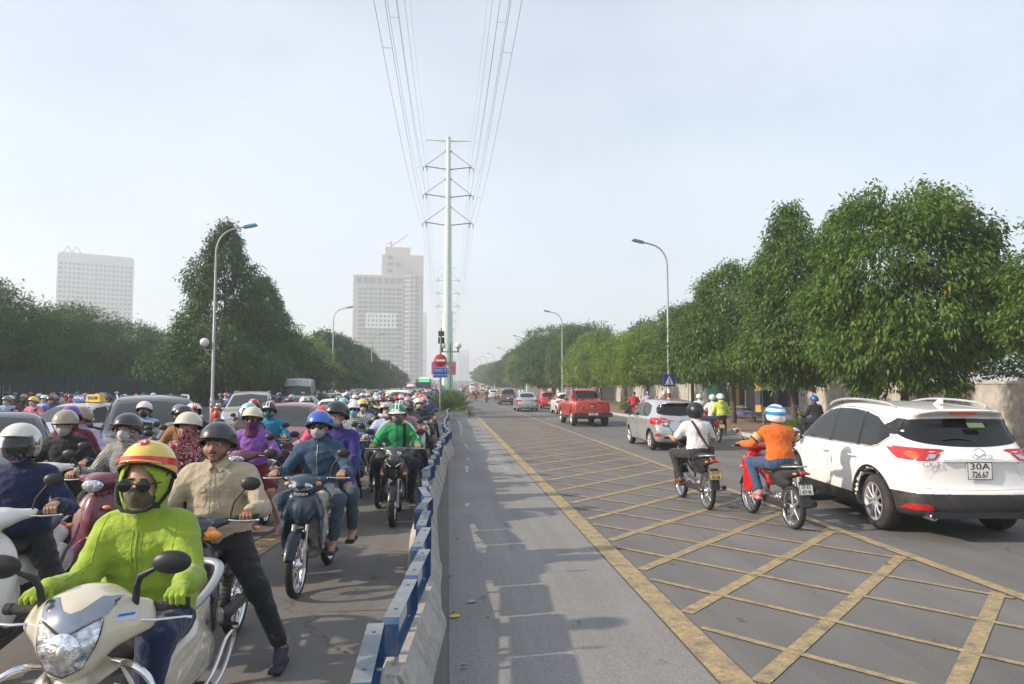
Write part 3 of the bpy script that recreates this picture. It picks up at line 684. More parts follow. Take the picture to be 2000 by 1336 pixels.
for i, (x, y, h) in enumerate([(-14.2, 63, 6.6), (-14.5, 74, 6.9), (-14.2, 84, 8.2), (-14.0, 94, 8.4), (-14.3, 105, 8.0), (-14, 117, 8.3), (-14.2, 130, 7.6), (-14, 144, 7.0), (-14, 160, 7.4), (-14, 180, 6.6)]):
    tree('roadside_tree', 'b2' if i in (1,) else 'd2', x, y, h, f'dark roadside tree on the left, {["behind the grey van", "lighter one above the van", "before the second lamp", "beside the second lamp", "past the second lamp", "before the banner", "beside the banner", "past the banner", "in the haze below the tower", "last of the left row"][i]}', 'roadside trees on the left', 1.0, 1.15)
# bushes at trunks
for (x, y, l) in ((TX, 54.6, 'small clipped bush at the foot of a street tree'), (TX - .6, 26.2, 'green bush behind the orange jacket rider')):
    c = obj('bush', CR['b2'][0], loc=(x, y, .1)); c.scale = (.2, .2, .12); tag(c, l, 'bush', 'small bushes under the street trees')
# median planter
md = empty('median_planter'); md['kind'] = 'structure'
MX0, MX1, MY0 = -1.05, 1.28, 45.6
b = MB(); b.box(((MX0 + MX1) / 2, MY0 + .12, .16), ((MX1 - MX0) / 2, .12, .16)); b.build('front_kerb', KERB, md)
for x, nm in ((MX0 + .1, 'left_side_kerb'), (MX1 - .1, 'right_side_kerb')):
    b = MB(); y = MY0 + .25
    while y < 400: b.box((x, y + 6, .14 + rise(y + 6)), (.1, 5.99, .16)); y += 12
    b.build(nm, KERB, md)
b = MB(); y = MY0 + .25
while y < 400: b.box((.12, y + 6, .1 + rise(y + 6)), ((MX1 - MX0) / 2 - .2, 6, .14)); y += 12
b.build('soil', EARTH, md)
rn = np.random.RandomState(3)
C = np.stack([rn.uniform(-.9, 1.1, 9000), rn.uniform(MY0 + .3, MY0 + 4.5, 9000), np.full(9000, .22)], 1); Dd = rn.normal(size=(9000, 3)) * .5 + np.array([0, 0, 1.])
V, F = leaf_arrays(C, Dd, rn.uniform(.12, .28, 9000), .16, rn); o = obj('hedge_grass', from_arrays('hedge_grass', V, F, smooth=False), mats=LEAF_B); tag(o, 'low ragged grass on the nose of the planted median', 'grass', kind='stuff')
def palm(x, y, h, seed, label):
    rn = np.random.RandomState(seed); Cs = []; Ds = []; Ls = []
    for i in range(46):
        a = rn.rand() * 6.283; el = rn.uniform(.15, 1.35); L = h * rn.uniform(.75, 1.1); d = np.array([math.cos(a) * math.cos(el), math.sin(a) * math.cos(el), math.sin(el)])
        for t in np.linspace(.25, 1, 13):
            p = d * L * t - np.array([0, 0, 1]) * (t ** 2) * L * .45 * math.cos(el); sd = np.cross(d, [0, 0, 1.]); sd /= np.linalg.norm(sd) + 1e-6
            for s_ in (-1, 1): Cs.append(p); Ds.append(d * .9 + sd * s_ * .9 + rn.normal(size=3) * .12 - np.array([0, 0, .2])); Ls.append(.42 * (1.15 - t * .5))
    V, F = leaf_arrays(np.array(Cs), np.array(Ds), np.array(Ls), .09, rn, .4); o = obj('sago_palm', from_arrays('sago_palm', V, F, smooth=False), mats=LEAF_R, loc=(x, y, .2 + rise(y))); tag(o, label, 'plant', 'sago palms on the median'); return o
for i, (x, y, h) in enumerate([(-.5, 48.2, 1.3), (.45, 48.6, 1.45), (-.1, 50.2, 1.75), (.6, 51.5, 1.6), (-.6, 52, 1.6), (.2, 54, 1.7)]):
    palm(x, y, h, 20 + i, f'spiky sago palm on the median, {["front left below the sign pole", "front right", "in the middle and tallest", "behind on the right", "behind on the left", "rearmost"][i]}')
for i in range(10):
    y = 60 + i * 13; c = obj('median_shrub', CR['d2'][0], loc=(.1, y, .1 + rise(y))); c.scale = (.3, .8, .22); tag(c, f'clipped shrub on the median, {["nearest", "second", "third", "fourth", "fifth", "sixth", "seventh", "eighth", "ninth", "farthest"][i]} beyond the pylon foot', 'shrub', 'shrubs along the median')

# ----------------------------------------------------------------- pylons and conductors
PYM = M('pylon_pale_green_paint', (.60, .70, .66), .5, .1, .06, 1.5, dirt=.1); INS = M('insulator_grey', (.10, .11, .12), .4)
def pylon_parts():
    P = {}; Hh = 42.5; b = MB()
    prof = [(.95, 0), (.80, 14), (.66, 14.02), (.56, 28), (.50, 28.02), (.33, Hh)]
    vs = []; n = 12
    b.lathe(prof, n=n, smooth=False); b.lathe([(.0, Hh), (.33, Hh)], n=n, smooth=False); b.lathe([(.36, Hh), (.36, Hh - .25), (.3, Hh - .25)], n=n)
    P['shaft'] = (b.mesh('shaft'), PYM)
    for nm, z0 in (('lower', 28.0), ('middle', 32.6), ('upper', 37.2)):
        for s_ in (-1, 1):
            b = MB(); b.tube([(s_ * .4, 0, z0), (s_ * 3.75, 0, z0 + .45)], .085, 6); b.tube([(s_ * .4, 0, z0 + 3.0), (s_ * 3.75, 0, z0 + .5)], .05, 6); b.box((s_ * 3.75, 0, z0 + .3), (.36, .04, .04))
            for k in (-.3, .3): b.tube([(s_ * 3.75 + k, 0, z0 + .3), (s_ * 3.75 + k, 0, z0 - .35)], .07, 6)
            b.sphere((s_ * .45, 0, z0), .16, 8); b.sphere((s_ * .45, 0, z0 + 3), .16, 8)
            P[f'{nm}_arm_{"left" if s_ < 0 else "right"}'] = (b.mesh('crossarm'), INS)
    for s_ in (-1, 1):
        b = MB(); b.tube([(s_ * .3, 0, 41.9), (s_ * 3.6, 0, 42.0)], [.14, .08], 8); b.tube([(s_ * 3.55, 0, 42.0), (s_ * 3.55, 0, 41.3)], .04, 6); P[f'top_arm{s_}'] = (b.mesh('crossarm'), PYM)
    b = MB()
    for z in np.arange(3, 41, .9): b.tube([(.3 + .6 * (1 - z / 42), -.35, z), (.55 + .6 * (1 - z / 42), -.35, z)], .012, 4)
    P['steps'] = (b.mesh('climbing_steps'), INS); return P
PP = pylon_parts(); PYX = -.12
for i, y in enumerate((-22, 115, 252, 389, 530)):
    e = empty('power_pylon', (PYX, y, rise(y)))
    tag(e, ['pale green pylon behind the camera', 'tall pale green steel pylon standing on the median', 'second pylon, small and hazy behind the first', 'third pylon, faint in the haze', 'farthest pylon, barely visible'][i], 'pylon', 'power pylons on the median')
    for k, (me, m) in PP.items():
        if not me.materials: me.materials.append(m)
        obj('shaft' if k == 'shaft' else ('climbing_step' if k == 'steps' else 'crossarm'), me, e)
WIRE = M('aluminium_conductor', (.16, .17, .19), .5, .6, 0)
def wire(x, z, label, sag, r=.014, sp=False):
    b = MB(); pts = []
    ys = (-22, 115, 252, 389, 530)
    for a, c in zip(ys, ys[1:]):
        n = 24 if a < 200 else 10
        for k in range(n):
            t = k / n; y = a + (c - a) * t; pts.append((x, y, z + rise(a) * (1 - t) + rise(c) * t - 4 * sag * t * (1 - t)))
    b.tube(pts, r, 5, caps=False); return pts, b
for s_, sn in ((-1, 'left'), (1, 'right')):
    for zi, (z, nm) in enumerate(((28.0 - .4, 'lower'), (32.2, 'middle'), (36.8, 'upper'))):
        for k, kn in ((-.3, 'inner' if s_ > 0 else 'outer'), (.3, 'outer' if s_ > 0 else 'inner')):
            pts, b = wire(PYX + s_ * 3.75 + k, z, '', 4.6)
            tag(b.build('power_line', WIRE), f'{kn} power line hung from the {nm} arm on the {sn} of the pylon', 'cable', 'power lines above the median')
        b = MB()
        for y in (44, 84):
            t = ((y + 22) / 137) % 1; zz = z - 4 * 4.6 * t * (1 - t) + (rise(y)); yo = y + zi * 5
            t = ((yo + 22) / 137) % 1; zz = z - 4 * 4.6 * t * (1 - t); b.tube([(PYX + s_ * 3.75 - .3, yo, zz), (PYX + s_ * 3.75 + .3, yo, zz)], .012, 5)
        tag(b.build('line_spacer', WIRE), f'spacers holding the {nm} pair of lines apart on the {sn}', 'spacer', 'spacers on the power lines')
    pts, b = wire(PYX + s_ * 3.55, 41.3, '', 4.2, .009); tag(b.build('earth_wire', WIRE), f'thin topmost wire on the {sn} of the pylon', 'cable', 'power lines above the median')
# ----------------------------------------------------------------- street lamps
GALV = M('galvanised_steel', (.33, .335, .34), .5, .35, .1, 3, dirt=.2); LBL = M('lamp_head_blue', (.03, .20, .38), .4, 0, .05); GLOBE = M('globe_plastic', (.72, .70, .66), .3, 0, .05)
def lamp_meshes(s_):
    b = MB(); pts = [(0, 0, 0), (0, 0, 1.2), (0, 0, 1.21), (0, 0, 8.6)]; rr = [.11, .11, .085, .05]
    for k in range(1, 9):
        a = k / 8 * 1.35; pts.append((s_ * (1.05 - 1.05 * math.cos(a)), 0, 8.6 + 1.2 * math.sin(a))); rr.append(.045)
    pts.append((s_ * 1.4, 0, 9.92)); rr.append(.04); b.tube(pts, rr, 10); b.box((0, 0, .04), (.22, .22, .04)); pole = b.mesh('pole'); pole.materials.append(GALV)
    h = MB(); rm = Matrix.Rotation(-s_ * .22, 3, 'Y'); h.box((s_ * 1.66, 0, 9.98), (.36, .13, .055), rm, 0, .75); h.box((s_ * 1.66, 0, 9.915), (.30, .10, .03), rm, 1); hd = h.mesh('lamp_head'); hd.materials.append(LBL); hd.materials.append(GALV)
    return pole, hd
gl = MB(); gl.tube([(0, 0, 3.6), (-.45, 0, 3.62), (-.45, 0, 3.8)], .025, 6); gl.tube([(0, 0, 3.2), (-.42, 0, 3.6)], .015, 6); glm = gl.mesh('bracket'); glm.materials.append(GALV)
gs = MB(); gs.sphere((-.45, 0, 4.0), .22, 18); gsm = gs.mesh('globe'); gsm.materials.append(GLOBE)
LPm, RPm = lamp_meshes(1), lamp_meshes(-1); ORD = ['nearest', 'second', 'third', 'fourth', 'fifth', 'sixth', 'seventh', 'eighth', 'ninth', 'tenth']
for side, x, ms, y0 in (('left', -11.75, LPm, 37.2), ('right', 12.3, RPm, 39.2)):
    for i in range(9):
        y = y0 + 37.5 * i; e = empty('street_lamp', (x, y, .13 + rise(y)))
        tag(e, f'{ORD[i]} curved grey street lamp with a blue head on the {side} side', 'street lamp', 'street lamps along both kerbs'); obj('pole', ms[0], e); obj('lamp_head', ms[1], e)
        if side == 'left' and i < 3: br = obj('bracket', glm, e); obj('globe', gsm, br)
        if side == 'right' and i == 0:
            bb = MB(); bb.box((-.02, -.13, 2.120), (.33, .02, .33)); pn = bb.build('pedestrian_sign', M('sign_blue', (.01, .045, .32), .4, var=.05), e)
            t3 = MB(); t3.add([(-.28, -.156, 1.870), (.24, -.156, 1.870), (-.02, -.156, 2.400)], [(0, 1, 2)]); t3.build('white_triangle', WHT, pn)
            mn = MB(); mn.sphere((-.02, -.162, 2.240), (.028, .004, .03), 10); mn.tube([(-.02, -.162, 2.200), (-.015, -.162, 2.060)], .028, 6, flat=.2); mn.tube([(-.01, -.162, 2.070), (.04, -.162, 1.950)], .014, 6); mn.tube([(-.02, -.162, 2.070), (-.07, -.162, 1.960)], .014, 6); mn.tube([(-.02, -.162, 2.170), (.03, -.162, 2.100)], .01, 6); mn.tube([(-.02, -.162, 2.170), (-.065, -.162, 2.110)], .01, 6)
            for k in range(5): mn.box((-.2 + k * .09, -.162, 1.905), (.018, .004, .03))
            mn.build('walking_figure', BLK, pn)
            rb = MB(); rb.tube([(0, 0, 1.15), (0, 0, 1.42)], .113, 12); rb.build('red_band', M('band_red', (.5, .03, .02), .5), e); rb = MB(); rb.tube([(0, 0, .7), (0, 0, 1.15)], .112, 12); rb.tube([(0, 0, 1.42), (0, 0, 1.75)], .112, 12); rb.build('white_band', WHT, e)
# median signs
sg = empty('no_entry_sign', (-.50, 47.2, .2)); tag(sg, 'round red no entry sign over a blue notice on the median pole', 'road sign')
b = MB(); b.tube([(0, 0, 0), (0, 0, 5.0)], .05, 10); b.build('pole', GALV, sg)
b = MB(); b.lathe([(0, -.02), (.41, -.02), (.42, 0), (.41, .01), (0, .01)], axis='Y', c=(0, -.07, 3.42), n=32); d_ = b.build('red_disc', M('sign_red', (.45, .008, .012), .4, var=.05), sg)
b = MB(); b.box((0, -.096, 3.42), (.31, .004, .065)); b.build('white_bar', WHT, d_)
b = MB(); b.box((0, -.08, 2.63), (.47, .012, .34)); pb = b.build('blue_notice', M('notice_blue', (.008, .07, .42), .4, var=.04), sg); b = MB()
for s_ in (-1, 1): b.box((s_ * .445, -.094, 2.63), (.006, .002, .32)); b.box((0, -.094, 2.63 + s_ * .32), (.45, .002, .006))
b.build('white_border', WHT, pb)
text('CHÚ Ý', .26, pb, WHT, (0, -.097, 2.76), (R(90), 0, 0)); text('HƯỚNG ĐƯỜNG THU LỆ PHÍ', .1, pb, WHT, (0, -.097, 2.47), (R(90), 0, 0), sx=.72)
wl = empty('warning_light', (-.45, 47.4, .2)); tag(wl, 'solar powered warning light on a thin mast above the no entry sign', 'warning light')
b = MB(); b.tube([(0, .08, 3.2), (0, .08, 5.6)], .03, 8); b.build('mast', DRK, wl); b = MB(); b.box((0, 0, 4.75), (.21, .09, .21)); b.build('lamp_box', BLK, wl)
b = MB(); b.lathe([(.19, -.05), (.19, .05), (.17, .05), (.17, -.05)], axis='Y', c=(0, -.1, 4.76), n=20, arc=1); b.build('hood', DRK, wl)
b = MB(); b.box((0, 0, 5.2), (.2, .02, .19), Matrix.Rotation(.5, 3, 'X')); b.build('solar_panel', M('solar_grey', (.16, .15, .16), .35), wl)
gp = empty('globe_lamp', (.18, 57.5, .2)); tag(gp, 'green park lamp post with two white globes on the median', 'lamp'); b = MB(); b.tube([(0, 0, 0), (0, 0, 5.2)], .06, 8); b.build('pole', M('green_paint', (.03, .28, .05), .45), gp)
b = MB(); b.tube([(-.7, 0, 4.5), (.7, 0, 4.5)], .05, 8); b.build('crossbar', M('mustard', (.4, .25, .03), .5), gp)
for s_ in (-.62, .62): b = MB(); b.tube([(s_, 0, 4.5), (s_, 0, 4.75)], .06, 8); b.sphere((s_, 0, 4.98), .27, 16, 1); b.build('globe', [BLK, GLOBE], gp)
ad = empty('pink_billboard', (-.37, 62, .42)); ad.scale = (.72, .72, .72); ad.location.z = 1.27; tag(ad, 'pink advertising panel with a blue water drop on the median', 'billboard')
b = MB(); b.tube([(-.3, 0, 0), (-.3, 0, 2.2)], .07, 8); b.build('post', GALV, ad); b = MB(); b.box((0, 0, 3.1), (1.45, .09, .78)); b.build('frame', GALV, ad); b = MB(); b.box((0, -.1, 3.1), (1.37, .01, .7)); fc = b.build('pink_face', M('advert_pink', (.62, .07, .24), .4, var=.15, scale=1.5), ad)
b = MB(); b.sphere((.5, -.12, 3.05), (.25, .02, .28), 14); b.lathe([(0, .5), (.06, .34), (.2, .15)], c=(.5, -.12, 3.0), n=14); b.build('blue_drop', M('advert_blue', (.15, .5, .65), .4), fc)
wp = MB()
# warning triangle sign on right, banner on left
ts = empty('warning_sign', (11.9, 71, .13)); tag(ts, 'small yellow triangular warning sign by the third right lamp', 'road sign'); b = MB(); b.tube([(0, 0, 0), (0, 0, 2.6)], .04, 6); b.build('pole', GALV, ts); b = MB(); b.add([(-.45, -.05, 2.0), (.45, -.05, 2.0), (0, -.05, 2.75)], [(0, 1, 2)]); b.build('yellow_triangle', M('sign_yellow', (.75, .38, .02), .5), ts); b = MB(); b.box((0, -.06, 2.25), (.06, .004, .16)); b.build('symbol', BLK, ts)
bn = empty('lamp_banner', (-12.6, 78, 0)); tag(bn, 'faded white double banner hanging by the second left lamp', 'banner'); b = MB(); b.tube([(0, 0, 0), (0, 0, 4.4)], .06, 8); b.build('pole', GALV, bn)
for s_ in (-.32, .32): b = MB(); b.box((s_, 0, 3.1), (.26, .02, 1.1)); b.build('banner_cloth', M('banner_white', (.5, .5, .52), .6, var=.2), bn)
# ----------------------------------------------------------------- fence, wall, small buildings
fn = empty('corrugated_fence'); tag(fn, 'dark green corrugated metal fence with chalky letters behind the far riders', 'fence')
FG = M('fence_green', (.010, .040, .036), .55, .1, .2, 2, dirt=.3); b = MB(); PW = 2.0; seg = 20
for k in range(seg):
    a, c = -PW / 2 + PW * k / seg, -PW / 2 + PW * (k + 1) / seg; xa = [0, .03, .03, 0][k % 4]; xc = [0, .03, .03, 0][(k + 1) % 4]
    b.add([(xa, a, 0), (xc, c, 0), (xc, c, 2.8), (xa, a, 2.8)], [(3, 2, 1, 0)])
b.box((-.05, 0, 2.75), (.02, PW / 2 - .01, .03)); fpm = b.mesh('metal_panel'); fpm.materials.append(FG)
for i in range(40): obj('metal_panel', fpm, fn, loc=(-24, 22 + i * 2.0, -.05), rot=(0, 0, random.uniform(-.008, .008)))
GRF = M('chalk_paint', (.17, .2, .2), .8, var=.4, scale=3)
text('VỆ SINH', 1.15, fn, GRF, (-23.93, 39.6, 1.55), (R(90), 0, R(90)), 'lettering', sx=1.05)
fl = empty('red_flag', (-21.5, 31, 0)); tag(fl, 'faded red flag hanging on a thin pole at the left edge', 'flag'); b = MB(); b.tube([(0, 0, 0), (0, 0, 4.6)], .03, 6); b.build('pole', GALV, fl)
b = MB(); 
for k in range(6):
    x0, x1 = .03 + .03 * k, .06 + .03 * k; b.add([(x0, .05 * (k % 2), 4.4 - .25 * k), (x1, .05 * ((k + 1) % 2), 4.4 - .25 * (k + 1)), (x1, .02, 3.2), (x0, 0, 3.2)], [(0, 1, 2, 3), (3, 2, 1, 0)])
b.build('cloth', M('flag_red', (.22, .03, .02), .8), fl)
wl_ = empty('concrete_wall'); tag(wl_, 'long weathered concrete panel wall behind the street trees on the right', 'wall')
b = MB(); b.box((0, 0, .95), (.05, 1.42, .95)); wpm = b.mesh('wall_panel'); wpm.materials.append(M('wall_plaster', (.47, .44, .385), .9, 0, .35, .7, .25, 12, dirt=.75)); b = MB(); b.box((0, 0, 1.05), (.14, .13, 1.05)); wpo = b.mesh('wall_post'); wpo.materials.append(CONC); b = MB(); b.box((0, 0, 1.95), (.09, 1.41, .05)); wcp = b.mesh('coping'); wcp.materials.append(CONC)
for i in range(64):
    y = 6 + i * 3.0
    obj('wall_post', wpo, wl_, loc=(20.6, y, .1 + rise(y)))
    if 42 < y < 53: continue
    obj('wall_panel', wpm, wl_, loc=(20.6, y + 1.5, .1 + rise(y)), rot=(0, random.uniform(-.01, .01), 0)); obj('coping', wcp, wl_, loc=(20.6, y + 1.5, .1 + rise(y)))
gt = empty('yellow_gateway', (20.4, 47.6, .1)); tag(gt, 'yellow painted gate pillars in the right wall with dark gate between', 'gate'); GYM = M('gate_ochre', (.52, .33, .09), .75, 0, .2, 2, dirt=.4)
for y in (-2.4, 1.9): b = MB(); b.box((0, y, 1.35), (.3, .42, 1.35)); b.box((0, y, 2.76), (.36, .48, .08)); b.build('pillar', GYM, gt)
b = MB(); b.box((.1, -.25, 1.2), (.03, 1.7, 1.2)); b.build('dark_gate', DRK, gt); b = MB()
for k in range(12): b.tube([(.02, -1.8 + k * .28, .05), (.02, -1.8 + k * .28, 2.2)], .015, 5)
b.build('gate_bars', M('gate_iron', (.03, .03, .03), .6), gt)
gb = MB(); gb.box((0, 0, 1.2), (.04, 2.0, 1.2), Matrix.Rotation(-.18, 3, 'Y') @ Matrix.Rotation(.12, 3, 'X')); o = gb.build('green_board', M('board_green', (.008, .085, .062), .6, var=.2, scale=1.5), loc=(19.9, 51.8, .13)); tag(o, 'large dark green board leaning on the wall left of the yellow gate', 'board')
# street vendor things
def heap(name, x, y, z, w, l, h, cols, label, seed, cat='clothes'):
    rn = random.Random(seed); b = MB(); ms = [cloth('heap_%d_%d' % (seed, i), c) for i, c in enumerate(cols)]
    for i in range(18): b.box((rn.uniform(-w, w), rn.uniform(-l, l), h * rn.random()), (rn.uniform(.15, .3), rn.uniform(.12, .25), rn.uniform(.02, .05)), Euler((rn.uniform(-.3, .3), rn.uniform(-.3, .3), rn.random() * 3)).to_matrix(), rn.randrange(len(ms)))
    o = b.build(name, ms, loc=(x, y, z)); tag(o, label, cat, 'goods laid out by the street vendor'); o['kind'] = 'stuff'
def stall(x, y, w, l, col, label, h=.45):
    e = empty('vendor_table', (x, y, .13)); tag(e, label, 'table', 'low vendor tables on the pavement')
    b = MB(); n = 10; vs = [(-w + 2 * w * i / n, -l + 2 * l * j / n, h + .03 * math.sin(i * 1.9 + j) - (.14 if i in (0, n) or j in (0, n) else 0)) for i in range(n + 1) for j in range(n + 1)]
    b.add(vs, [(i * (n + 1) + j, (i + 1) * (n + 1) + j, (i + 1) * (n + 1) + j + 1, i * (n + 1) + j + 1) for i in range(n) for j in range(n)], 0, True); b.build('cloth_cover', cloth('stall' + label[:9], col), e)
    for sx_ in (-.85, .85):
        for sy_ in (-.85, .85): lg = MB(); lg.box((sx_ * w, sy_ * l, h / 2 - .02), (.025, .025, h / 2 - .02)); lg.build('leg', BARK, e)
stall(15.2, 31.0, .6, 1.5, (.09, .085, .22), 'low table under a purple sheet beside the tall pointed tree'); stall(15.6, 35.5, .6, 1.3, (.5, .1, .025), 'low table under an orange sheet behind the orange rider'); stall(16.2, 39.5, .6, 1.4, (.07, .05, .08), 'low table under a dark sheet before the yellow gate')
heap('clothes_heap', 16.2, 39.5, .62, .5, 1.2, .12, [(.25, .22, .22), (.35, .08, .07), (.05, .05, .09), (.4, .38, .36)], 'flat heap of folded clothes on the dark table', 3); heap('shoe_heap', 15.0, 41.5, .2, .6, 1.4, .12, [(.4, .38, .36), (.3, .06, .05), (.03, .03, .04)], 'mixed goods spread on the pavement by the green board', 4)
def rack(x, y, label, cols, seed):
    e = empty('clothes_rack', (x, y, .13)); tag(e, label, 'clothes rack', 'clothes racks on the pavement'); b = MB()
    for s_ in (-1, 1): b.tube([(s_ * .9, 0, 0), (s_ * .9, 0, 1.7)], .02, 6)
    b.tube([(-.9, 0, 1.65), (.9, 0, 1.65)], .015, 6); b.build('rail', GALV, e)
    for i in range(7):
        g = MB(); xx = -.75 + i * .25; g.tube([(xx, 0, 1.62), (xx, 0, 1.45), (xx, .02, 1.1), (xx, 0, .8)], [.05, .17, .15, .16], 8, flat=.35); g.build('hanging_jacket', cloth(f'rack{seed}{i}', cols[i % len(cols)]), e)
rack(15.9, 33.2, 'clothes rack with dark jackets behind the tall pointed tree', [(.012, .014, .02), (.02, .025, .06), (.1, .1, .1)], 1); rack(17.2, 37.0, 'clothes rack with pale and blue garments near the wall', [(.45, .45, .45), (.05, .08, .15), (.02, .02, .02)], 2)
gh = empty('roadside_hut', (-15.4, 57, .1)); tag(gh, 'small beige flat-roofed hut behind the silver SUV', 'hut'); HB = M('hut_plaster', (.33, .27, .19), .85, var=.15)
b = MB(); b.box((0, 0, 1.35), (2.3, 1.6, 1.35)); b.build('wall', HB, gh); b = MB(); b.box((0, 0, 2.78), (2.5, 1.8, .08)); b.build('roof', CONC, gh); b = MB(); b.box((.6, -1.62, 1.6), (.5, .03, .7)); b.build('door', M('hut_door', (.02, .025, .05), .5), gh)
ub = empty('utility_cabinet', (-12.0, 56, .13)); tag(ub, 'grey electrical cabinet with double doors beside the beige hut', 'cabinet'); UM = M('cabinet_grey', (.30, .32, .33), .5, .1, .08); b = MB(); b.box((0, 0, 1.15), (.75, .5, 1.15)); b.build('casing', UM, ub); b = MB(); b.box((0, 0, 2.36), (.85, .6, .06)); b.build('lid', UM, ub)
for s_ in (-1, 1): b = MB(); b.box((s_ * .36, -.52, 1.2), (.33, .015, .9)); dd = b.build('door', UM, ub); b = MB(); [b.box((s_ * .36, -.538, .8 + k * .07), (.12, .004, .02)) for k in range(6)]; b.build('vent', BLK, dd)
sh = empty('grey_shelter', (15.4, 88, .13)); tag(sh, 'low grey awning shelter under the far right trees', 'shelter'); b = MB(); b.box((0, 0, 2.3), (1.6, 2.2, .05), Matrix.Rotation(.2, 3, 'Y')); b.build('awning', M('awning_grey', (.3, .3, .32), .6), sh); b = MB(); [b.tube([(sx_, sy_, 0), (sx_, sy_, 2.2)], .04, 6) for sx_ in (-1.3, 1.3) for sy_ in (-2, 2)]; b.build('posts', GALV, sh)
b = MB(); b.box((0, 0, 1.2), (1.1, .8, 1.2)); o = b.build('white_container', M('white_sheet', (.5, .48, .45), .6, var=.15), loc=(12.4, 103, .13)); tag(o, 'pale ribbed metal box standing at the right kerb far off', 'container')
# ----------------------------------------------------------------- high-rise buildings
def facade(b, W_, H_, cols, z0, fh, x0, win, mi=1, y=-.01, dep=.25, skip=None):
    for r_ in range(int((H_ - z0) / fh)):
        for i, (cx, w) in enumerate(cols):
            if skip and skip(r_, i): continue
            b.box((x0 + cx, y, z0 + r_ * fh + fh * .52), (w / 2, dep, fh * win / 2), mi=mi)
CT = M('raw_concrete_tower', (.42, .38, .33), .9, 0, .1, .05); WD = M('dark_openings', (.06, .07, .085), .6, var=.3, scale=.1); WHW = M('white_render', (.74, .74, .71), .8, var=.05)
def tower(x, y, rz): 
    e = empty('tower_block', (x, y, 0), rz); tag(e, 'unfinished concrete tower block with a crane on top and one white patch', 'building')
    b = MB(); b.box((0, 14, 42), (20, 14, 42)); b.build('main_block', CT, e)
    b = MB(); b.box((9, 16, 50), (12.5, 13, 50)); b.box((6, 15, 53), (7.5, 11, 53)); b.build('upper_block', CT, e)
    b = MB(); b.lathe([(4.6, 0), (4.6, 84), (0, 84)], c=(14.6, 2, 0), n=24); b.build('corner_turret', CT, e)
    b = MB(); cols = [(-13, 2.6), (-10.2, 2.2), (-7.2, 2), (-5.3, .9), (-3.9, .9), (-1.6, 2), (1.4, 2.2), (4, 2.2), (6.4, 1.6), (9.2, 2.6), (11, 1.4)]
    cols = [(c - 2.5, w) for c, w in cols]
    facade(b, 40, 76, cols, 16, 3.28, 0, .52, 0); b.box((-2, -.1, 80), (17, .3, 2.1)); [b.box((-16 + k * 4.4, -.2, 10), (1.7, .4, 3.6)) for k in range(8)]
    o = b.build('windows', WD, e); o['kind'] = 'stuff'
    b = MB(); [b.box((-18.5 + k * 4.0, -.5, 80), (.35, .3, 2.6)) for k in range(9)]; b.build('top_piers', CT, e)
    b = MB(); facade(b, 0, 84, [(0, 3.0)], 8, 3.28, 11.1, .6, 0, y=-.02); 
    for r_ in range(23):
        for a in (-2.3, -1.6, -.9): b.box((14.6 + 4.5 * math.cos(a), 2 + 4.5 * math.sin(a), 10 + r_ * 3.28), (1.2, .3, 1.1), Matrix.Rotation(a + 1.57, 3, 'Z'))
        for k in range(6): b.box((21.3 if r_ > 99 else 20.02, 3.5 + k * 4.3, 10 + r_ * 3.28), (.1, 1.3, 1.0))
    for (xx, zz) in ((1.5, 98), (1.5, 93), (6.5, 93), (1.5, 88)): b.box((xx, 2.9, zz), (1.5, 1.2, 1))
    o = b.build('side_windows', WD, e); o['kind'] = 'stuff'
    b = MB(); xs = [-13.9, -11.3, -8.5, -6.8, -5.2, -2.8, .1, 3.4]; 
    for r_ in range(3):
        for a, c in zip(xs, xs[1:]): pass
    # white rendered patch with its own openings cut by projecting frames
    for k in range(8): b.box((-11.9 + k * 2.35, -.34, 50.2), (.55, .12, 5.2))
    for k in range(4): b.box((-3.4, -.36, 45.5 + k * 3.28), (9.2, .12, .75))
    b.build('white_render_patch', WHW, e)
    b = MB(); b.box((-15, -8, 4.5), (14, 8, 4.5)); b.box((4, -7, 6), (7, 6, 6)); b.build('podium', WHW, e)
    b = MB(); [b.box((-15, -16.1, 2 + k * 2.6), (13, .1, .5)) for k in range(3)]; o = b.build('podium_windows', WD, e); o['kind'] = 'stuff'
    b = MB(); b.tube([(2, 10, 106), (2, 10, 112)], .5, 5); b.tube([(1.5, 10, 107.5), (12, 10, 117)], .35, 5); b.tube([(2, 10, 111), (-1, 10, 109)], .3, 5); b.build('crane', M('crane_red', (.4, .1, .07), .6), e)
p = A(757, 545); tower(p.x - 1, p.y, R(4)); tw_ = [o for o in COL.objects if o.name == 'tower_block'][0]; tw_.scale = (1.28, 1.15, 1.04)
def slab(name, px, D, w, h, dpt, rz, label, nc, fh=3.1, mat=None, z0=0, crest=False):
    p = A(px, D); e = empty(name, (p.x, p.y, z0), rz); tag(e, label, 'building'); mat = mat or M('pale_tower', (.60, .60, .58), .8, var=.04)
    b = MB(); b.box((0, dpt / 2, h / 2), (w / 2, dpt / 2, h / 2)); b.build('main_block', mat, e); b = MB(); st = w / (nc + .6)
    cols = [(-w / 2 + st * (i + .8), st * (.5 if i % 4 else .72)) for i in range(nc)]; facade(b, w, h - 3, cols, 3, fh, 0, .5, 0, y=-.02); o = b.build('windows', M('pale_glass', (.20, .24, .29), .3, var=.3, scale=.2), e); o['kind'] = 'stuff'
    b = MB(); b.box((0, dpt / 2, h + .8), (w / 2 - 1, dpt / 2 - 1, .8))
    if crest:
        for k in (-1, 1): b.tube([(-w * .32 + k * 2.5 - 3, 2, h + 1), (-w * .32 + k * 2.5, 2, h + 6), (-w * .32 + k * 2.5 + 3, 2, h + 1)], .5, 5)
    b.build('roof_parapet', mat, e); return e
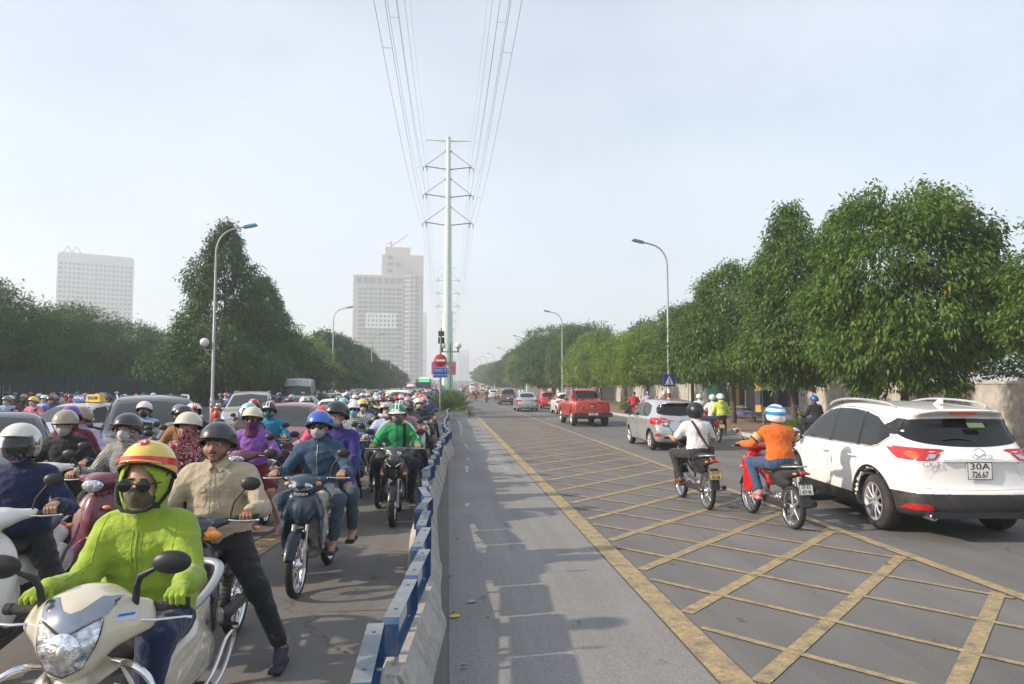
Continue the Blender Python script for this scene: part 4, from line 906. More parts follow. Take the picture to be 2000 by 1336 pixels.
slab('apartment_tower', 180, 470, 44, 88, 14, R(27), 'pale many-windowed apartment tower above the left trees', 17, crest=True)
slab('distant_tower', 826, 900, 9, 95, 20, R(8), 'slim hazy tower right of the unfinished tower block', 3)
slab('distant_tower', 880, 1050, 26, 48, 20, 0, 'faint low tower behind the pylon foot', 8)
slab('distant_tower', 905, 1000, 16, 52, 20, 0, 'faint pale tower right of the pink billboard', 5)
# ================================================================= CARS
def pip(poly, Y, Z):
    c = np.zeros(Y.shape, bool); n = len(poly); j = n - 1
    for i in range(n):
        yi, zi = poly[i]; yj, zj = poly[j]
        if abs(zi - zj) > 1e-12: c ^= ((zi > Z) != (zj > Z)) & (Y < (yj - yi) * (Z - zi) / (zj - zi) + yi)
        j = i
    return c
def poly_sdf(poly, Y, Z):
    d = np.full(Y.shape, 1e9); n = len(poly)
    for i in range(n):
        a, b = np.array(poly[i]), np.array(poly[(i + 1) % n]); e = b - a; L = e @ e + 1e-12
        t = np.clip(((Y - a[0]) * e[0] + (Z - a[1]) * e[1]) / L, 0, 1); d = np.minimum(d, (Y - a[0] - t * e[0]) ** 2 + (Z - a[1] - t * e[1]) ** 2)
    return np.sqrt(d) * np.where(pip(poly, Y, Z), -1, 1)
def smax(a, b, k): h = np.maximum(k - np.abs(a - b), 0) / k; return np.maximum(a, b) + h * h * k / 4
def sstep(x, a, b): t = np.clip((x - a) / (b - a), 0, 1); return t * t * (3 - 2 * t)
def car_body(S):
    h = S.get('h', .04); prof = [(p.x, p.y) for p in spline([Vector((a, b, 0)) for a, b in S['prof']], 4)]
    y0, y1, zt = min(p[0] for p in prof), max(p[0] for p in prof), max(p[1] for p in prof); w = S['w']
    gy = np.arange(y0 - .3, y1 + .3, .02); gz = np.arange(0, zt + .3, .02); GY, GZ = np.meshgrid(gy, gz, indexing='ij'); T = poly_sdf(prof, GY, GZ)
    X, Y, Z = np.meshgrid(np.arange(-w - .12, w + .12 + h, h), np.arange(y0 - .12, y1 + .12, h), np.arange(.02, zt + .12, h), indexing='ij')
    bow = S.get('bow', .045); Yw = Y + np.sign(Y - .1) * X * X * bow * 2.2 * sstep(np.abs(Y), .8, 2.2); Zw = Z + X * X * S.get('crown', .08) * sstep(Z, .7, 1.3)
    fy = np.clip((Yw - gy[0]) / .02, 0, len(gy) - 2.01); fz = np.clip((Zw - gz[0]) / .02, 0, len(gz) - 2.01); iy, iz = fy.astype(int), fz.astype(int); ty, tz = fy - iy, fz - iz
    d = (T[iy, iz] * (1 - ty) + T[iy + 1, iz] * ty) * (1 - tz) + (T[iy, iz + 1] * (1 - ty) + T[iy + 1, iz + 1] * ty) * tz
    bl = S['belt']; Wd = w - .05 * ((Z - .62) / .45) ** 2 * (Z < bl) - S.get('plan', .10) * sstep(np.abs(Y), (y1 - y0) * .28, (y1 - y0) * .53) ** 1.3
    sh = np.clip(Z - bl, 0, 9); Wd = Wd - .05 * ((bl - .62) / .45) ** 2 * (Z >= bl) - S.get('tumble', .36) * sh - .025 * sstep(sh, 0, .06) - S.get('ghp', .10) * sstep(-Y, .4, 2.1) * sstep(sh, 0, .4)
    for (cy, cz, ry, rz, dp) in S.get('dents', []): Wd = Wd - dp * np.exp(-((Y - cy) / ry) ** 2 - ((Z - cz) / rz) ** 2)
    d = smax(d, (np.abs(X) - Wd) * .93, S.get('k', .13))
    if S.get('bed'): b_ = S['bed']; d = np.maximum(d, -np.maximum(np.maximum(np.abs(X) - (w - .1), b_[2] - Z), np.maximum(b_[0] - Y, Y - b_[1])))
    rw = S['rw'] + .055; lab = S.get('lower')
    for ya in S['axles']:
        dw = rw - np.sqrt((Y - ya) ** 2 + (Z - S['rw'] - .01) ** 2); d = np.maximum(d, np.minimum(dw, np.abs(X) - (w - .30)))
    V, F = surfnet(d, np.array([-w - .12, y0 - .12, .02]), h); V = smooth_mesh(V, F, 2, .4)
    c = V[F].mean(1); mi = np.zeros(len(F), int)
    if lab: mi[lab(c)] = 1
    r_ = np.sqrt(np.min([(c[:, 1] - ya) ** 2 for ya in S['axles']], 0) + (c[:, 2] - S['rw']) ** 2); mi[r_ < rw + h * .3] = 1
    mi[c[:, 2] < .24] = 1
    return from_arrays('body', V, F, mi)
def wheel_parts(r, w, spokes, rimr=.66):
    b = MB(); rr = r * rimr; b.lathe([(rr, -w / 2 + .01), (r - .05, -w / 2), (r - .015, -w / 2 + .025), (r, -w / 2 + .05), (r, w / 2 - .05), (r - .015, w / 2 - .025), (r - .05, w / 2), (rr, w / 2 - .01)], axis='X', n=36)
    for k in (-.035, 0, .035): b.lathe([(r + .0015, k - .004), (r + .0015, k + .004)], axis='X', n=36, mi=1, smooth=True)
    tyre = b.mesh('tyre'); tyre.materials.append(RUB); tyre.materials.append(DRK)
    b = MB(); b.lathe([(rr + .006, w / 2), (rr - .015, w / 2 + .004), (rr - .03, w / 2 - .05), (rr - .04, -w / 2)], axis='X', n=36); b.lathe([(0, w / 2 - .03), (.05, w / 2 - .03), (.06, w / 2 - .045)], axis='X', n=16)
    for k in range(spokes):
        a = k * 2 * math.pi / spokes; 
        for da in ((-.1, .1) if spokes <= 8 else (0,)):
            p0 = Vector((w / 2 - .035, math.cos(a) * .04, math.sin(a) * .04)); p1 = Vector((w / 2 - .02, math.cos(a + da) * (rr - .02), math.sin(a + da) * (rr - .02))); b.tube([p0, p0.lerp(p1, .5) + Vector((.012, 0, 0)), p1], [.026, .017, .02], 6)
    b.lathe([(rr - .04, -.0), (0, 0)], axis='X', n=24, mi=1); rim = b.mesh('rim'); rim.materials.append(ALU); rim.materials.append(DRK)
    return tyre, rim
def plate_(parent, loc, rz, lines, w=.28, h=.2, col=(.72, .72, .70), tilt=0.):
    b = MB(); b.box((0, 0, 0), (w / 2, .004, h / 2)); pm = M('plate_%d%d%d' % tuple(int(c * 99) for c in col), col, .4, 0, .06, 20, dirt=.3)
    p = b.build('licence_plate', pm, parent, loc=loc, rot=(R(tilt), 0, rz)); b = MB()
    for s_ in (-1, 1): b.box((s_ * (w / 2 - .004), -.005, 0), (.003, .002, h / 2)); b.box((0, -.005, s_ * (h / 2 - .004)), (w / 2, .002, .003))
    b.build('plate_border', BLK, p)
    n = len(lines)
    for i, t in enumerate(lines): text(t, h / n * (1.05 if n > 1 else .95), p, BLK, (0, -.006, (h * .235 * (1 - 2 * i)) if n > 1 else 0), (R(90), 0, 0), sx=(w * .86) / (h / n * .62 * len(t)))
    return p
def add_wheels(root, S, spokes):
    ty, ri = wheel_parts(S['rw'], S.get('tw', .21), spokes, S.get('rimr', .66)); t_ = S['w'] - S.get('tw', .21) / 2 - .045
    for ya in S['axles']:
        for s_ in (-1, 1):
            wh = obj('wheel', ty, root, loc=(s_ * t_, ya, S['rw']), rot=(random.random() * 3, 0, 0)); obj('rim', ri, wh, rot=(0, 0, 0 if s_ > 0 else math.pi))
def decal(root, bvh, name, mat, axis, poly, off=.008, sharp=False, h=.04, sub=None, mi=0):
    for ax in ([axis] if axis[0] in '+-' else ['+' + axis, '-' + axis]):
        v, f = patch(bvh, poly, ax, off, h, sharp); b = MB(); b.add(v, f, 0, True); o = b.build(name, mat, root)
    return o
def seams(root, bvh, items, r=.004, mat=None, name='panel_gap'):
    b = MB()
    for axis, pts in items:
        for ax in ([axis] if axis[0] in '+-' else ['+' + axis, '-' + axis]):
            p = strip(bvh, pts, ax, off=-.001)
            if len(p) > 1: b.tube(p, r, 4, caps=False)
    return b.build(name, mat or DRK, root)
SPEC = {}
SPEC['cx5'] = dict(w=.905, belt=1.02, rw=.362, tw=.235, axles=(-1.355, 1.345), h=.024, k=.12, tumble=.30, ghp=.02, plan=.19, bow=.062, rimr=.68,
    prof=[(-1.9, .27), (-2.2, .30), (-2.285, .42), (-2.29, .60), (-2.235, .66), (-2.22, .82), (-2.235, 1.00), (-2.17, 1.10), (-2.01, 1.28), (-1.86, 1.48), (-2.0, 1.575), (-1.97, 1.60), (-1.4, 1.645), (-.6, 1.675), (.05, 1.655), (.5, 1.56), (.95, 1.30), (1.32, 1.07), (1.75, .99), (2.1, .86), (2.25, .68), (2.27, .4), (2.1, .24), (1.2, .22), (-1.0, .22)],
    dents=[(.2, .72, .9, .09, .012)], lower=lambda c: (c[:, 2] < .40) | ((c[:, 1] < -1.62) & (c[:, 2] < .585)))
SPEC['hatch'] = dict(w=.83, belt=.93, rw=.292, tw=.18, axles=(-1.24, 1.185), h=.028, tumble=.33, plan=.12, bow=.06,
    prof=[(-1.5, .24), (-1.78, .26), (-1.87, .42), (-1.865, .62), (-1.80, .80), (-1.78, .92), (-1.70, 1.02), (-1.56, 1.30), (-1.66, 1.40), (-1.60, 1.44), (-.9, 1.50), (-.2, 1.505), (.3, 1.42), (.85, 1.12), (1.15, .98), (1.5, .90), (1.78, .74), (1.87, .52), (1.84, .3), (1.6, .22), (0, .2), (-1.2, .2)])
SPEC['sedan'] = dict(w=.86, belt=.94, rw=.30, tw=.19, axles=(-1.30, 1.32), h=.036, tumble=.36, plan=.13, bow=.06,
    prof=[(-1.9, .24), (-2.14, .3), (-2.2, .5), (-2.18, .78), (-2.12, 1.0), (-1.75, 1.05), (-1.55, 1.08), (-1.15, 1.28), (-.7, 1.45), (-.1, 1.49), (.35, 1.42), (.9, 1.13), (1.2, .98), (1.6, .90), (1.95, .78), (2.15, .6), (2.18, .35), (2.0, .22), (0, .2), (-1.6, .2)])
SPEC['suv'] = dict(w=.93, belt=1.05, rw=.36, tw=.225, axles=(-1.35, 1.38), h=.036, tumble=.33, plan=.12, bow=.05,
    prof=[(-2.0, .3), (-2.3, .36), (-2.33, .6), (-2.3, .85), (-2.26, 1.1), (-2.1, 1.35), (-2.0, 1.6), (-2.05, 1.66), (-1.4, 1.71), (-.5, 1.73), (.2, 1.70), (.55, 1.60), (1.0, 1.33), (1.35, 1.13), (1.8, 1.06), (2.15, .95), (2.3, .75), (2.33, .45), (2.15, .26), (0, .24), (-1.6, .25)], lower=lambda c: c[:, 2] < .38)
SPEC['pickup'] = dict(w=.93, belt=1.12, rw=.385, tw=.26, axles=(-1.75, 1.47), h=.034, k=.09, tumble=.30, plan=.06, bow=.03, ghp=.02,
    prof=[(-2.55, .50), (-2.62, .55), (-2.62, .85), (-2.60, 1.18), (-2.5, 1.24), (-1.6, 1.25), (-.95, 1.30), (-.72, 1.62), (-.6, 1.76), (-.1, 1.80), (.5, 1.76), (.75, 1.66), (1.35, 1.22), (1.7, 1.16), (2.2, 1.12), (2.5, 1.0), (2.6, .8), (2.62, .5), (2.4, .36), (1.9, .40), (0, .42), (-2.0, .50)])
SPEC['van'] = dict(w=.99, belt=1.35, rw=.35, tw=.2, axles=(-1.9, 1.7), h=.06, tumble=.10, plan=.08, bow=.04, ghp=.0,
    prof=[(-2.6, .3), (-2.8, .4), (-2.85, 1.0), (-2.8, 2.0), (-2.7, 2.36), (-1, 2.42), (.8, 2.40), (1.2, 2.3), (1.7, 1.75), (2.05, 1.32), (2.5, 1.12), (2.75, .9), (2.8, .5), (2.6, .3), (0, .26)])
def seg(kind, paint_m, tint=None): pass
CAR = {}
def proto(kind):
    S = SPEC[kind]; me = car_body(S); pm = paint('proto_' + kind, (.5, .5, .5)); me.materials.append(pm); me.materials.append(M('cladding', (.028, .028, .03), .6, 0, .15, 6, dirt=.4)); bv = bvh_of(me)
    root = empty(kind + '_car'); COL.objects.unlink(root); COL.objects.link(root); obj('body', me, root); add_wheels(root, S, {'cx5': 10, 'pickup': 6, 'hatch': 7}.get(kind, 8))
    w, bl = S['w'], S['belt']; P = lambda n, m, a, p, **k: decal(root, bv, n, m, a, p, **k)
    if kind == 'cx5':
        P('side_window', GLS, 'x', [(1.12, 1.075), (.98, 1.17), (.62, 1.385), (.30, 1.515), (.03, 1.56), (.06, 1.08)], sharp=True); P('side_window', GLS, 'x', [(-.06, 1.08), (-.06, 1.565), (-.55, 1.565), (-.86, 1.54), (-.88, 1.085)], sharp=True)
        P('quarter_window', GLS, 'x', [(-.96, 1.09), (-.95, 1.53), (-1.25, 1.475), (-1.55, 1.33), (-1.62, 1.24), (-1.42, 1.12), (-1.25, 1.09)], sharp=True)
        for p in ([(.05, 1.07), (.02, 1.565), (-.05, 1.565), (-.05, 1.07)], [(-.87, 1.08), (-.87, 1.545), (-.945, 1.535), (-.95, 1.08)]): P('window_pillar', BLK, 'x', p, sharp=True, off=.004)
        o = seams(root, bv, [('x', [(1.18, 1.06), (.1, 1.065), (-.9, 1.072), (-1.35, 1.085), (-1.52, 1.15), (-1.67, 1.25)]), ('x', [(1.15, 1.08), (.62, 1.41), (.28, 1.54), (0, 1.585), (-.8, 1.575), (-1.25, 1.50), (-1.58, 1.35), (-1.67, 1.26)])], .009, CHR, 'window_trim')
        P('rear_window', GLS, '-y', [(-.60, 1.19), (-.30, 1.15), (0, 1.14), (.30, 1.15), (.60, 1.19), (.70, 1.26), (.665, 1.37), (.60, 1.46), (.3, 1.475), (0, 1.48), (-.3, 1.475), (-.60, 1.46), (-.665, 1.37), (-.70, 1.26)], off=.006)
        P('windscreen', GLW, '+y', [(-.66, 1.1), (0, 1.12), (.66, 1.1), (.56, 1.5), (0, 1.54), (-.56, 1.5)], off=.006, sharp=True)
        for s_ in (-1, 1):
            P('window_shade', BLK, '-y', [(s_ * .70, 1.27), (s_ * .665, 1.38), (s_ * .605, 1.47), (s_ * .655, 1.475), (s_ * .715, 1.38), (s_ * .735, 1.27)], sharp=True, off=.016)
            P('tail_light', REDL, '-y', [(s_ * .80, 1.02), (s_ * .79, 1.11), (s_ * .56, 1.085), (s_ * .42, 1.055), (s_ * .50, .985), (s_ * .68, .97), (s_ * .79, .985)], sharp=True, off=.012, h=.04)
            P('reversing_lens', LENS, '-y', [(s_ * .56, 1.05), (s_ * .46, 1.05), (s_ * .52, 1.0), (s_ * .61, .99)], sharp=True, off=.018, h=.03)
            P('fog_reflector', REDL, '-y', [(s_ * .80, .38), (s_ * .55, .385), (s_ * .58, .46), (s_ * .76, .455)], sharp=True, off=.01)
            sx_ = '-x' if s_ < 0 else '+x'
            P('tail_light', REDL, sx_, [(-2.17, 1.0), (-2.0, .995), (-1.86, 1.04), (-1.70, 1.13), (-2.0, 1.125), (-2.17, 1.11)], sharp=True, off=.012, h=.04)
            P('tail_lamp_bulb', M('lit_red', (.9, .06, .02), .3, 0, .2, 60, emit=.7, coat=1), '-y', spline_circle(s_ * .70, 1.035, .045), sharp=True, off=.02, h=.03)
            e = MB(); e.lathe([(.028, -.09), (.045, -.09), (.05, -.07), (.05, .1)], axis='Y', c=(s_ * .58, -2.20, .315), n=20); e.lathe([(0, -.04), (.03, -.04)], axis='Y', c=(s_ * .58, -2.20, .315), n=16, mi=1); e.build('exhaust_tip', [CHR, DRK], root)
            e = MB(); rl = [(s_ * .60, -1.5, 1.61), (s_ * .62, -1.3, 1.665), (s_ * .63, -.7, 1.70), (s_ * .63, -.1, 1.70), (s_ * .61, .35, 1.65), (s_ * .60, .5, 1.60)]; e.tube([tuple(p) for p in spline([Vector(p) for p in rl], 4, False)], .02, 8, flat=.8); e.build('roof_rail', M('rail_silver', (.6, .6, .6), .35, .5), root)
            e = MB(); e.tube([(s_ * .88, .98, 1.04), (s_ * .98, .98, 1.08)], .03, 6); mir = e.build('mirror', BLK, root); e = MB(); e.sphere((s_ * 1.03, .98, 1.12), (.125, .075, .085), 16); e.build('mirror_shell', pm, mir); e = MB(); e.sphere((s_ * 1.03, .925, 1.12), (.105, .03, .07), 14); e.build('mirror_glass', CHR, mir)
            for hy in (.12, -.78):
                e = MB(); e.tube([(s_ * (w + .015), hy, .925), (s_ * (w + .035), hy - .08, .932), (s_ * (w + .015), hy - .19, .93)], .013, 8); e.build('door_handle', pm, root)
        P('arch_flare', BLK, 'x', ring(-1.355, .362, .415, .485, -5, 195), sharp=True, off=.018); P('arch_flare', BLK, 'x', ring(1.345, .362, .415, .485, -5, 195), sharp=True, off=.018)
        P('sill_cladding', BLK, 'x', [(-.95, .25), (.95, .25), (.88, .42), (-.86, .42)], sharp=True, off=.008)
        seams(root, bv, [('x', [(-.02, 1.06), (-.03, .8), (-.03, .42)]), ('x', [(1.0, 1.0), (1.05, .8), (1.03, .5), (.92, .42)]), ('x', [(-.93, 1.07), (-.96, .9), (-.90, .72), (-.80, .6)]), ('-y', [(-.84, 1.10), (-.80, .95), (-.74, .75), (-.70, .66), (-.3, .635), (.3, .635), (.70, .66), (.74, .75), (.80, .95), (.84, 1.10)]), ('x', [(-2.05, 1.50), (-1.62, 1.56)])], .0035)
        seams(root, bv, [('-y', [(-.44, .985), (-.2, 1.0), (.2, 1.0), (.44, .985)]), ('-y', [(-.44, .98), (-.5, .85), (-.56, .75)]), ('-y', [(.44, .98), (.5, .85), (.56, .75)])], .003, M('crease_grey', (.4, .4, .4), .4), 'tailgate_crease')
        seams(root, bv, [('x', [(p.x, p.y) for p in [Vector((-1.60 + .085 * math.cos(k * .35), .90 + .085 * math.sin(k * .35))) for k in range(19)]])], .002, M('crease_grey', (.4, .4, .4), .4), 'fuel_flap')
        e = MB(); e.lathe([(.075, -.005), (.085, 0), (.075, .005)], axis='Y', c=(0, -2.25, 1.05), n=24); e.tube([(-.07, -2.257, 1.07), (-.03, -2.26, 1.05), (0, -2.261, 1.025), (.03, -2.26, 1.05), (.07, -2.257, 1.07)], .008, 6); e.build('emblem', CHR, root)
        e = MB(); e.box((0, -2.235, .985), (.44, .03, .012)); e.build('tailgate_grip', pm, root)
        text('CX-5', .085, root, CHR, (-.56, -2.228, .935), (R(90), 0, R(-2)), sx=1.15); text('SKYACTIV', .04, root, CHR, (.56, -2.222, .96), (R(90), 0, R(2)), sx=1.1)
        plate_(root, (0, -2.252, .865), 0, ['30A', '726.67'], .30, .21)
        e = MB(); e.tube([(.05, -2.07, 1.215), (-.15, -2.06, 1.245), (-.32, -2.065, 1.225)], [.014, .012, .008], 6); e.sphere((.06, -2.08, 1.205), .02, 8); e.build('rear_wiper', BLK, root)
        e = MB(); e.box((0, -1.965, 1.545), (.16, .01, .016)); e.build('high_brake_light', REDL, root); e = MB(); e.prism([(-1.52, 0), (-1.34, 0), (-1.50, .085), (-1.52, .08)], -.018, .018, M3=Matrix(((0, 0, 1), (1, 0, 0), (0, 1, 0)))); e.build('roof_fin', pm, root, loc=(0, 0, 1.648))
        e = MB(); e.box((.13, -2.0, 1.40), (.1, .002, .04), Matrix.Rotation(-.8, 3, 'X')); e.build('sticker', M('sticker_green', (.12, .2, .08), .5), root)
        e = MB(); e.box((0, -2.29, .34), (.62, .03, .035)); e.build('lower_valance', BLK, root)
    else:
        zt = max(p[1] for p in S['prof']); van = kind == 'van'
        if kind == 'hatch':
            sw = [[(.88, 1.0), (.70, 1.13), (.30, 1.36), (.02, 1.41), (.0, .985)], [(-.07, .985), (-.05, 1.415), (-.60, 1.40), (-.98, 1.33), (-1.12, 1.10), (-1.02, 1.0)]]; rwp = [(-.55, 1.07), (0, 1.03), (.55, 1.07), (.625, 1.15), (.55, 1.33), (.45, 1.385), (0, 1.40), (-.45, 1.385), (-.55, 1.33), (-.625, 1.15)]; fwp = [(-.62, 1.0), (0, 1.02), (.62, 1.0), (.5, 1.40), (0, 1.44), (-.5, 1.40)]
        elif kind == 'sedan':
            sw = [[(.98, 1.02), (.75, 1.16), (.32, 1.36), (.02, 1.40), (.0, 1.0)], [(-.07, 1.0), (-.05, 1.40), (-.65, 1.38), (-1.10, 1.22), (-1.35, 1.08), (-1.2, 1.02)]]; rwp = [(-.52, 1.10), (0, 1.08), (.52, 1.10), (.56, 1.16), (.45, 1.36), (0, 1.39), (-.45, 1.36), (-.56, 1.16)]; fwp = [(-.66, 1.02), (0, 1.05), (.66, 1.02), (.52, 1.38), (0, 1.42), (-.52, 1.38)]
        elif kind == 'suv':
            sw = [[(1.12, 1.15), (.95, 1.28), (.5, 1.54), (.02, 1.60), (.0, 1.13)], [(-.07, 1.13), (-.05, 1.60), (-.95, 1.59), (-.98, 1.14)], [(-1.06, 1.14), (-1.03, 1.58), (-1.6, 1.52), (-1.82, 1.32), (-1.7, 1.2)]]; rwp = [(-.62, 1.16), (0, 1.14), (.62, 1.16), (.68, 1.25), (.60, 1.52), (0, 1.57), (-.60, 1.52), (-.68, 1.25)]; fwp = [(-.72, 1.16), (0, 1.19), (.72, 1.16), (.58, 1.56), (0, 1.62), (-.58, 1.56)]
        elif kind == 'pickup':
            sw = [[(1.2, 1.26), (1.0, 1.42), (.62, 1.65), (.22, 1.70), (.2, 1.22)], [(.13, 1.22), (.14, 1.70), (-.40, 1.70), (-.62, 1.5), (-.68, 1.24)]]; rwp = [(-.60, 1.33), (0, 1.31), (.60, 1.33), (.58, 1.55), (.5, 1.66), (0, 1.69), (-.5, 1.66), (-.58, 1.55)]; fwp = [(-.7, 1.26), (.7, 1.26), (.56, 1.66), (-.56, 1.66)]
        else: sw = [[(2.0, 1.42), (1.55, 1.9), (1.1, 2.0), (1.0, 1.4)], [(.85, 1.4), (.85, 1.98), (-2.3, 1.98), (-2.3, 1.4)]]; rwp = [(-.75, 1.4), (.75, 1.4), (.7, 1.95), (-.7, 1.95)]; fwp = [(-.88, 1.36), (0, 1.4), (.88, 1.36), (.8, 1.88), (0, 1.98), (-.8, 1.88)]
        for p in sw[:1 if van else 9]: P('side_window', GLS, 'x', p, sharp=True)
        P('rear_window', GLS, '-y', rwp,  sharp=kind in ('sedan', 'van')); P('windscreen', GLW, '+y', fwp,  sharp=True)
        y1 = max(p[0] for p in S['prof']); hz_ = {'hatch': .70, 'sedan': .68, 'suv': .84, 'pickup': .9, 'van': .85}[kind]; y0_ = min(p[0] for p in S['prof']); tz_ = {'hatch': .88, 'sedan': .86, 'suv': 1.0, 'pickup': .95, 'van': .8}[kind]
        for s_ in (-1, 1):
            P('headlight', LENS, '+y', [(s_ * (w - .08), hz_ - .04), (s_ * (w - .09), hz_ + .10), (s_ * (w - .30), hz_ + .07), (s_ * (w - .47), hz_ - .02), (s_ * (w - .42), hz_ - .08), (s_ * (w - .15), hz_ - .09)], sharp=True, off=.012, h=.05)
            tl = {'hatch': [(.80, -.10), (.79, .08), (.72, .09), (.55, .02), (.57, -.05), (.68, -.12)], 'sedan': [(.84, -.08), (.84, .06), (.66, .07), (.46, .0), (.5, -.06), (.7, -.1)], 'suv': [(.90, -.1), (.89, .1), (.72, .1), (.68, 0), (.72, -.12)], 'pickup': [(.93, -.20), (.93, .23), (.79, .23), (.79, -.20)], 'van': [(.95, -.2), (.95, .3), (.85, .3), (.85, -.2)]}[kind]
            P('tail_light', REDL, '-y', [(s_ * a, tz_ + b_) for a, b_ in tl], sharp=True, off=.012, h=.05)
            sx_ = '-x' if s_ < 0 else '+x'
            ty_ = y0_ + {'pickup': .07, 'hatch': .08}.get(kind, .1); P('tail_light', REDL, sx_, [(ty_ - .02, tz_ - .07), (ty_ + .12, tz_ - .0), (ty_ + .22, tz_ + .09), (ty_ + .02, tz_ + .09)] if kind != 'pickup' else [(ty_ - .08, tz_ - .2), (ty_ + .06, tz_ - .18), (ty_ + .06, tz_ + .2), (ty_ - .08, tz_ + .23)], sharp=True, off=.012, h=.05)
            my = sw[0][0][0] - .12; mz = sw[0][0][1] + .05; e = MB(); e.tube([(s_ * (w - .1), my, mz - .04), (s_ * (w + .06), my, mz)], .025, 6); mir = e.build('mirror', BLK, root); e = MB(); e.sphere((s_ * (w + .12), my, mz + .03), (.11, .06, .075 if not van else .13), 12); e.build('mirror_shell', BLK if kind == 'hatch' or van else pm, mir)
            for hy in ((.12, -.72) if not van else (.8,)):
                if kind == 'pickup': hy += .15
                e = MB(); e.tube([(s_ * (w + .0), hy, bl - .09), (s_ * (w + .025), hy - .08, bl - .085), (s_ * (w + .0), hy - .18, bl - .085)], .014, 6); e.build('door_handle', CHR if kind == 'pickup' else pm, root)
            if kind in ('hatch', 'sedan', 'suv'): P('bumper_reflector', REDL, '-y', [(s_ * (w - .08), .42), (s_ * (w - .22), .44), (s_ * (w - .20), .52), (s_ * (w - .1), .51)], sharp=True, off=.01)
            if kind == 'suv': e = MB(); e.tube([(s_ * .58, -1.5, 1.67), (s_ * .6, -1.3, 1.715), (s_ * .6, .1, 1.715), (s_ * .58, .4, 1.64)], .016, 6); e.build('roof_rail', M('rail_silver', (.6, .6, .6), .35, .5), root)
        gz_ = hz_ - (.14 if kind != 'van' else .1); P('grille', BLK, '+y', [(-.42, gz_), (.42, gz_), (.38, gz_ + .13), (-.38, gz_ + .13)], sharp=True, off=.008); P('lower_intake', BLK, '+y', [(-.58, .26), (.58, .26), (.5, .42), (-.5, .42)], sharp=True, off=.008)
        b = MB(); b.box((0, y1 + .012, gz_ + .07), (.36, .01, .008)); b.box((0, y1 + .012, gz_ + .11), (.36, .01, .006)); b.build('grille_bar', CHR, root)
        md_ = sw[0][-1][0] - .03; yr = sw[-1][-1][0]
        seams(root, bv, [('x', [(md_, bl), (md_, .6), (md_, .34)]), ('x', [(1.0, bl - .05), (1.03, .7), (.85, .36)]), ('x', [(-.95, bl), (-.97, .7), (-.82, .5)]), ('-y', [(-w + .12, tz_ - .1), (-w + .16, .62), (-.3, .58), (.3, .58), (w - .16, .62), (w - .12, tz_ - .1)] if kind != 'pickup' else [(-w + .16, 1.15), (-w + .16, .70), (w - .16, .70), (w - .16, 1.15)])], .004)
        if kind == 'hatch':
            e = MB(); e.lathe([(.055, -.005), (.066, 0), (.055, .005)], axis='Y', c=(0, -1.80, .90), n=20); e.tube([(-.03, -1.805, .87), (-.02, -1.808, .93)], .008, 5); e.tube([(.03, -1.805, .93), (.02, -1.808, .87)], .008, 5); e.tube([(-.03, -1.808, .90), (.03, -1.808, .90)], .007, 5); e.build('emblem', CHR, root)
            e = MB(); e.tube([(.06, -1.73, 1.06), (-.1, -1.70, 1.09), (-.25, -1.70, 1.08)], [.014, .01, .006], 6); e.build('rear_wiper', BLK, root); e = MB(); e.tube([(0, -.9, 1.5), (0, -1.1, 1.62)], .004, 5); e.build('aerial', BLK, root)
            plate_(root, (0, -1.885, .52), 0, [], .30, .2); e = MB(); e.box((0, -1.66, 1.39), (.15, .01, .012)); e.build('high_brake_light', REDL, root)
        if kind == 'sedan':
            e = MB(); e.box((0, -2.19, .92), (.4, .012, .012)); e.build('chrome_strip', CHR, root); plate_(root, (0, -2.20, .74), 0, [], .46, .12)
        if kind == 'suv': plate_(root, (0, -2.33, .74), 0, [], .30, .2)
        if kind == 'pickup':
            e = MB(); e.box((0, -2.70, .56), (.92, .09, .10)); e.build('rear_bumper', M('cladding', (.028,) * 3), root); e = MB(); e.sphere((0, -2.635, .97), (.075, .012, .035), 14); e.build('emblem', CHR, root); text('R A N G E R', .13, root, BLK, (0, -2.635, .80), (R(90), 0, 0), sx=1.5)
            e = MB(); e.box((0, -2.628, 1.07), (.14, .012, .025)); e.build('tailgate_handle', BLK, root); plate_(root, (0, -2.80, .60), 0, ['29C-325.43'], .47, .12)
            e = MB()
            for s_ in (-1, 1): e.tube([(s_ * .62, -1.75, 1.26), (s_ * .62, -1.2, 1.50), (s_ * .6, -.75, 1.72)], [.05, .09, .07], 8, flat=.6); e.tube([(s_ * .92, -1.0, .42), (s_ * .98, -.9, .40), (s_ * .98, .9, .40), (s_ * .92, 1.0, .42)], .04, 8)
            e.build('sports_bar', BLK, root); e = MB(); [e.tube([(s_ * .6, -.4, 1.79), (s_ * .62, -.2, 1.84), (s_ * .62, .5, 1.82), (s_ * .6, .6, 1.78)], .02, 6) for s_ in (-1, 1)]; e.build('roof_rails', ALU, root)
            e = MB(); e.tube([(-.8, -1.75, .40), (.8, -1.75, .40)], .06, 8); e.sphere((.1, -1.75, .38), .15, 12); e.build('rear_axle', DRK, root)
    return root, S
def spline_circle(cx, cz, r, n=14): return [(cx + r * math.cos(2 * math.pi * i / n), cz + r * math.sin(2 * math.pi * i / n)) for i in range(n)]
def ring(cy, cz, r0, r1, a0, a1, n=22): 
    A_ = [R(a0 + (a1 - a0) * i / n) for i in range(n + 1)]; return [(cy + r1 * math.cos(a), cz + r1 * math.sin(a)) for a in A_] + [(cy + r0 * math.cos(a), cz + r0 * math.sin(a)) for a in reversed(A_)]
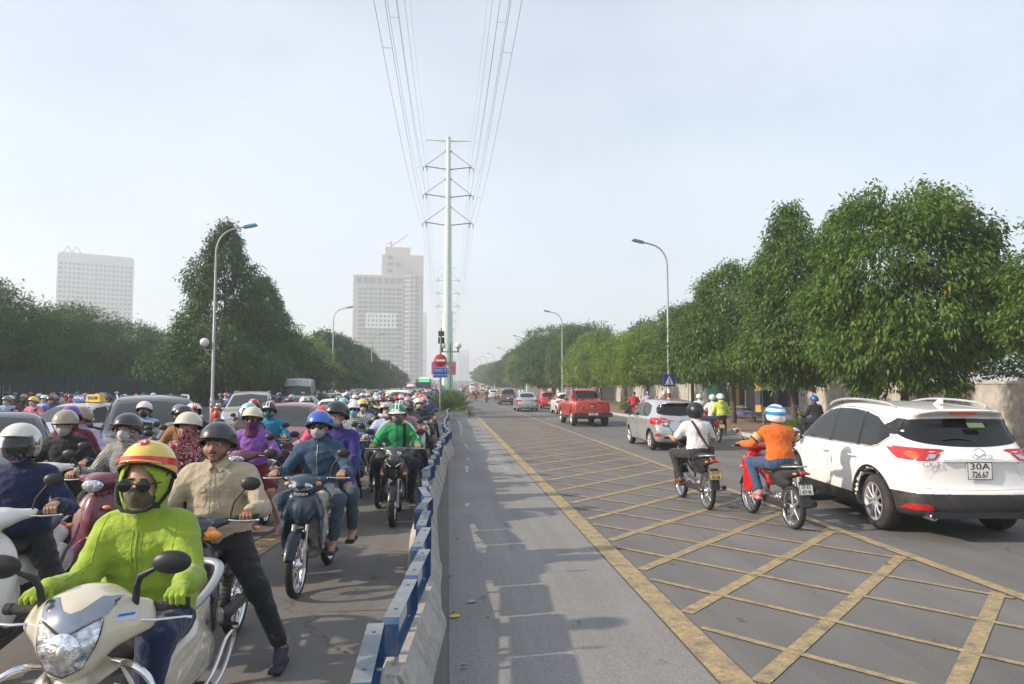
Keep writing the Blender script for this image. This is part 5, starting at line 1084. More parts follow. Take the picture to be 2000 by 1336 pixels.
def copy_tree(o, parent=None, swap=None):
    c = o.copy(); COL.objects.link(c); c.parent = parent
    if swap and o.type == 'MESH':
        for i, sl in enumerate(c.material_slots):
            src = o.material_slots[i].material
            if src in swap: sl.link = 'OBJECT'; sl.material = swap[src]
    for ch in KIDS.get(o.name, []): copy_tree(ch, c, swap)
    return c
KIDS = {}
def index_kids():
    KIDS.clear()
    for o in COL.objects:
        if o.parent: KIDS.setdefault(o.parent.name, []).append(o)
FIRST = {}; USED = set(); KEYED = set()
CG = {'l': 'cars waiting in the oncoming lanes', 'r': 'cars driving away on the right'}
def car(kind, name, x, y, rz, pt, label, side, cat='car'):
    if kind not in CAR: CAR[kind] = proto(kind); index_kids()
    root, S = CAR[kind]
    if kind in USED: root = copy_tree(root, None, {FIRST[kind]: pt})
    else:
        USED.add(kind); FIRST[kind] = pt
        for o in list(COL.objects):
            q = o
            while q.parent: q = q.parent
            if q is root and o.type == 'MESH':
                for sl in o.material_slots:
                    if sl.material is MATS['paint_proto_' + kind]: sl.link = 'OBJECT'; sl.material = pt
    # keep every copy independent of later retints
    root.name = name
    if kind not in KEYED: KEYED.add(kind); index_kids()
    root.location = (x, y, rise(y) + .004); root.rotation_euler = (0, 0, rz); tag(root, label, cat, CG[side]); return root
PW = paint('white', (.80, .79, .77)); PS = paint('silver', (.50, .51, .52), .55, .28); PSD = paint('dull_silver', (.40, .41, .43), .5, .3); PR = paint('orange_red', (.43, .030, .008)); PRD = paint('red', (.50, .012, .014)); PBR = paint('bronze', (.13, .10, .085), .4)
PM = paint('maroon', (.155, .012, .018)); PDK = paint('dark_grey', (.045, .047, .05), .35); PBK = paint('black', (.012, .013, .016)); PCH = paint('champagne', (.42, .40, .37), .4)
_a = R(-6); _g = G(1716, 1033); suv_w = car('cx5', 'white_suv', _g.x + .80 * math.cos(_a) - 1.355 * math.sin(_a), _g.y + .80 * math.sin(_a) + 1.355 * math.cos(_a), _a, PW, 'large white SUV seen from behind, right of the orange jacket rider', 'r', 'SUV')
index_kids()
car('hatch', 'silver_hatchback', 6.82, 22.45, 0, PS, 'silver hatchback with dark rear window, driving behind the white shirt rider', 'r')
car('pickup', 'red_pickup', 6.85, 36.3, 0, PR, 'orange-red pickup truck with black bumper and sports bar', 'r', 'pickup truck')
car('sedan', 'silver_sedan', 6.1, 56.5, 0, PS, 'silver sedan between the brown SUV and the red hatchback', 'r')
car('hatch', 'red_hatchback', 8.7, 63, 0, PRD, 'bright red hatchback partly behind the white car', 'r')
car('hatch', 'white_hatchback', 8.25, 50.6, 0, PW, 'white hatchback half hidden behind the red pickup', 'r')
car('suv', 'brown_suv', 6.3, 77.5, 0, PBR, 'brown SUV left of the silver sedan', 'r', 'SUV')
car('sedan', 'white_sedan', 7.0, 112, 0, PW, 'white sedan beyond the brown SUV', 'r'); car('sedan', 'grey_sedan', 6.6, 138, 0, PSD, 'grey sedan with a yellow roof sign beyond the brown SUV', 'r')
car('sedan', 'white_sedan', 5.6, 165, 0, PW, 'small white sedan farther up the right lanes', 'r'); car('suv', 'white_suv', 7.2, 215, 0, PW, 'small white SUV on the far slope', 'r', 'SUV'); car('hatch', 'silver_hatchback', 9.8, 205, 0, PS, 'small silver car on the far slope', 'r'); car('hatch', 'red_hatchback', 9.3, 245, 0, PRD, 'tiny dark red car on the far slope', 'r'); car('sedan', 'silver_sedan', 6.8, 262, 0, PS, 'tiny silver sedan near the crest', 'r')
# oncoming (front towards us)
B = math.pi
def onc(kind, name, px, D, pt, label, cat='car', yaw=0.):
    p = A(px, D); return car(kind, name, p.x, p.y, B + R(yaw), pt, label, 'l', cat)
taxi = onc('sedan', 'taxi', 168, 18.2, PS, 'silver taxi with a blue and yellow roof sign', 'taxi', -18)
b = MB(); b.box((0, -.1, 1.60), (.42, .10, .085), taper=.85); sgn = b.build('roof_sign', M('sign_vina_blue', (.02, .10, .35), .4), taxi); b = MB(); b.box((-.215, -.1, 1.60), (.21, .104, .089), taper=.85); b.build('yellow_half', M('sign_vina_yellow', (.75, .5, .02), .4), sgn)
text('VINA', .12, sgn, WHT, (.2, .0, 1.60), (R(90), 0, R(180)), sx=1.1, ext=.012); text('TAXI', .12, sgn, M('sign_ink', (.2, .22, .3), .5), (-.2, .008, 1.60), (R(90), 0, R(180)), sx=1.1, ext=.012)
onc('suv', 'dark_suv', 300, 13.6, PDK, 'dark grey SUV facing the camera behind the blue shirt rider', 'SUV', 24)
onc('sedan', 'black_sedan', -10, 11.3, PBK, 'black sedan at the left edge of the picture', 'car', 30)
m_ = onc('hatch', 'maroon_hatchback', 566, 17.2, PM, 'maroon hatchback facing us with number 28.22 beside the purple jacket', 'car', 3); plate_(m_, (0.10, 1.885, .50), B, ['28.22'], .40, .13)
onc('suv', 'silver_suv', 492, 27.5, PCH, 'champagne silver SUV in front of the beige hut', 'SUV', 10); onc('van', 'grey_van', 585, 44, PSD, 'tall pale grey van behind the red sedan', 'van', 6); onc('sedan', 'red_sedan', 585, 31.5, PM, 'dull red sedan in front of the tall van')
onc('sedan', 'white_sedan', 662, 24.5, PW, 'white sedan behind the rider with a navy striped helmet'); onc('suv', 'white_suv', 778, 40, PW, 'white SUV among the riders under the tower block', 'SUV')
onc('hatch', 'grey_hatchback', 655, 47, PSD, 'grey hatchback right of the tall van'); onc('hatch', 'red_hatchback', 683, 52, PM, 'dusty red hatchback right of the grey one'); onc('sedan', 'grey_sedan', 727, 55, PSD, 'grey sedan left of the white SUV in the queue'); onc('suv', 'grey_suv', 700, 68, PDK, 'dark SUV deep in the oncoming queue', 'SUV')
onc('sedan', 'silver_sedan', 805, 66, PS, 'silver sedan before the green bus'); onc('hatch', 'white_hatchback', 760, 84, PW, 'white car far back in the oncoming queue'); onc('suv', 'grey_suv', 822, 96, PDK, 'dark SUV just in front of the green bus', 'SUV'); onc('van', 'white_minibus', 803, 140, PW, 'far white minibus left of the green bus', 'minibus')
# bus
p = A(827, 112); bus = empty('green_bus', (p.x, p.y, 0), B); tag(bus, 'green city bus with a lit green route sign in the oncoming queue', 'bus', CG['l'])
BG = paint('bus_green', (.06, .28, .04)); b = MB(); b.box((0, -5, 1.75), (1.24, 5.6, 1.4), taper=.96); b.build('body', BG, bus); b = MB(); b.box((0, .63, 1.55), (1.16, .02, 1.05)); b.build('windscreen', GLW, bus); b = MB(); b.box((0, .66, 2.88), (.85, .02, .16)); b.build('route_sign', M('led_green', (.02, .75, .30), .5, emit=1.2, var=.5, scale=4), bus); b = MB(); b.box((.75, .665, 2.88), (.14, .02, .14)); b.build('number_sign', M('led_red', (.6, .03, .03), .5, emit=.5), bus)
b = MB(); b.box((0, -3.5, 3.28), (.9, 1.6, .16), taper=.8); b.build('roof_unit', WHT, bus); b = MB(); b.box((0, .64, .45), (1.2, .03, .22)); b.build('bumper', BG, bus); b = MB(); [b.box((s_ * .95, .68, .6), (.14, .02, .09)) for s_ in (-1, 1)]; b.build('headlights', LENS, bus); b = MB(); [b.tube([(s_ * 1.2, .6, 2.5), (s_ * 1.45, .9, 2.3), (s_ * 1.45, .9, 1.8)], .05, 6) for s_ in (-1, 1)]; b.build('mirrors', BLK, bus)
b = MB(); [b.lathe([(0, -.12), (.45, -.12), (.48, 0), (.45, .12), (0, .12)], axis='X', c=(s_ * 1.1, y_, .48), n=16) for s_ in (-1, 1) for y_ in (-2, -8)]; b.build('wheels', RUB, bus); b = MB(); [b.box((s_ * 1.225, -5, 1.95), (.01, 5.3, .5)) for s_ in (-1, 1)]; b.build('side_glass', GLS, bus)
# ================================================================= PEOPLE
def vec(*a): return np.array(a, float)
def ik(a, c, l1, l2, pole):
    a, c = vec(*a), vec(*c); d = c - a; L = np.linalg.norm(d); 
    if L > (l1 + l2) * .985: c = a + d / L * (l1 + l2) * .985; d = c - a; L = np.linalg.norm(d)
    x = (l1 * l1 - l2 * l2 + L * L) / (2 * L); h = math.sqrt(max(l1 * l1 - x * x, 0)); n = d / L; p = vec(*pole); p = p - n * (p @ n); p /= np.linalg.norm(p)
    return a + n * x + p * h, c
TOP, PAN, SKN, SHO, HAI, EYE, LIP, WHI = range(8)
def head_prims(fem=False, full=True, big=1.):
    H = [ell((0, -.012, .03), (.076, .096, .103), SKN), ell((0, .022, -.03), (.062 * big, .073, .085), SKN, .03), ell((0, .068, -.092), (.026, .02, .018), SKN, .03),
         ell((0, -.03, .055), (.081, .092, .092), HAI, .01), ell((.036 * big, .05, -.035), (.032 * big, .036, .034), SKN, .02), ell((-.036 * big, .05, -.035), (.032 * big, .036, .034), SKN, .02)]
    if full:
        H += [cone((0, .088, .012), (0, .108, -.026), .008, .0125, SKN, .016)] + mirror([ell((.012, .097, -.030), (.009, .009, .008), SKN, .01), ell((.030, .080, .030), (.022, .012, .007), SKN, .014), ell((.079, -.008, -.008), (.009, .019, .03), SKN, .01)])
        H += mirror([ell((.031, .104, .009), (.018, .022, .012), SKN, .012, op='-')]) + mirror([ell((.031, .0765, .009), (.0125, .0125, .0115), WHI, .001), ell((.031, .0865, .009), (.0055, .005, .0055), EYE, .0005), ell((.031, .080, .0185), (.017, .0135, .006), SKN, .004), ell((.031, .080, .000), (.016, .012, .004), SKN, .004), ell((.033, .093, .034), (.019, .005, .0042), HAI, .002)])
        H += [ell((0, .091, -.060), (.022, .010, .0062), LIP, .004), ell((0, .090, -.0695), (.019, .010, .0068), LIP, .004), ell((0, .08, -.052), (.03, .014, .01), SKN, .012)]
    return H
_HC = {}
def head_arrays(h, fem=False, must=False, big=1.):
    k = (h, fem, must, big)
    if k not in _HC:
        P = head_prims(fem, h < .012, big)
        if must: P += mirror([ell((.014, .0955, -.048), (.014, .0055, .0042), HAI, .003, rz=-14)])
        _HC[k] = sdf_arrays(P, h, sm=1)
    return _HC[k]
_HD = {}
def hand_arrays(h):
    if h not in _HD:
        P = [cone((0, -.075, .030), (0, -.01, .034), .024, .030, SKN, .02, sx=1.25, sz=.62)]
        if h < .013:
            for i, (x, l) in enumerate(((-.033, .9), (-.012, 1.0), (.010, .96), (.031, .82))):
                P += [cone((x * .9, .0, .036), (x, .030 * l, .026), .0100, .0092, SKN, .006), cone((x, .030 * l, .026), (x, .034 * l, .0), .0092, .0085, SKN, .004), cone((x, .034 * l, .0), (x, .018, -.018), .0085, .0075, SKN, .004)]
            P += [cone((.030, -.05, .022), (.046, -.018, .004), .0125, .0105, SKN, .012), cone((.046, -.018, .004), (.038, .012, -.012), .0105, .009, SKN, .005)]
        else: P += [ell((0, .02, .012), (.042, .026, .03), SKN, .02)]
        _HD[h] = sdf_arrays(P, h, sm=1)
    return _HD[h]
POSE = {
 'scoot': dict(hip=(-.16, .82), lean=6, hands=(.33, .31, 1.045), feet=((-.13, .27, .36), (.13, .27, .36))),
 'footdown': dict(hip=(-.14, .82), lean=8, hands=(.33, .31, 1.045), feet=((-.40, .08, .06), (.13, .27, .36))),
 'bike': dict(hip=(-.20, .83), lean=10, hands=(.32, .31, 1.03), feet=((-.20, .10, .33), (.20, .10, .33))),
 'bikedown': dict(hip=(-.17, .83), lean=9, hands=(.32, .31, 1.03), feet=((-.42, .05, .06), (.20, .10, .33))),
 'pillion': dict(hip=(-.55, .86), lean=4, hands=(.17, -.22, .93), feet=((-.22, -.28, .36), (.22, -.28, .36))),
 'race': dict(hip=(-.30, .84), lean=16, hands=(.32, .30, 1.03), feet=((-.2, -.02, .36), (.2, -.02, .36))),
 'stand': dict(hip=(0, .88), lean=0, hands=(.25, .06, .85), feet=((-.1, 0, .06), (.1, .05, .06))),
}
_PC = {}
def head_pos(p):
    hy, hz = p['hip']; L = R(p['lean']); return vec(0, hy + math.sin(L) * .50 + .045, hz + math.cos(L) * .50 + .145 + p.get('dh', 0))
def person_mesh(pose, lod=1, **o):
    key = (pose, lod, tuple(sorted((k, str(v)) for k, v in o.items())))
    if key in _PC: return _PC[key]
    p = dict(POSE[pose]); p.update({k: v for k, v in o.items() if k in ('hip', 'lean', 'hands', 'feet', 'hl', 'hr')})
    hv, hh, hd_ = [(.0095, .0048, .0046), (.018, .010, .012), (.034, .02, .02)][lod]
    fat = o.get('fat', 1.); sw = o.get('sw', .175); hy, hz = p['hip']; L = R(p['lean']); up = vec(0, math.sin(L), math.cos(L)); fw = vec(0, math.cos(L), -math.sin(L))
    H = vec(0, hy, hz); N = H + up * .50; C = H + up * .34
    bulky = o.get('bulk', 1.); P = []
    P += [ell(tuple(H + vec(0, -.01, .02)), (.165 * fat, .135, .12), PAN, .05), cone(tuple(H + up * .12), tuple(C), .126 * fat * bulky, .135 * bulky, TOP, .06, sx=1.18, sy=.86), ell(tuple(C + up * .02), (.170 * bulky, .115 * fat, .15), TOP, .06, rx=-p['lean']),
          cone(tuple(N + vec(-sw * .72, 0, -.06)), tuple(N + vec(sw * .72, 0, -.06)), .066 * bulky, .066 * bulky, TOP, .06)]
    hem = .125 + o.get('hem', 0) * .5; P += [cone(tuple(H + up * hem + vec(0, -.01, 0)), tuple(H + up * (hem + .08)), .140 * fat * bulky, .132 * fat * bulky, TOP, .02, sx=1.2, sy=.92)]
    hp = head_pos(p); P += [cone(tuple(N - up * .05 + vec(0, .0, 0)), tuple(hp + vec(0, -.015, -.06)), .058, .052, SKN, .02)]
    if o.get('collar', True): P += [cone(tuple(N - up * .02), tuple(N + up * .035 + vec(0, .01, 0)), .075, .066, TOP, .02)]
    if o.get('hood'): P += [ell(tuple(N + vec(0, -.085, .02)), (.11, .06, .07), TOP, .03)]
    short = o.get('short', False); bare = o.get('bare', False); hands = []
    for i, s in enumerate((-1, 1)):
        S = N + vec(s * sw, 0, -.065); hd = p.get('hl' if s < 0 else 'hr') or (s * p['hands'][0], p['hands'][1], p['hands'][2]); hd = vec(*hd)
        wr = hd + vec(-s * .005, -.085, .035); E, wr2 = ik(S, wr, .285, .265, (s * o.get('elb', .5), -.3, -.85)); hd = hd + (wr2 - wr)
        sl = SKN if short else TOP; b_ = bulky
        P += [cone(tuple(S), tuple(E), .062 * b_, .050 * b_, TOP, .05)] if not short else [cone(tuple(S), tuple(S + (E - S) * .72), .066, .060, TOP, .04), cone(tuple(S), tuple(E), .046, .040, SKN, .02)]
        P += [cone(tuple(E), tuple(wr2 + (E - wr2) * .04), .050 * b_ if not short else .040, .037 * b_ if not short else .025, sl, .02), cone(tuple(wr2 + (E - wr2) * .2), tuple(wr2 + vec(0, .012, 0)), .027, .024, SKN, .008)]
        hands.append((hd, s))
        ft = vec(*p['feet'][i]); J = H + vec(s * .095, .01, 0); an = ft + vec(0, -.03, .07); K, an2 = ik(J, an, .43, .42, (s * (.30 if pose != 'bike' else .5), 1, .55)); d_ = an2 - an; ft = ft + d_
        pr = o.get('pr', 1.)
        if bare: P += [cone(tuple(J), tuple(J + (K - J) * .8), .092, .082, PAN, .04), cone(tuple(J), tuple(K), .074, .056, SKN, .03), cone(tuple(K), tuple(K + (an2 - K) * .35), .052, .055, SKN, .03), cone(tuple(K + (an2 - K) * .35), tuple(an2), .052, .034, SKN, .03)]
        else: P += [cone(tuple(J), tuple(K), .090 * fat * pr, .066 * pr, PAN, .05), cone(tuple(K), tuple(an2 + (K - an2) * .1), .066 * pr, .052 * pr, PAN, .04), cone(tuple(K + (an2 - K) * .6), tuple(an2), .04, .036, SKN, .01)]
        bf = o.get('sandal'); fm = SKN if bf else SHO
        P += [cone(tuple(an2 + vec(0, -.02, -.035)), tuple(ft + vec(s * .01, .10, -.005)), .042, .032, fm, .02, sx=.95, sz=.8), rbox(tuple(ft + vec(s * .005, .045, -.036)), (.045, .13, .018), SHO, .008, .01)]
        if not bf: P += [cone(tuple(an2 + vec(0, -.03, -.03)), tuple(ft + vec(s * .01, .05, 0)), .046, .042, SHO, .02)]
    amp = .011 if lod == 0 else .012
    def disp(Q): return amp * ((.55 - 1.3 * np.abs(wobble(Q, 5, 24))) * -1 + .45 * np.abs(wobble(Q * np.array([1, 1, 1.6]), 9, 52)) - .3) * np.clip((.52 - np.abs(Q[..., 2] - .84)) * 12, 0, 1)
    V, F, mi = sdf_arrays(P, hv, disp=disp if lod < 2 else None, sm=1)
    hyaw, hpit = o.get('hyaw', o.get('yaw', 0)), o.get('pitch', 0); M3 = rotm(hpit, 0, hyaw)
    parts = [(V, F, mi)]; a = head_arrays(hh, False, o.get('must', False), o.get('face', 1.)); parts.append((a[0] @ M3.T + hp, a[1], a[2]))
    for hd, s in hands:
        a = hand_arrays(hd_); v = a[0].copy(); f = a[1]
        if s > 0: v = v * vec(-1, 1, 1); f = f[:, ::-1]
        parts.append((v @ rotm(-12, 0, 0).T + hd, f, a[2] if not o.get('glove') else np.full(len(f), TOP)))
    vs, fs, ms, n = [], [], [], 0
    for v, f, m in parts: vs.append(v); fs.append(f + n); ms.append(m); n += len(v)
    me = from_arrays('person', np.concatenate(vs), np.concatenate(fs), np.concatenate(ms)); _PC[key] = (me, hp, M3); return _PC[key]
# ---- helmets
HE = {}
def helmet_mesh(kind):
    if kind in HE: return HE[kind]
    parts = {}; b = MB(); n, m = 44, 12
    lowf = {'half': (.028, -.006, -.035), 'cap': (.032, .004, -.03), 'jockey': (.030, -.03, -.06), 'three': (.045, -.085, -.10), 'full': (.05, -.10, -.11)}[kind]; rr = (.122, .147, .128) if kind in ('half', 'cap') else (.132, .156, .134)
    def pt(t, k, s_=1.):
        a = 2 * math.pi * t / n; c = math.cos(a); fr = max(c, 0) ** 1.3; bk = max(-c, 0) ** .8; zl = lowf[1] + (lowf[0] - lowf[1]) * fr + (lowf[2] - lowf[1]) * bk
        if kind in ('three', 'full') and abs(math.sin(a)) > .1 and c > .1: zl = lowf[1] + (lowf[0] - lowf[1]) * min(1, max(0, (c - .35) / .25))
        q = (zl - .02) / rr[2]; ph1 = math.acos(max(-.95, min(.95, q))); ph = ph1 * k / m; r_ = math.sin(ph) ** .92 if ph < 1.57 else math.sin(ph) ** .5
        return (math.sin(a) * rr[0] * r_ * s_, math.cos(a) * rr[1] * r_ * s_ - .008, .02 + math.cos(ph) * rr[2] * s_)
    vs = []; fs = []; mi = []
    for lay, s_ in ((0, 1.), (1, .93)):
        for t in range(n):
            for k in range(m + 1): vs.append(pt(t, k, s_))
    W_ = m + 1
    for lay in (0, 1):
        o = lay * n * W_
        for t in range(n):
            for k in range(m):
                q = (o + t * W_ + k, o + t * W_ + k + 1, o + ((t + 1) % n) * W_ + k + 1, o + ((t + 1) % n) * W_ + k); x = abs(sum(vs[i][0] for i in q) / 4)
                fs.append(q if lay == 0 else tuple(reversed(q))); mi.append(2 if lay else (1 if .008 < x < .027 else 0))
    for t in range(n): a = t * W_ + m; c = ((t + 1) % n) * W_ + m; o = n * W_; fs.append((a, o + a, o + c, c)); mi.append(2)
    me = bpy.data.meshes.new('helmet'); me.from_pydata(vs, [], fs); me.polygons.foreach_set('material_index', mi); me.polygons.foreach_set('use_smooth', [True] * len(fs)); me.update(); parts['helmet'] = me
    b = MB(); b.tube([pt(t % n, m, .985) for t in range(n + 1)], .0065, 6, caps=False); parts['rim'] = b.mesh('rim')
    if kind in ('half', 'cap', 'jockey', 'three'):
        b = MB(); L_ = {'half': .022, 'cap': .07, 'jockey': .045, 'three': .03}[kind]; dz = {'half': .004, 'cap': .016, 'jockey': .006, 'three': .0}[kind]; V_ = []
        for j in range(13):
            a = (-1 + j / 6) * 1.05; ba = pt(round(a / 6.283 * n) % n, m); ba = (math.sin(a) * rr[0] * .97, math.cos(a) * rr[1] * .97 - .008, lowf[0] + .012 - (1 - math.cos(a)) * .02); e = L_ * math.cos(a * 1.35) ** .6 if abs(a * 1.35) < 1.57 else 0
            for h_ in (0, .006): V_ += [(ba[0], ba[1], ba[2] + h_), (ba[0] * (1 + e * 1.2), ba[1] + e, ba[2] - dz + h_)]
        F_ = []
        for j in range(12): a = j * 4; c = a + 4; F_ += [(a, a + 1, c + 1, c), (a + 2, c + 2, c + 3, a + 3), (a + 1, a + 3, c + 3, c + 1)]
        b.add(V_, F_, 0, True); parts['brim'] = b.mesh('brim')
    b = MB()
    for s_ in (-1, 1): b.tube([(s_ * .112, .03, .0), (s_ * .088, .045, -.05), (s_ * .055, .058, -.10), (0, .068, -.122)], .0055, 6, flat=.5); b.tube([(s_ * .108, -.05, -.02), (s_ * .088, .0, -.07), (s_ * .07, .045, -.09)], .005, 6, flat=.5)
    b.box((0, .068, -.122), (.018, .006, .008)); parts['chin_strap'] = b.mesh('chin_strap')
    if kind == 'full': P = mirror([cone((.11, .06, -.07), (.045, .135, -.085), .032, .030, 0, .02)]) + [cone((-.04, .14, -.085), (.04, .14, -.085), .03, .03, 0, .02)]; parts['chin_guard'] = sdf_mesh('chin_guard', P, .012)
    HE[kind] = parts; return parts
def visor_mesh():
    if 'visor' in HE: return HE['visor']
    b = MB(); V_ = []; n = 16
    for j in range(n + 1):
        a = (-1 + 2 * j / n) * 1.25
        for (z, r_) in ((.06, .150), (.02, .166), (-.03, .168), (-.085, .156)): V_.append((math.sin(a) * r_ * .92, math.cos(a) * r_ * 1.04 - .005, z))
    b.add(V_, [(j * 4 + k, j * 4 + k + 1, j * 4 + 5 + k, j * 4 + 4 + k) for j in range(n) for k in range(3)], 0, True); HE['visor'] = b.mesh('visor'); return HE['visor']
def mask_mesh(kind='mask'):
    if kind in HE: return HE[kind]
    if kind == 'mask':
        P = [ell((0, .034, -.045), (.070, .078, .072), 0, .02), cone((0, .09, -.015), (0, .108, -.035), .014, .02, 0, .03)]; cl = lambda Q: np.maximum(np.maximum(Q[..., 2] + .008 - .25 * np.abs(Q[..., 0]) * 0 - .012 * (np.abs(Q[..., 0]) < .03), -.112 - Q[..., 2]), .012 - Q[..., 1])
        V, F, mi = sdf_arrays(P, .0065, sm=1, clip=cl); me = from_arrays('face_mask', V, F, mi)
    elif kind == 'scarf':
        P = [ell((0, .018, -.05), (.083, .092, .085), 0, .03), cone((0, .0, -.10), (0, -.01, -.19), .080, .10, 0, .04), ell((0, -.03, -.0), (.09, .09, .10), 0, .03)]; cl = lambda Q: np.maximum(Q[..., 2] + .006 - .30 * np.clip(-Q[..., 1] + .06, 0, .3), -.23 - Q[..., 2])
        V, F, mi = sdf_arrays(P, .009, sm=1, clip=cl, disp=lambda Q: .003 * wobble(Q, 3, 70)); me = from_arrays('scarf', V, F, mi)
    elif kind == 'hood':
        P = [ell((0, -.01, .01), (.108, .125, .135), 0, .03), cone((0, -.01, -.08), (0, -.035, -.18), .078, .10, 0, .05), ell((0, .10, -.004), (.058, .07, .083), 0, .02, op='-'), ell((0, .02, .0), (.084, .10, .12), 0, .01, op='-')]
        V, F, mi = sdf_arrays(P, .007, sm=1, disp=lambda Q: .0035 * wobble(Q, 7, 60)); me = from_arrays('hood', V, F, mi)
    HE[kind] = me; return me
def glasses_mesh():
    if 'gl' in HE: return HE['gl']
    b = MB()
    for s_ in (-1, 1):
        b.sphere((s_ * .034, .098, .006), (.027, .007, .023), 14); b.tube([(s_ * .06, .093, .012), (s_ * .082, .02, .012), (s_ * .084, -.03, .005)], .0028, 5)
    b.tube([(-.012, .106, .012), (0, .109, .015), (.012, .106, .012)], .003, 5); HE['gl'] = b.mesh('sunglasses'); return HE['gl']
SWP = M('stripe_none', (.5, .5, .5))
def hp_(name, col, rough=.22): return M('helmet_' + name, col, rough, 0, .05, 8, coat=.7, dirt=.08)
HC = {'white': (.74, .73, .70), 'cream': (.62, .56, .43), 'black': (.014, .014, .016), 'grey': (.16, .16, .17), 'red': (.55, .02, .02), 'blue': (.02, .10, .42), 'navy': (.02, .035, .12), 'yellow': (.72, .52, .10), 'green': (.015, .16, .07), 'purple': (.10, .03, .25), 'pink': (.60, .22, .30), 'light blue': (.22, .50, .62), 'silver': (.45, .45, .46), 'tan': (.34, .25, .16), 'maroon': (.13, .015, .03), 'orange': (.6, .16, .02)}
TC = {'white': (.66, .66, .67), 'pale blue': (.36, .45, .62), 'navy': (.012, .018, .055), 'black': (.013, .013, .016), 'grey': (.17, .17, .18), 'dark grey': (.05, .05, .055), 'red': (.42, .02, .02), 'pink': (.60, .17, .26), 'green': (.02, .24, .07), 'purple': (.22, .075, .36), 'teal': (.01, .22, .36), 'orange': (.62, .13, .012), 'lime': (.33, .50, .028), 'beige': (.40, .34, .24), 'brown': (.20, .10, .03), 'maroon': (.12, .01, .03), 'lavender': (.48, .38, .58), 'denim': (.03, .07, .13), 'blue': (.03, .08, .32), 'yellow': (.6, .6, .12), 'khaki': (.22, .19, .13)}
def accessories(root, hp, M3, C):
    mt = Matrix(M3.tolist()).to_4x4(); mt.translation = Vector(hp)
    def put(name, me, mats, par=root, scale=None):
        o = obj(name, me, par, mats)
        if par is root: o.matrix_local = mt @ Matrix.Translation((0, C.get('hy', -.004) if name == 'helmet' else 0, C.get('hz', .012) if name == 'helmet' else 0)) @ (Matrix.Rotation(R(C.get('ht', 4)), 4, 'X') if name == 'helmet' else Matrix.Identity(4)) @ (Matrix.Scale(scale, 4) if scale else Matrix.Identity(4))
        return o
    hk = C.get('hk', 'half'); hm = None
    if hk:
        P = helmet_mesh(hk); sc_ = C.get('hs'); hpnt = C['helmet'] if not isinstance(C['helmet'], str) else hp_(C['helmet'], HC[C['helmet']]); st = C.get('stripe'); stm = hpnt if not st else hp_(st, HC[st])
        hm = put('helmet', P['helmet'], [hpnt, stm, DRK], scale=sc_); put('rim', P['rim'], [DRK], hm); put('chin_strap', P['chin_strap'], [DRK], hm)
        if 'brim' in P: put('brim', P['brim'], [C.get('brim') and hp_(C['brim'], HC[C['brim']]) or hpnt], hm)
        if 'chin_guard' in P: put('chin_guard', P['chin_guard'], [hpnt], hm)
        if C.get('visor'): put('visor', visor_mesh(), [C['visor']], hm)
    if C.get('mask'): put(C.get('mk', 'mask') == 'mask' and 'face_mask' or 'scarf', mask_mesh(C.get('mk', 'mask')), [C['mask']])
    if C.get('hoodm'): put('hood', mask_mesh('hood'), [C['hoodm']])
    if C.get('glasses'): put('sunglasses', glasses_mesh(), [GLS], scale=C.get('gs'))
    return hm
GP = {'l': 'people on motorbikes in the oncoming crowd', 'r': 'people riding away on the right'}
def topmat(c): return c if not isinstance(c, str) else cloth('top_' + c, TC[c])
def person(C, pose, loc, rz, label, side='l', lod=1, **o):
    me, hp, M3 = person_mesh(pose, lod, **o)
    mats = [topmat(C.get('top', 'white')), topmat(C.get('pants', 'black')), C.get('skin', SKIN), C.get('shoe', DRK), HAIR, DRK, M('lips', (.22, .09, .065), .45), M('eye_white', (.55, .52, .50), .2)]
    e = obj('person', me, None, mats, loc=loc, rot=(0, 0, rz)); tag(e, label, 'person', GP[side]); hm = accessories(e, hp, M3, C); return e, hm, hp
# ================================================================= MOTORBIKES
def wheel_meshes(kind, r, w):
    b = MB(); b.lathe([(r - .045, -w * .35), (r - .03, -w / 2), (r - .008, -w * .38), (r, -w * .12), (r, w * .12), (r - .008, w * .38), (r - .03, w / 2), (r - .045, w * .35)], axis='X', n=40)
    for k in range(60):
        a = k * math.pi / 30; b.box((0, math.cos(a) * (r + .0005), math.sin(a) * (r + .0005)), (w * .26, .004, .002), Matrix.Rotation(a - math.pi / 2, 3, 'X'), 1)
    ty = b.mesh('tyre'); ty.materials.append(RUB); ty.materials.append(DRK)
    b = MB(); R_ = r - .043; b.lathe([(R_, -w * .36), (R_ - .012, -w * .30), (R_ - .010, 0), (R_ - .012, w * .30), (R_, w * .36)], axis='X', n=40)
    if kind == 'spoke':
        b.lathe([(0, -.055), (.03, -.055), (.03, -.04), (.065, -.03), (.065, .03), (.03, .04), (.03, .055), (0, .055)], axis='X', n=20)
        for k in range(32): a = k * math.pi / 16; s_ = 1 if k % 2 else -1; a2 = a + .35 * (1 if (k // 2) % 2 else -1); b.tube([(s_ * .03, math.cos(a) * .06, math.sin(a) * .06), (0, math.cos(a2) * R_, math.sin(a2) * R_)], .0022, 4, caps=False)
    else:
        b.lathe([(0, -.05), (.045, -.05), (.05, 0), (.045, .05), (0, .05)], axis='X', n=16)
        for k in range(5):
            a = k * 2 * math.pi / 5; b.tube([(0, math.cos(a) * .04, math.sin(a) * .04), (0, math.cos(a + .15) * R_, math.sin(a + .15) * R_)], [.02, .013], 6)
    rim = b.mesh('rim'); rim.materials.append(CHR if kind == 'spoke' else ALU); return ty, rim
BP = paint('bike', (.5, .5, .5)); BP2 = M('bike_second', (.03, .03, .032), .45, coat=.2)
BK = {}
def add(root, name, me, mats, par=None, **k): return obj(name, me, par or root, mats, **k)
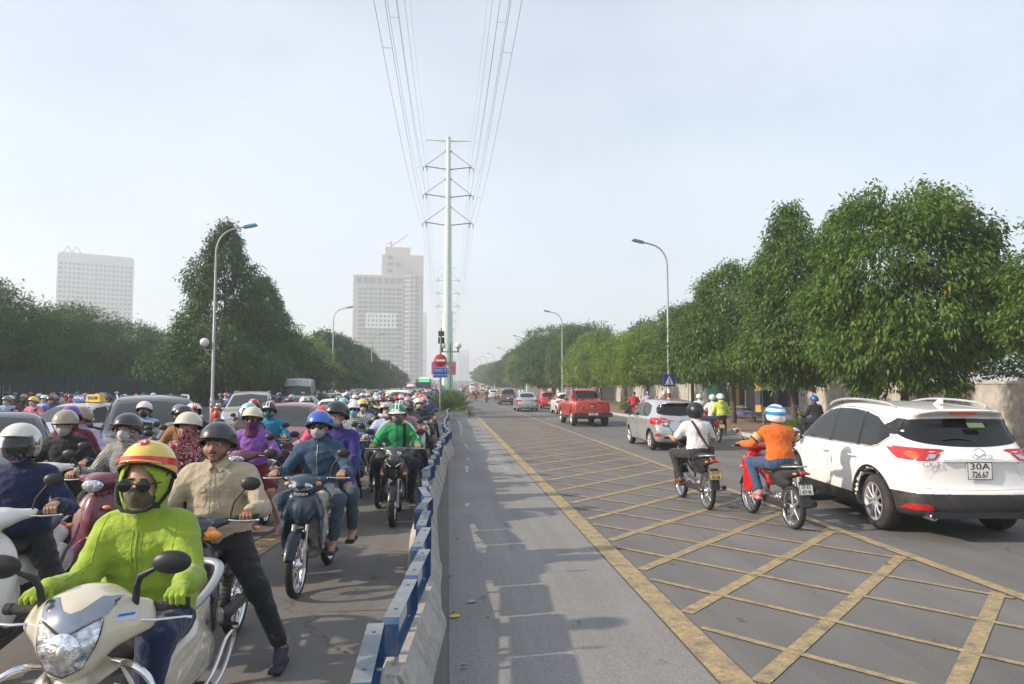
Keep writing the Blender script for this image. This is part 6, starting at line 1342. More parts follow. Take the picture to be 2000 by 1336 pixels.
def bike_proto(kind, lod):
    key = (kind, lod)
    if key in BK: return BK[key]
    root = empty(kind + '_proto'); h = [.010, .018, .034][lod]; sc = kind == 'scooter'; fy, ry = (.64, -.60) if sc else (.63, -.61); wr = .25 if sc else .283; ww = .095 if sc else (.075 if kind == 'underbone' else .085); hb = 1.035
    if sc:
        P = [ell((0, .47, .68), (.205, .085, .28), 0, .04, rx=16), ell((0, .23, .66), (.15, .16, .32), 0, .02, op='-'), ell((0, .53, .74), (.09, .075, .19), 0, .04, rx=16), ell((0, .40, 1.02), (.155, .115, .075), 0, .04, rx=-8), ell((0, .46, 1.0), (.09, .1, .07), 0, .04)]
        P += mirror([cone((.1, .38, 1.03), (.23, .32, 1.04), .05, .03, 0, .04), ell((.15, .44, .50), (.05, .1, .17), 0, .04, rx=10), ell((.12, -.45, .56), (.075, .33, .125), 0, .05, rx=8)]) + [cone((0, -.10, .58), (0, -.78, .69), .135, .085, 0, .05), ell((0, .66, .31), (.066, .255, .235), 0, .02), rbox((0, .66, .08), (.2, .4, .21), 0, .01, .01, op='-'), ell((0, -.80, .70), (.085, .12, .05), 0, .03)]
        P += [rbox((0, .17, .29), (.15, .24, .035), 1, .02), rbox((0, .12, .22), (.09, .35, .06), 1, .03), ell((0, -.08, .48), (.12, .08, .2), 1, .03), rbox((-.10, -.48, .27), (.055, .24, .075), 1, .03), cone((0, .50, .55), (0, .58, .40), .06, .05, 1, .02)]
        S = [cone((0, .04, .755), (0, -.28, .775), .095, .115, 0, .05, sx=1.1, sz=.62), cone((0, -.30, .80), (0, -.68, .83), .115, .085, 0, .05, sx=1.1, sz=.5)]
    else:
        P = [ell((0, .44, .76), (.11, .085, .17), 0, .04, rx=12), ell((0, .42, 1.0), (.15, .115, .07), 0, .04, rx=-6), ell((0, .47, .97), (.10, .09, .06), 0, .03)] + mirror([ell((.145, .36, .58), (.028, .13, .25), 0, .03, rx=14, rz=-14), cone((.09, .43, .85), (.15, .42, .70), .05, .035, 0, .05), cone((.1, .38, 1.0), (.2, .33, 1.02), .04, .025, 0, .03)])
        P += [cone((0, .34, .72), (0, -.05, .57), .055, .07, 0, .05), ell((0, -.30, .62), (.105, .26, .11), int(kind == 'sport'), .05, rx=8), cone((0, -.35, .68), (0, -.84, .78), .095, .05, int(kind == 'sport'), .05)]
        P += [ell((0, .08, .32), (.11, .17, .10), 2, .03), cone((0, .16, .36), (0, .36, .40), .07, .065, 2, .02), rbox((.1, -.02, .33), (.04, .12, .08), 2, .02), cone((-.09, .0, .33), (-.09, -.6, .29), .035, .03, 1, .02), cone((.09, -.1, .33), (.09, -.6, .29), .022, .022, 1, .02), rbox((-.1, -.3, .31), (.02, .3, .045), 1, .02), cone((-.21, .08, .29), (.21, .08, .29), .013, .013, 1, .005)]
        if kind == 'sport': P += [ell((0, .52, .86), (.10, .13, .10), 0, .02, rx=25)] + mirror([ell((.11, .50, .72), (.045, .17, .10), 0, .02, rx=35)])
        S = [cone((0, .0, .745), (0, -.28, .765), .085, .115, 0, .05, sz=.55), cone((0, -.30, .79), (0, -.70, .825), .115, .08, 0, .05, sz=.5)]
    add(root, 'body', sdf_mesh('body', P, h), [BP, BP2, STL]); add(root, 'seat', sdf_mesh('seat', S, h), [SEAT])
    ty, ri = wheel_meshes('alloy' if sc or kind == 'sport' else 'spoke', wr, ww)
    for nm, yy in (('front_wheel', fy), ('rear_wheel', ry)): w_ = add(root, nm, ty, [RUB, DRK], loc=(0, yy, wr)); add(root, 'rim', ri, [CHR], par=w_)
    if not sc:
        b = MB(); n = 16
        for w2, z2 in ((-.055, 0), (.055, 0)): pass
        V_ = []; 
        for j in range(n + 1):
            a = R(20 + 135 * j / n); q = wr + .022
            for x, dr in ((-.058, -.028), (-.045, 0), (0, .012), (.045, 0), (.058, -.028)): V_.append((x, fy + math.cos(a) * (q + dr), wr + math.sin(a) * (q + dr)))
        b.add(V_, [(j * 5 + k, j * 5 + k + 1, j * 5 + 6 + k, j * 5 + 5 + k) for j in range(n) for k in range(4)], 0, True); b.add(V_, [(j * 5 + 5 + k, j * 5 + 6 + k, j * 5 + k + 1, j * 5 + k) for j in range(n) for k in range(4)], 0, True); add(root, 'front_fender', b.mesh('front_fender'), [BP])
    b = MB()
    for s_ in (-1, 1): b.tube([(s_ * .062, fy - .005, wr), (s_ * .062, fy - .11, .62)], .017 if not sc else .014, 8); b.tube([(s_ * .062, fy + .004, wr - .03), (s_ * .062, fy - .03, wr + .14)], .024, 8)
    b.tube([(-.075, fy, wr), (.075, fy, wr)], .016, 8); add(root, 'fork', b.mesh('fork'), [STL])
    b = MB(); b.tube([(-.36, .30, hb), (-.2, .345, hb - .01), (.2, .345, hb - .01), (.36, .30, hb)], .011, 8); hbar = add(root, 'handlebar', b.mesh('handlebar'), [DRK])
    for s_ in (-1, 1):
        b = MB(); b.tube([(s_ * .25, .325, hb), (s_ * .375, .293, hb)], .018, 8); b.tube([(s_ * .375, .293, hb), (s_ * .395, .288, hb)], .02, 8); add(root, 'grip', b.mesh('grip'), [RUB], par=hbar)
        b = MB(); b.tube([(s_ * .22, .37, hb - .005), (s_ * .30, .385, hb - .01), (s_ * .40, .345, hb - .012)], .006, 6); b.sphere((s_ * .40, .345, hb - .012), .01, 8); add(root, 'brake_lever', b.mesh('brake_lever'), [CHR], par=hbar)
        b = MB(); b.tube([(s_ * .22, .34, hb), (s_ * .24, .33, hb + .10), (s_ * .31, .33, hb + .19)], .0065, 6); mr = add(root, 'mirror_arm', b.mesh('mirror_arm'), [BLK]); b = MB(); b.sphere((s_ * .345, .335, hb + .22), (.065, .02, .045), 14); add(root, 'mirror', b.mesh('mirror'), [BLK], par=mr); b = MB(); b.sphere((s_ * .345, .322, hb + .22), (.055, .009, .037), 14); add(root, 'mirror_glass', b.mesh('mirror_glass'), [CHR], par=mr)
        iz, iy, ix = (.80, .56, .135) if sc else ((.985, .47, .135) if kind == 'underbone' else (.70, .60, .145)); b = MB(); b.sphere((s_ * ix, iy - .01, iz), (.04, .025, .022), 12); add(root, 'indicator', b.mesh('indicator'), [AMB])
        b = MB(); b.sphere((s_ * .09, -.84, .75), (.03, .04, .018), 10); add(root, 'rear_indicator', b.mesh('rear_indicator'), [AMB])
    b = MB(); b.sphere((0, .545 if sc else .535, .99 if sc else .965), (.10 if sc else .115, .018, .055 if sc else .042), 18); add(root, 'headlight', b.mesh('headlight'), [LENS])
    ew, eh, ey, ez = (.10, .055, .548, .99) if sc else (.115, .042, .538, .965); b = MB(); b.tube([(ew * math.cos(t_ * .314), ey - .004 - .012 * abs(math.cos(t_ * .314)), ez + eh * math.sin(t_ * .314)) for t_ in range(21)], .006, 5, caps=False); add(root, 'headlight_rim', b.mesh('headlight_rim'), [BLK])
    if kind == 'sport': b = MB(); [b.tube([(s_ * .03, .655, .80), (s_ * .10, .62, .845)], .011, 6) for s_ in (-1, 1)]; add(root, 'running_lights', b.mesh('running_lights'), [LENS])
    b = MB(); b.sphere((0, -.90, .745 if sc else .765), (.06, .035, .028), 14); add(root, 'tail_light', b.mesh('tail_light'), [REDL])
    b = MB(); b.tube([(.08, .1, .22), (.12, -.2, .20), (.15, -.42, .26)], .017, 8); b.tube([(.155, -.40, .26), (.165, -.85, .36)], [.042, .048], 12); b.tube([(.165, -.85, .36), (.166, -.875, .365)], .03, 10, mi=1); add(root, 'exhaust', b.mesh('exhaust'), [BLK if kind != 'underbone' else STL, DRK])
    b = MB(); b.tube([(.1, -.55, .30), (.1, -.47, .62)], .012, 6); [b.lathe([(.018, k * .0), (.026, .007), (.018, .014)], c=(.1, -.53 + .0055 * k, .36 + k * .018), n=10) for k in range(12)]; add(root, 'shock_absorber', b.mesh('shock_absorber'), [CHR])
    b = MB(); b.tube([(-.085, -.45, .80), (-.10, -.80, .84), (0, -.90, .85), (.10, -.80, .84), (.085, -.45, .80)], .011, 8); add(root, 'grab_rail', b.mesh('grab_rail'), [ALU])
    b = MB(); b.box((0, -.93, .50), (.06, .012, .16), Matrix.Rotation(-.3, 3, 'X')); add(root, 'mudguard', b.mesh('mudguard'), [BLK])
    for o in list(COL.objects):
        pass
    BK[key] = root; KD[key] = collect(root); return root
KD = {}
def collect(root):
    ch = {}
    for o in COL.objects:
        if o.parent: ch.setdefault(o.parent, []).append(o)
    return ch
BUSED = set(); GB = {'l': 'motorbikes in the oncoming crowd', 'r': 'motorbikes riding away on the right'}
def bike(kind, name, loc, rz, pm, label, side='l', lod=1, second=None, plate=None, hide=()):
    proto_ = bike_proto(kind, lod); ch = KD[(kind, lod)]; pmm = pm if not isinstance(pm, str) else paint('bk_' + pm, HC.get(pm) or TC[pm])
    def cp(o, par):
        c = o.copy(); COL.objects.link(c); c.parent = par
        if o.type == 'MESH':
            for i, sl in enumerate(o.material_slots):
                if sl.material is BP: c.material_slots[i].link = 'OBJECT'; c.material_slots[i].material = pmm
                elif sl.material is BP2 and second: c.material_slots[i].link = 'OBJECT'; c.material_slots[i].material = second
        for q in ch.get(o, []):
            if q.name.split('.')[0] not in hide: cp(q, c)
        return c
    r = cp(proto_, None); r.name = name; r.location = loc; r.rotation_euler = (0, 0, rz); tag(r, label, 'motorbike', GB[side])
    if plate: plate_(r, (0, -.955, .56), 0, plate[0], .19, .14, plate[1], tilt=-12)
    return r
def drop_protos():
    for k, r in BK.items():
        if r.name.endswith('_proto') or '_proto' in r.name:
            for o in KD[k].get(r, []):
                for q in KD[k].get(o, []): bpy.data.objects.remove(q)
                bpy.data.objects.remove(o)
            bpy.data.objects.remove(r)
PLACED = []
def at_head(px, D, pose, rz, o={}):
    p = dict(POSE[pose]); p.update({k: v for k, v in o.items() if k in ('hip', 'lean')}); hp = head_pos(p); g = A(px, D); return (g.x + hp[1] * math.sin(rz), g.y - hp[1] * math.cos(rz), rise(g.y))
def rider(px, D, kind, C, label, blabel, paintn, side='l', pose=None, lod=1, yaw=0., bname=None, plate=None, second=None, nobike=False, **o):
    if lod > 0:
        k_ = int(px * 7 + D * 3); o.setdefault('hyaw', (-18, -6, 4, 14, -10, 22)[k_ % 6]); o.setdefault('lean', (4, 8, 12, 7)[k_ % 4]); o.setdefault('bulk', (1.0, 1.1, 1.05)[k_ % 3])
    rz = (math.pi if side == 'l' else 0) + R(yaw); pose = pose or ('footdown' if kind == 'scooter' else 'bikedown'); loc = at_head(px, D, pose, rz, o)
    PLACED.append((loc[0], loc[1])); e, hm, hp = person(C, pose, loc, rz, label, side, lod, **o)
    if not nobike: bk = bike(kind, bname or {'scooter': 'scooter', 'underbone': 'motorcycle', 'sport': 'motorcycle'}[kind], loc, rz, paintn, blabel, side, lod, second, plate)
    else: bk = None
    return e, hm, hp, bk

def laid(e, polys, mat, name, off=.003, h=.03, axis='+y', par=None):
    bv = bvh_of(e.data); b = MB()
    for p in polys: v, f = patch(bv, p, axis, off, h, True); b.add(v, f, 0, True)
    return b.build(name, mat, par or e)
def laid_line(e, lines, r, mat, name, axis='+y', n=6, off=0.):
    bv = bvh_of(e.data); b = MB()
    for l in lines:
        p = strip(bv, l, axis, off=off, n=n)
        if len(p) > 1: b.tube(p, r, 6)
    return b.build(name, mat, e)
CL = cloth
# ---------------------------------------------------------------- right side riders
Y_PL = (.62, .50, .22); W_PL = (.70, .70, .68)
g = G(1385, 995); loc = (g.x - .02, g.y + .61, 0); e, hm, hp = person(dict(hk='three', helmet=M('helmet_matt_black', (.02, .02, .022), .35), top='white', pants=CL('slacks', (.03, .03, .034)), shoe=M('brown_leather', (.12, .05, .025), .4)), 'bike', loc, 0, 'rider in a white shirt with a brown strap across the back, black helmet', 'r', 0, short=True, hem=-.02, lean=6, yaw=6)
laid(e, [[(-.12, 1.35), (-.085, 1.36), (.02, 1.14), (.155, .93), (.13, .915), (-.02, 1.12)]], M('strap_leather', (.07, .028, .018), .5), 'bag_strap', .008, axis='-y'); b = MB(); b.box((.20, -.20, .84), (.04, .10, .09)); bg = b.build('shoulder_bag', M('strap_leather', (.07, .028, .018), .5)); bg.location = loc; tag(bg, 'small brown leather bag at the hip of the white shirt rider', 'bag')
bike('underbone', 'motorcycle', loc, 0, paint('wave_black', (.014, .013, .013)), 'black motorcycle with yellow plate under the white shirt rider', 'r', 0, plate=(['29-H1', '457.88'], Y_PL)); PLACED.append(loc[:2])
g = G(1547, 1033); loc = (g.x, g.y + .61, 0); rz = R(2); e, hm, hp = person(dict(hk='three', helmet='white', top='orange', pants=CL('jeans', (.035, .075, .16)), shoe=M('trainer', (.45, .2, .2), .6, var=.6, scale=18)), 'race', loc, rz, 'rider in an orange jacket and blue jeans with a white and blue helmet', 'r', 0, bulk=1.1, lean=9, hem=-.02, yaw=10)
mt = Matrix(((1, 0, 0, 0), (0, 1, 0, 0), (0, 0, 1, 0), (0, 0, 0, 1)))
b = MB(); b.lathe([(.1350, .006), (.1345, .030), (.1318, .056)], n=40); bb = b.build('blue_band', hp_('band_blue', (.02, .22, .52)), hm); bb.scale = (1, 1.17, 1); bb.location = (0, -.009, 0); b = MB(); b.lathe([(.113, .100), (.085, .127), (.045, .148)], n=32); bb = b.build('blue_top', hp_('band_blue', (.02, .22, .52)), hm); bb.scale = (1, 1.15, 1); bb.location = (0, -.008, 0)
vis = obj('visor', visor_mesh(), hm, [M('smoke_visor', (.10, .10, .11), .08, trans=.75, coat=.5)])
for s_, ln in ((-1, -1), (1, 1)):
    S_ = Vector((s_ * .20, -.20, 1.27)); E_ = Vector((s_ * .37, -.14, 1.08)); b = MB(); b.tube([S_.lerp(E_, .30), S_.lerp(E_, .58)], [.072, .07], 14, caps=False); b.build('sleeve_band', CL('cream_band', (.55, .40, .20)), e); b = MB(); b.tube([S_.lerp(E_, .58), S_.lerp(E_, .66)], [.0715, .071], 14, caps=False); b.build('sleeve_stripe', CL('navy_band', (.012, .015, .03)), e)
bike('sport', 'motorcycle', loc, rz, paint('winner_red', (.48, .012, .018)), 'red and grey motorcycle with white plate under the orange jacket rider', 'r', 0, plate=(['37-E1', '477.98'], W_PL)); PLACED.append(loc[:2])
rider(1406, 24.6, 'underbone', dict(hk='half', helmet='white', hs=1.05, top=CL('yellow_jacket', (.50, .56, .09)), pants='navy'), 'pillion in a yellow hooded jacket and white helmet', '', 'red', 'r', pose='pillion', hood=True, nobike=True, bulk=1.08)
rider(1391, 25.2, 'underbone', dict(hk='jockey', helmet='silver', top='white', pants='navy'), 'rider in white shirt carrying the yellow jacketed pillion', 'red motorbike carrying two people with a yellow plate', 'red', 'r', pose='bike', plate=([], Y_PL), short=True)
rider(1365, 28.5, 'scooter', dict(hk='half', helmet='white', top='white', pants='grey'), 'rider in white partly hidden by the silver hatchback roof', 'scooter mostly hidden behind the silver hatchback', 'grey', 'r', pose='scoot')
rider(1589, 23, 'underbone', dict(hk='half', helmet='blue', top='black', pants='black'), 'rider in black jacket and bright blue helmet behind the white SUV', 'dark motorbike behind the white SUV bonnet', 'black', 'r', pose='bike', yaw=14, bulk=1.1, lean=14)
rider(1238, 41, 'underbone', dict(hk=None, top='red', pants='black'), 'bareheaded rider in a red jacket near the small bush', 'red motorbike by the kerb left of the silver hatchback', 'red', 'r', pose='bike', bulk=1.15)
rider(1264, 46, 'scooter', dict(helmet='blue', stripe='white', top='lavender'), 'rider with white and blue helmet beyond the silver hatchback', 'scooter beyond the silver hatchback roof', 'white', 'r', pose='scoot', lod=2); rider(1297, 43, 'scooter', dict(helmet='white', top='khaki'), 'rider with white helmet just above the silver hatchback roof', 'scooter hidden by the hatchback roof', 'grey', 'r', pose='scoot', lod=2)
rider(950, 86, 'scooter', dict(helmet='yellow', top='dark grey', pants='khaki'), 'rider in grey with a lime helmet before the white sedan', 'dark scooter on the lane line before the white sedan', 'grey', 'r', pose='scoot', lod=2)
e, hm, hp, bk = rider(929, 98, 'underbone', dict(helmet='blue', top='brown'), 'delivery rider almost hidden by stacked boxes', 'motorbike loaded with brown cardboard boxes', 'black', 'r', pose='bike', lod=2)
for i, (x, z, w, h_) in enumerate(((-.55, .75, .38, .42), (.55, .75, .38, .42), (0, 1.15, .5, .28))):
    bx = MB(); bx.box((0, 0, 0), (w, .35, h_)); o = bx.build('cardboard_box', M('cardboard', (.42, .25, .12), .8, dirt=.2), loc=(bk.location.x + x, bk.location.y - .6, bk.location.z + z)); tag(o, f'brown cardboard box strapped to the loaded motorbike, {["left side", "right side", "on top"][i]}', 'box', 'boxes on the loaded motorbike')
for i, (px, D, hc, tc_) in enumerate(((905, 130, 'black', 'navy'), (897, 118, 'white', 'grey'), (914, 152, 'red', 'orange'), (900, 150, 'white', 'white'), (972, 82, 'cream', 'beige'), (976, 90, 'grey', 'khaki'), (1015, 60, 'white', 'black'), (1021, 66, 'white', 'white'), (1060, 64, 'orange', 'orange'), (908, 178, 'blue', 'black'), (912, 205, 'white', 'red'), (945, 165, 'white', 'yellow'), (955, 190, 'red', 'navy'), (903, 230, 'grey', 'pink'), (1090, 58, 'white', 'navy'))):
    rider(px, D, 'scooter' if i % 2 else 'underbone', dict(helmet=hc, top=tc_), f'far rider in {tc_} with {hc} helmet going away {"past the pylon foot" if i < 4 else "up the right lanes"}', f'far motorbike {"past the pylon foot" if i < 4 else "up the right lanes"} under the {tc_} clad rider with {hc} helmet', ['grey', 'black', 'red', 'white'][i % 4], 'r', pose='scoot' if i % 2 else 'bike', lod=2)
# pedestrian by the gate
g = A(1516, 44); person(dict(hk=None, top='white', pants=CL('leggings', (.2, .2, .24))), 'stand', (g.x, g.y, .13), R(200), 'person in white standing by the yellow gate pillar', 'r', 1, short=True)
# ---------------------------------------------------------------- near oncoming riders, one by one
BEI = CL('beige_shirt', (.40, .345, .245)); LIME = CL('lime_jacket', (.26, .37, .030)); NVY = CL('navy_jacket', (.010, .018, .07))
GM = CL('grey_mask', (.34, .34, .36)); LM = CL('light_mask', (.50, .48, .45)); BM = CL('blue_mask', (.22, .48, .60))
LX, LY, LR = -1.35, 3.26, B + R(2)
e, hm, hp = person(dict(hk='half', helmet='yellow', hs=.99, top=LIME, pants=NVY, hoodm=LIME, hz=.052, hy=-.025, ht=11, gs=1.22, mask=CL('olive_mask', (.085, .075, .045)), glasses=True), 'scoot', (LX - .035, LY - .04, 0), B, 'rider in lime green hooded jacket with sunglasses and yellow helmet', 'l', 0, glove=True, bulk=1.14, fat=1.08, lean=8, hip=(-.36, .795), feet=((-.13, .12, .36), (.13, .12, .36)), hl=(-.33, .24, 1.05), hr=(.20, .24, 1.05), elb=.18, sw=.152)
b = MB(); b.lathe([(.1245, .030), (.1225, .062)], n=40); q = b.build('red_band', hp_('band_red', (.62, .03, .02)), hm); q.scale = (1, 1.2, 1); q.location = (0, -.006, 0)
b = MB(); b.lathe([(0, .0), (.026, .0), (.026, .004), (0, .004)], n=20); q = b.build('emblem', hp_('band_red', (.62, .03, .02)), hm, loc=(0, .075, .128), rot=(R(-38), 0, 0)); text('A', .036, q, WHT, (0, 0, .006), (0, 0, R(180)))
b = MB(); [b.tube([(s_ * .122, .01, -.03), (s_ * .118, .03, -.09), (s_ * .095, .065, -.145), (s_ * .05, .098, -.178), (0, .105, -.186)], .0095, 6, flat=.4) for s_ in (-1, 1)]; b.box((-.085, .078, -.155), (.016, .008, .014)); b.build('wide_chin_strap', DRK, hm)
laid_line(e, [[(0, 1.31), (0, 1.2), (0, 1.08), (0, .97)]], .005, M('zip_green', (.22, .30, .05), .5), 'zip'); laid_line(e, [[(-.018, 1.30), (-.02, 1.15), (-.02, .97)], [(.018, 1.30), (.02, 1.15), (.02, .97)], [(-.15, 1.30), (-.165, 1.2), (-.16, 1.08)], [(.15, 1.30), (.165, 1.2), (.16, 1.08)]], .0028, LIME, 'seam')
b = MB(); b.box((0, .02 + hp[1] + .075, 1.315), (.005, .004, .018)); b.tube([(0, hp[1] + .098, 1.335), (0, hp[1] + .098, 1.30)], .007, 6); b.build('zip_pull', CHR, e)
# her scooter
CRM = paint('cream', (.56, .51, .40), 0, .22); TAN = M('tan_vinyl', (.17, .115, .08), .5, bump=.15, bscale=200); BRW = M('brown_panel', (.055, .038, .032), .4, coat=.3); SLV = paint('rail_silver', (.36, .37, .385), .6, .3)
cs = empty('cream_scooter', (LX, LY, 0), LR); tag(cs, 'cream coloured scooter with large faceted headlight, nearest the camera', 'motorbike', GB['l'])
P = [ell((0, .39, 1.045), (.15, .15, .085), 0, .05, rx=-12), ell((0, .49, .955), (.105, .085, .125), 0, .05, rx=14)] + mirror([cone((.08, .42, 1.03), (.18, .335, 1.035), .062, .036, 0, .05), cone((.08, .47, .97), (.20, .37, .99), .05, .03, 0, .06)])
cw = sdf_mesh('cowl', P, .0085); cwo = obj('cowl', cw, cs, [CRM]); bv = bvh_of(cw)
def cp_(name, mat, poly, off, h=.018, par=cs, axis='+y', bv_=None): v, f = patch(bv_ or bv, poly, axis, off, h, True); b = MB(); b.add(v, f, 0, True); return b.build(name, mat, par)
cp_('chrome_visor', M('smoked_chrome', (.30, .33, .38), .12, .9, .1), [(-.135, 1.10), (-.075, 1.112), (-.03, 1.082), (0, 1.074), (.03, 1.082), (.075, 1.112), (.135, 1.10), (.110, 1.058), (.058, 1.042), (0, 1.012), (-.058, 1.042), (-.110, 1.058)], .003)
hl_ = cp_('headlight', LENS, [(-.104, 1.052), (-.056, 1.034), (0, 1.004), (.056, 1.034), (.104, 1.052), (.096, .97), (.062, .90), (0, .872), (-.062, .90), (-.096, .97)], .012)
b = MB(); b.lathe([(.0, .004), (.052, .0), (.058, -.012)], axis='Y', c=(0, .588, .965), n=24); b.sphere((0, .594, .965), (.014, .012, .014), 10, 1); b.build('reflector', [M('reflector_chrome', (.8, .82, .85), .08, 1, .3, 60, .6, 40), M('bulb', (.5, .5, .45), .2)], hl_)
b = MB(); pts = [(-.104, 1.052), (-.056, 1.034), (0, 1.004), (.056, 1.034), (.104, 1.052), (.096, .97), (.062, .90), (0, .872), (-.062, .90), (-.096, .97), (-.108, 1.022)]; q = []
for i in range(10): q += strip(bv, [pts[i], pts[i + 1]], '+y', off=.010, n=3)[:-1]
b.tube([p for p in q] + [q[0]], .004, 5); b.build('headlight_trim', BLK, hl_)
P = [ell((0, .45, .62), (.225, .075, .28), 0, .05, rx=14), ell((0, .26, .62), (.17, .13, .34), 0, .02, op='-'), ell((0, .53, .66), (.085, .07, .24), 0, .04, rx=12), cone((0, -.15, .58), (0, -.82, .70), .155, .10, 0, .05), ell((.10, -.45, .56), (.085, .38, .14), 0, .06, rx=9), ell((-.10, -.45, .56), (.085, .38, .14), 0, .06, rx=9), rbox((0, .10, .29), (.16, .28, .04), 1, .03), ell((0, -.1, .5), (.13, .1, .2), 0, .03), ell((0, .66, .31), (.07, .25, .235), 0, .02), rbox((0, .66, .08), (.2, .4, .2), 0, .01, .01, op='-'), rbox((-.1, -.5, .27), (.055, .24, .075), 1, .03)]
bm_ = sdf_mesh('body', P, .012); obj('body', bm_, cs, [CRM, BLK]); bv2 = bvh_of(bm_)
for s_ in (-1, 1):
    cp_('side_panel', BRW, [(s_ * .06, .80), (s_ * .13, .84), (s_ * .215, .72), (s_ * .20, .50), (s_ * .10, .42)], .006, .03, bv_=bv2)
    cp_('indicator', M('indicator_lens', (.7, .68, .66), .1, .35, .5, 40, .4, 50, coat=1), [(s_ * .125, .80), (s_ * .175, .78), (s_ * .185, .62), (s_ * .155, .54), (s_ * .13, .66)], .014, .02, bv_=bv2)
    cp_('indicator_bulb', AMB, [(s_ * .145, .70), (s_ * .17, .69), (s_ * .165, .62), (s_ * .15, .62)], .018, .02, bv_=bv2)
    b = MB(); b.tube([tuple(p) for p in spline([Vector(p) for p in [(s_ * .10, .40, .86), (s_ * .20, .48, .87), (s_ * .275, .50, .80), (s_ * .275, .50, .62), (s_ * .24, .44, .42), (s_ * .15, .34, .30)]], 5, False)], .013, 10); b.build('crash_bar', CHR, cs)
    b = MB(); b.tube([tuple(p) for p in spline([Vector(p) for p in [(s_ * .15, -.25, .36), (s_ * .24, -.38, .50), (s_ * .25, -.60, .60), (s_ * .24, -.80, .56), (s_ * .20, -.72, .38), (s_ * .15, -.5, .30)]], 5, False)], .011, 8); b.build('side_guard', CHR, cs)
    b = MB(); b.tube([(s_ * .18, .335, 1.035), (s_ * .31, .30, 1.035)], .019, 10); b.tube([(s_ * .308, .30, 1.035), (s_ * .335, .294, 1.035)], .022, 10); b.build('grip', RUB, cs)
    b = MB(); b.tube([(s_ * .17, .40, 1.01), (s_ * .25, .415, 1.01), (s_ * .34, .37, 1.005), (s_ * .365, .365, 1.0)], [.008, .009, .008, .011], 8, flat=.6); b.build('brake_lever', CHR, cs)
    b = MB(); b.tube([(s_ * .165, .385, 1.06), (s_ * .17, .39, 1.13)], .014, 8); b.tube([(s_ * .17, .39, 1.13), (s_ * .185, .40, 1.17), (s_ * .245, .41, 1.20)], [.012, .014, .008], 8); ma = b.build('mirror_arm', BLK, cs); b = MB(); b.sphere((s_ * .30, .41, 1.22), (.072, .03, .044), 20); b.build('mirror', BLK, ma); b = MB(); b.sphere((s_ * .30, .395, 1.22), (.062, .018, .036), 16); b.build('mirror_glass', CHR, ma)
b = MB(); [b.tube([(-.045, .02, z), (-.02, .02, z - .022), (0, .02, z - .026), (.05, .02, z + .004)], .0045, 5) for z in (.70, .68)]; q = b.build('chevron', SLV, cs, loc=(0, .585, 0), rot=(R(-6), 0, 0)); 
cp_('sticker', M('sticker_white', (.55, .6, .68), .3), [(-.185, 1.045), (-.135, 1.055), (-.13, 1.03), (-.18, 1.02)], .002, .02); cp_('sticker_print', M('sticker_ink', (.03, .12, .45), .4), [(-.178, 1.042), (-.14, 1.05), (-.137, 1.043), (-.176, 1.035)], .0035, .02)
b = sdf_mesh('seat', [cone((0, -.02, .765), (0, -.34, .79), .105, .125, 0, .05, sx=1.15, sz=.6), cone((0, -.36, .81), (0, -.78, .84), .125, .09, 1, .05, sx=1.15, sz=.52)], .011); obj('seat', b, cs, [M('dark_brown_vinyl', (.045, .032, .026), .5, bump=.15, bscale=200), TAN])
b = MB(); b.tube([tuple(p) for p in spline([Vector(p) for p in [(-.125, -.42, .80), (-.16, -.62, .85), (-.14, -.86, .895), (-.06, -.95, .91), (.06, -.95, .91), (.14, -.86, .895), (.16, -.62, .85), (.125, -.42, .80)]], 4, False)], .026, 10, flat=.7); b.build('grab_rail', SLV, cs)
ty_, ri_ = wheel_meshes('alloy', .25, .095)
for nm, yy in (('front_wheel', .64), ('rear_wheel', -.60)): w_ = obj(nm, ty_, cs, [RUB, DRK], loc=(0, yy, .25)); obj('rim', ri_, w_)
b = MB(); [b.tube([(s_ * .062, .64, .25), (s_ * .062, .54, .6)], .015, 8) for s_ in (-1, 1)]; b.build('fork', STL, cs); b = MB(); b.sphere((0, -.93, .76), (.07, .035, .03), 14); b.build('tail_light', REDL, cs)
PLACED.append((LX, LY))
# beige shirt man
e, hm, hp = person(dict(hk='half', helmet=M('helmet_scuffed_black', (.024, .025, .028), .3, var=.3, scale=14, coat=.5, dirt=.3), hs=1.02, top=BEI, pants=CL('black_trousers', (.014, .013, .014)), skin=SKIN_D, shoe=M('slip_on', (.03, .033, .045), .7)), 'bikedown', at_head(424, 5.05, 'bikedown', B), B, 'heavy man in a beige work shirt and black helmet with a moustache', 'l', 0, must=True, face=1.16, fat=1.18, sw=.195, bulk=1.12, hem=-.03, lean=4, pr=1.1, feet=((-.50, .10, .06), (.2, .1, .33)), yaw=-3)
laid(e, [[(-.135, 1.19), (-.045, 1.19), (-.045, 1.165), (-.09, 1.15), (-.135, 1.165)], [(.135, 1.19), (.045, 1.19), (.045, 1.165), (.09, 1.15), (.135, 1.165)]], BEI, 'pocket_flap', .007, .02)
laid_line(e, [[(s_ * .045, 1.19), (s_ * .045, 1.07), (s_ * .09, 1.055), (s_ * .135, 1.07), (s_ * .135, 1.19)] for s_ in (-1, 1)] + [[(.014, 1.31), (.016, 1.15), (.014, .98)], [(-.014, 1.31), (-.016, 1.15), (-.014, .98)]], .0022, CL('shirt_seam', (.27, .23, .16)), 'seam')
b = MB(); bv = bvh_of(e.data)
for z in (1.27, 1.19, 1.10, 1.02):
    h_ = bv.ray_cast(Vector((0, 5, z)), Vector((0, -1, 0)))[0]
    if h_: b.sphere(h_ + Vector((0, .002, 0)), (.006, .003, .006), 8)
b.build('shirt_button', M('button_horn', (.5, .46, .4), .4), e)
ny = hp[1]; b = MB()
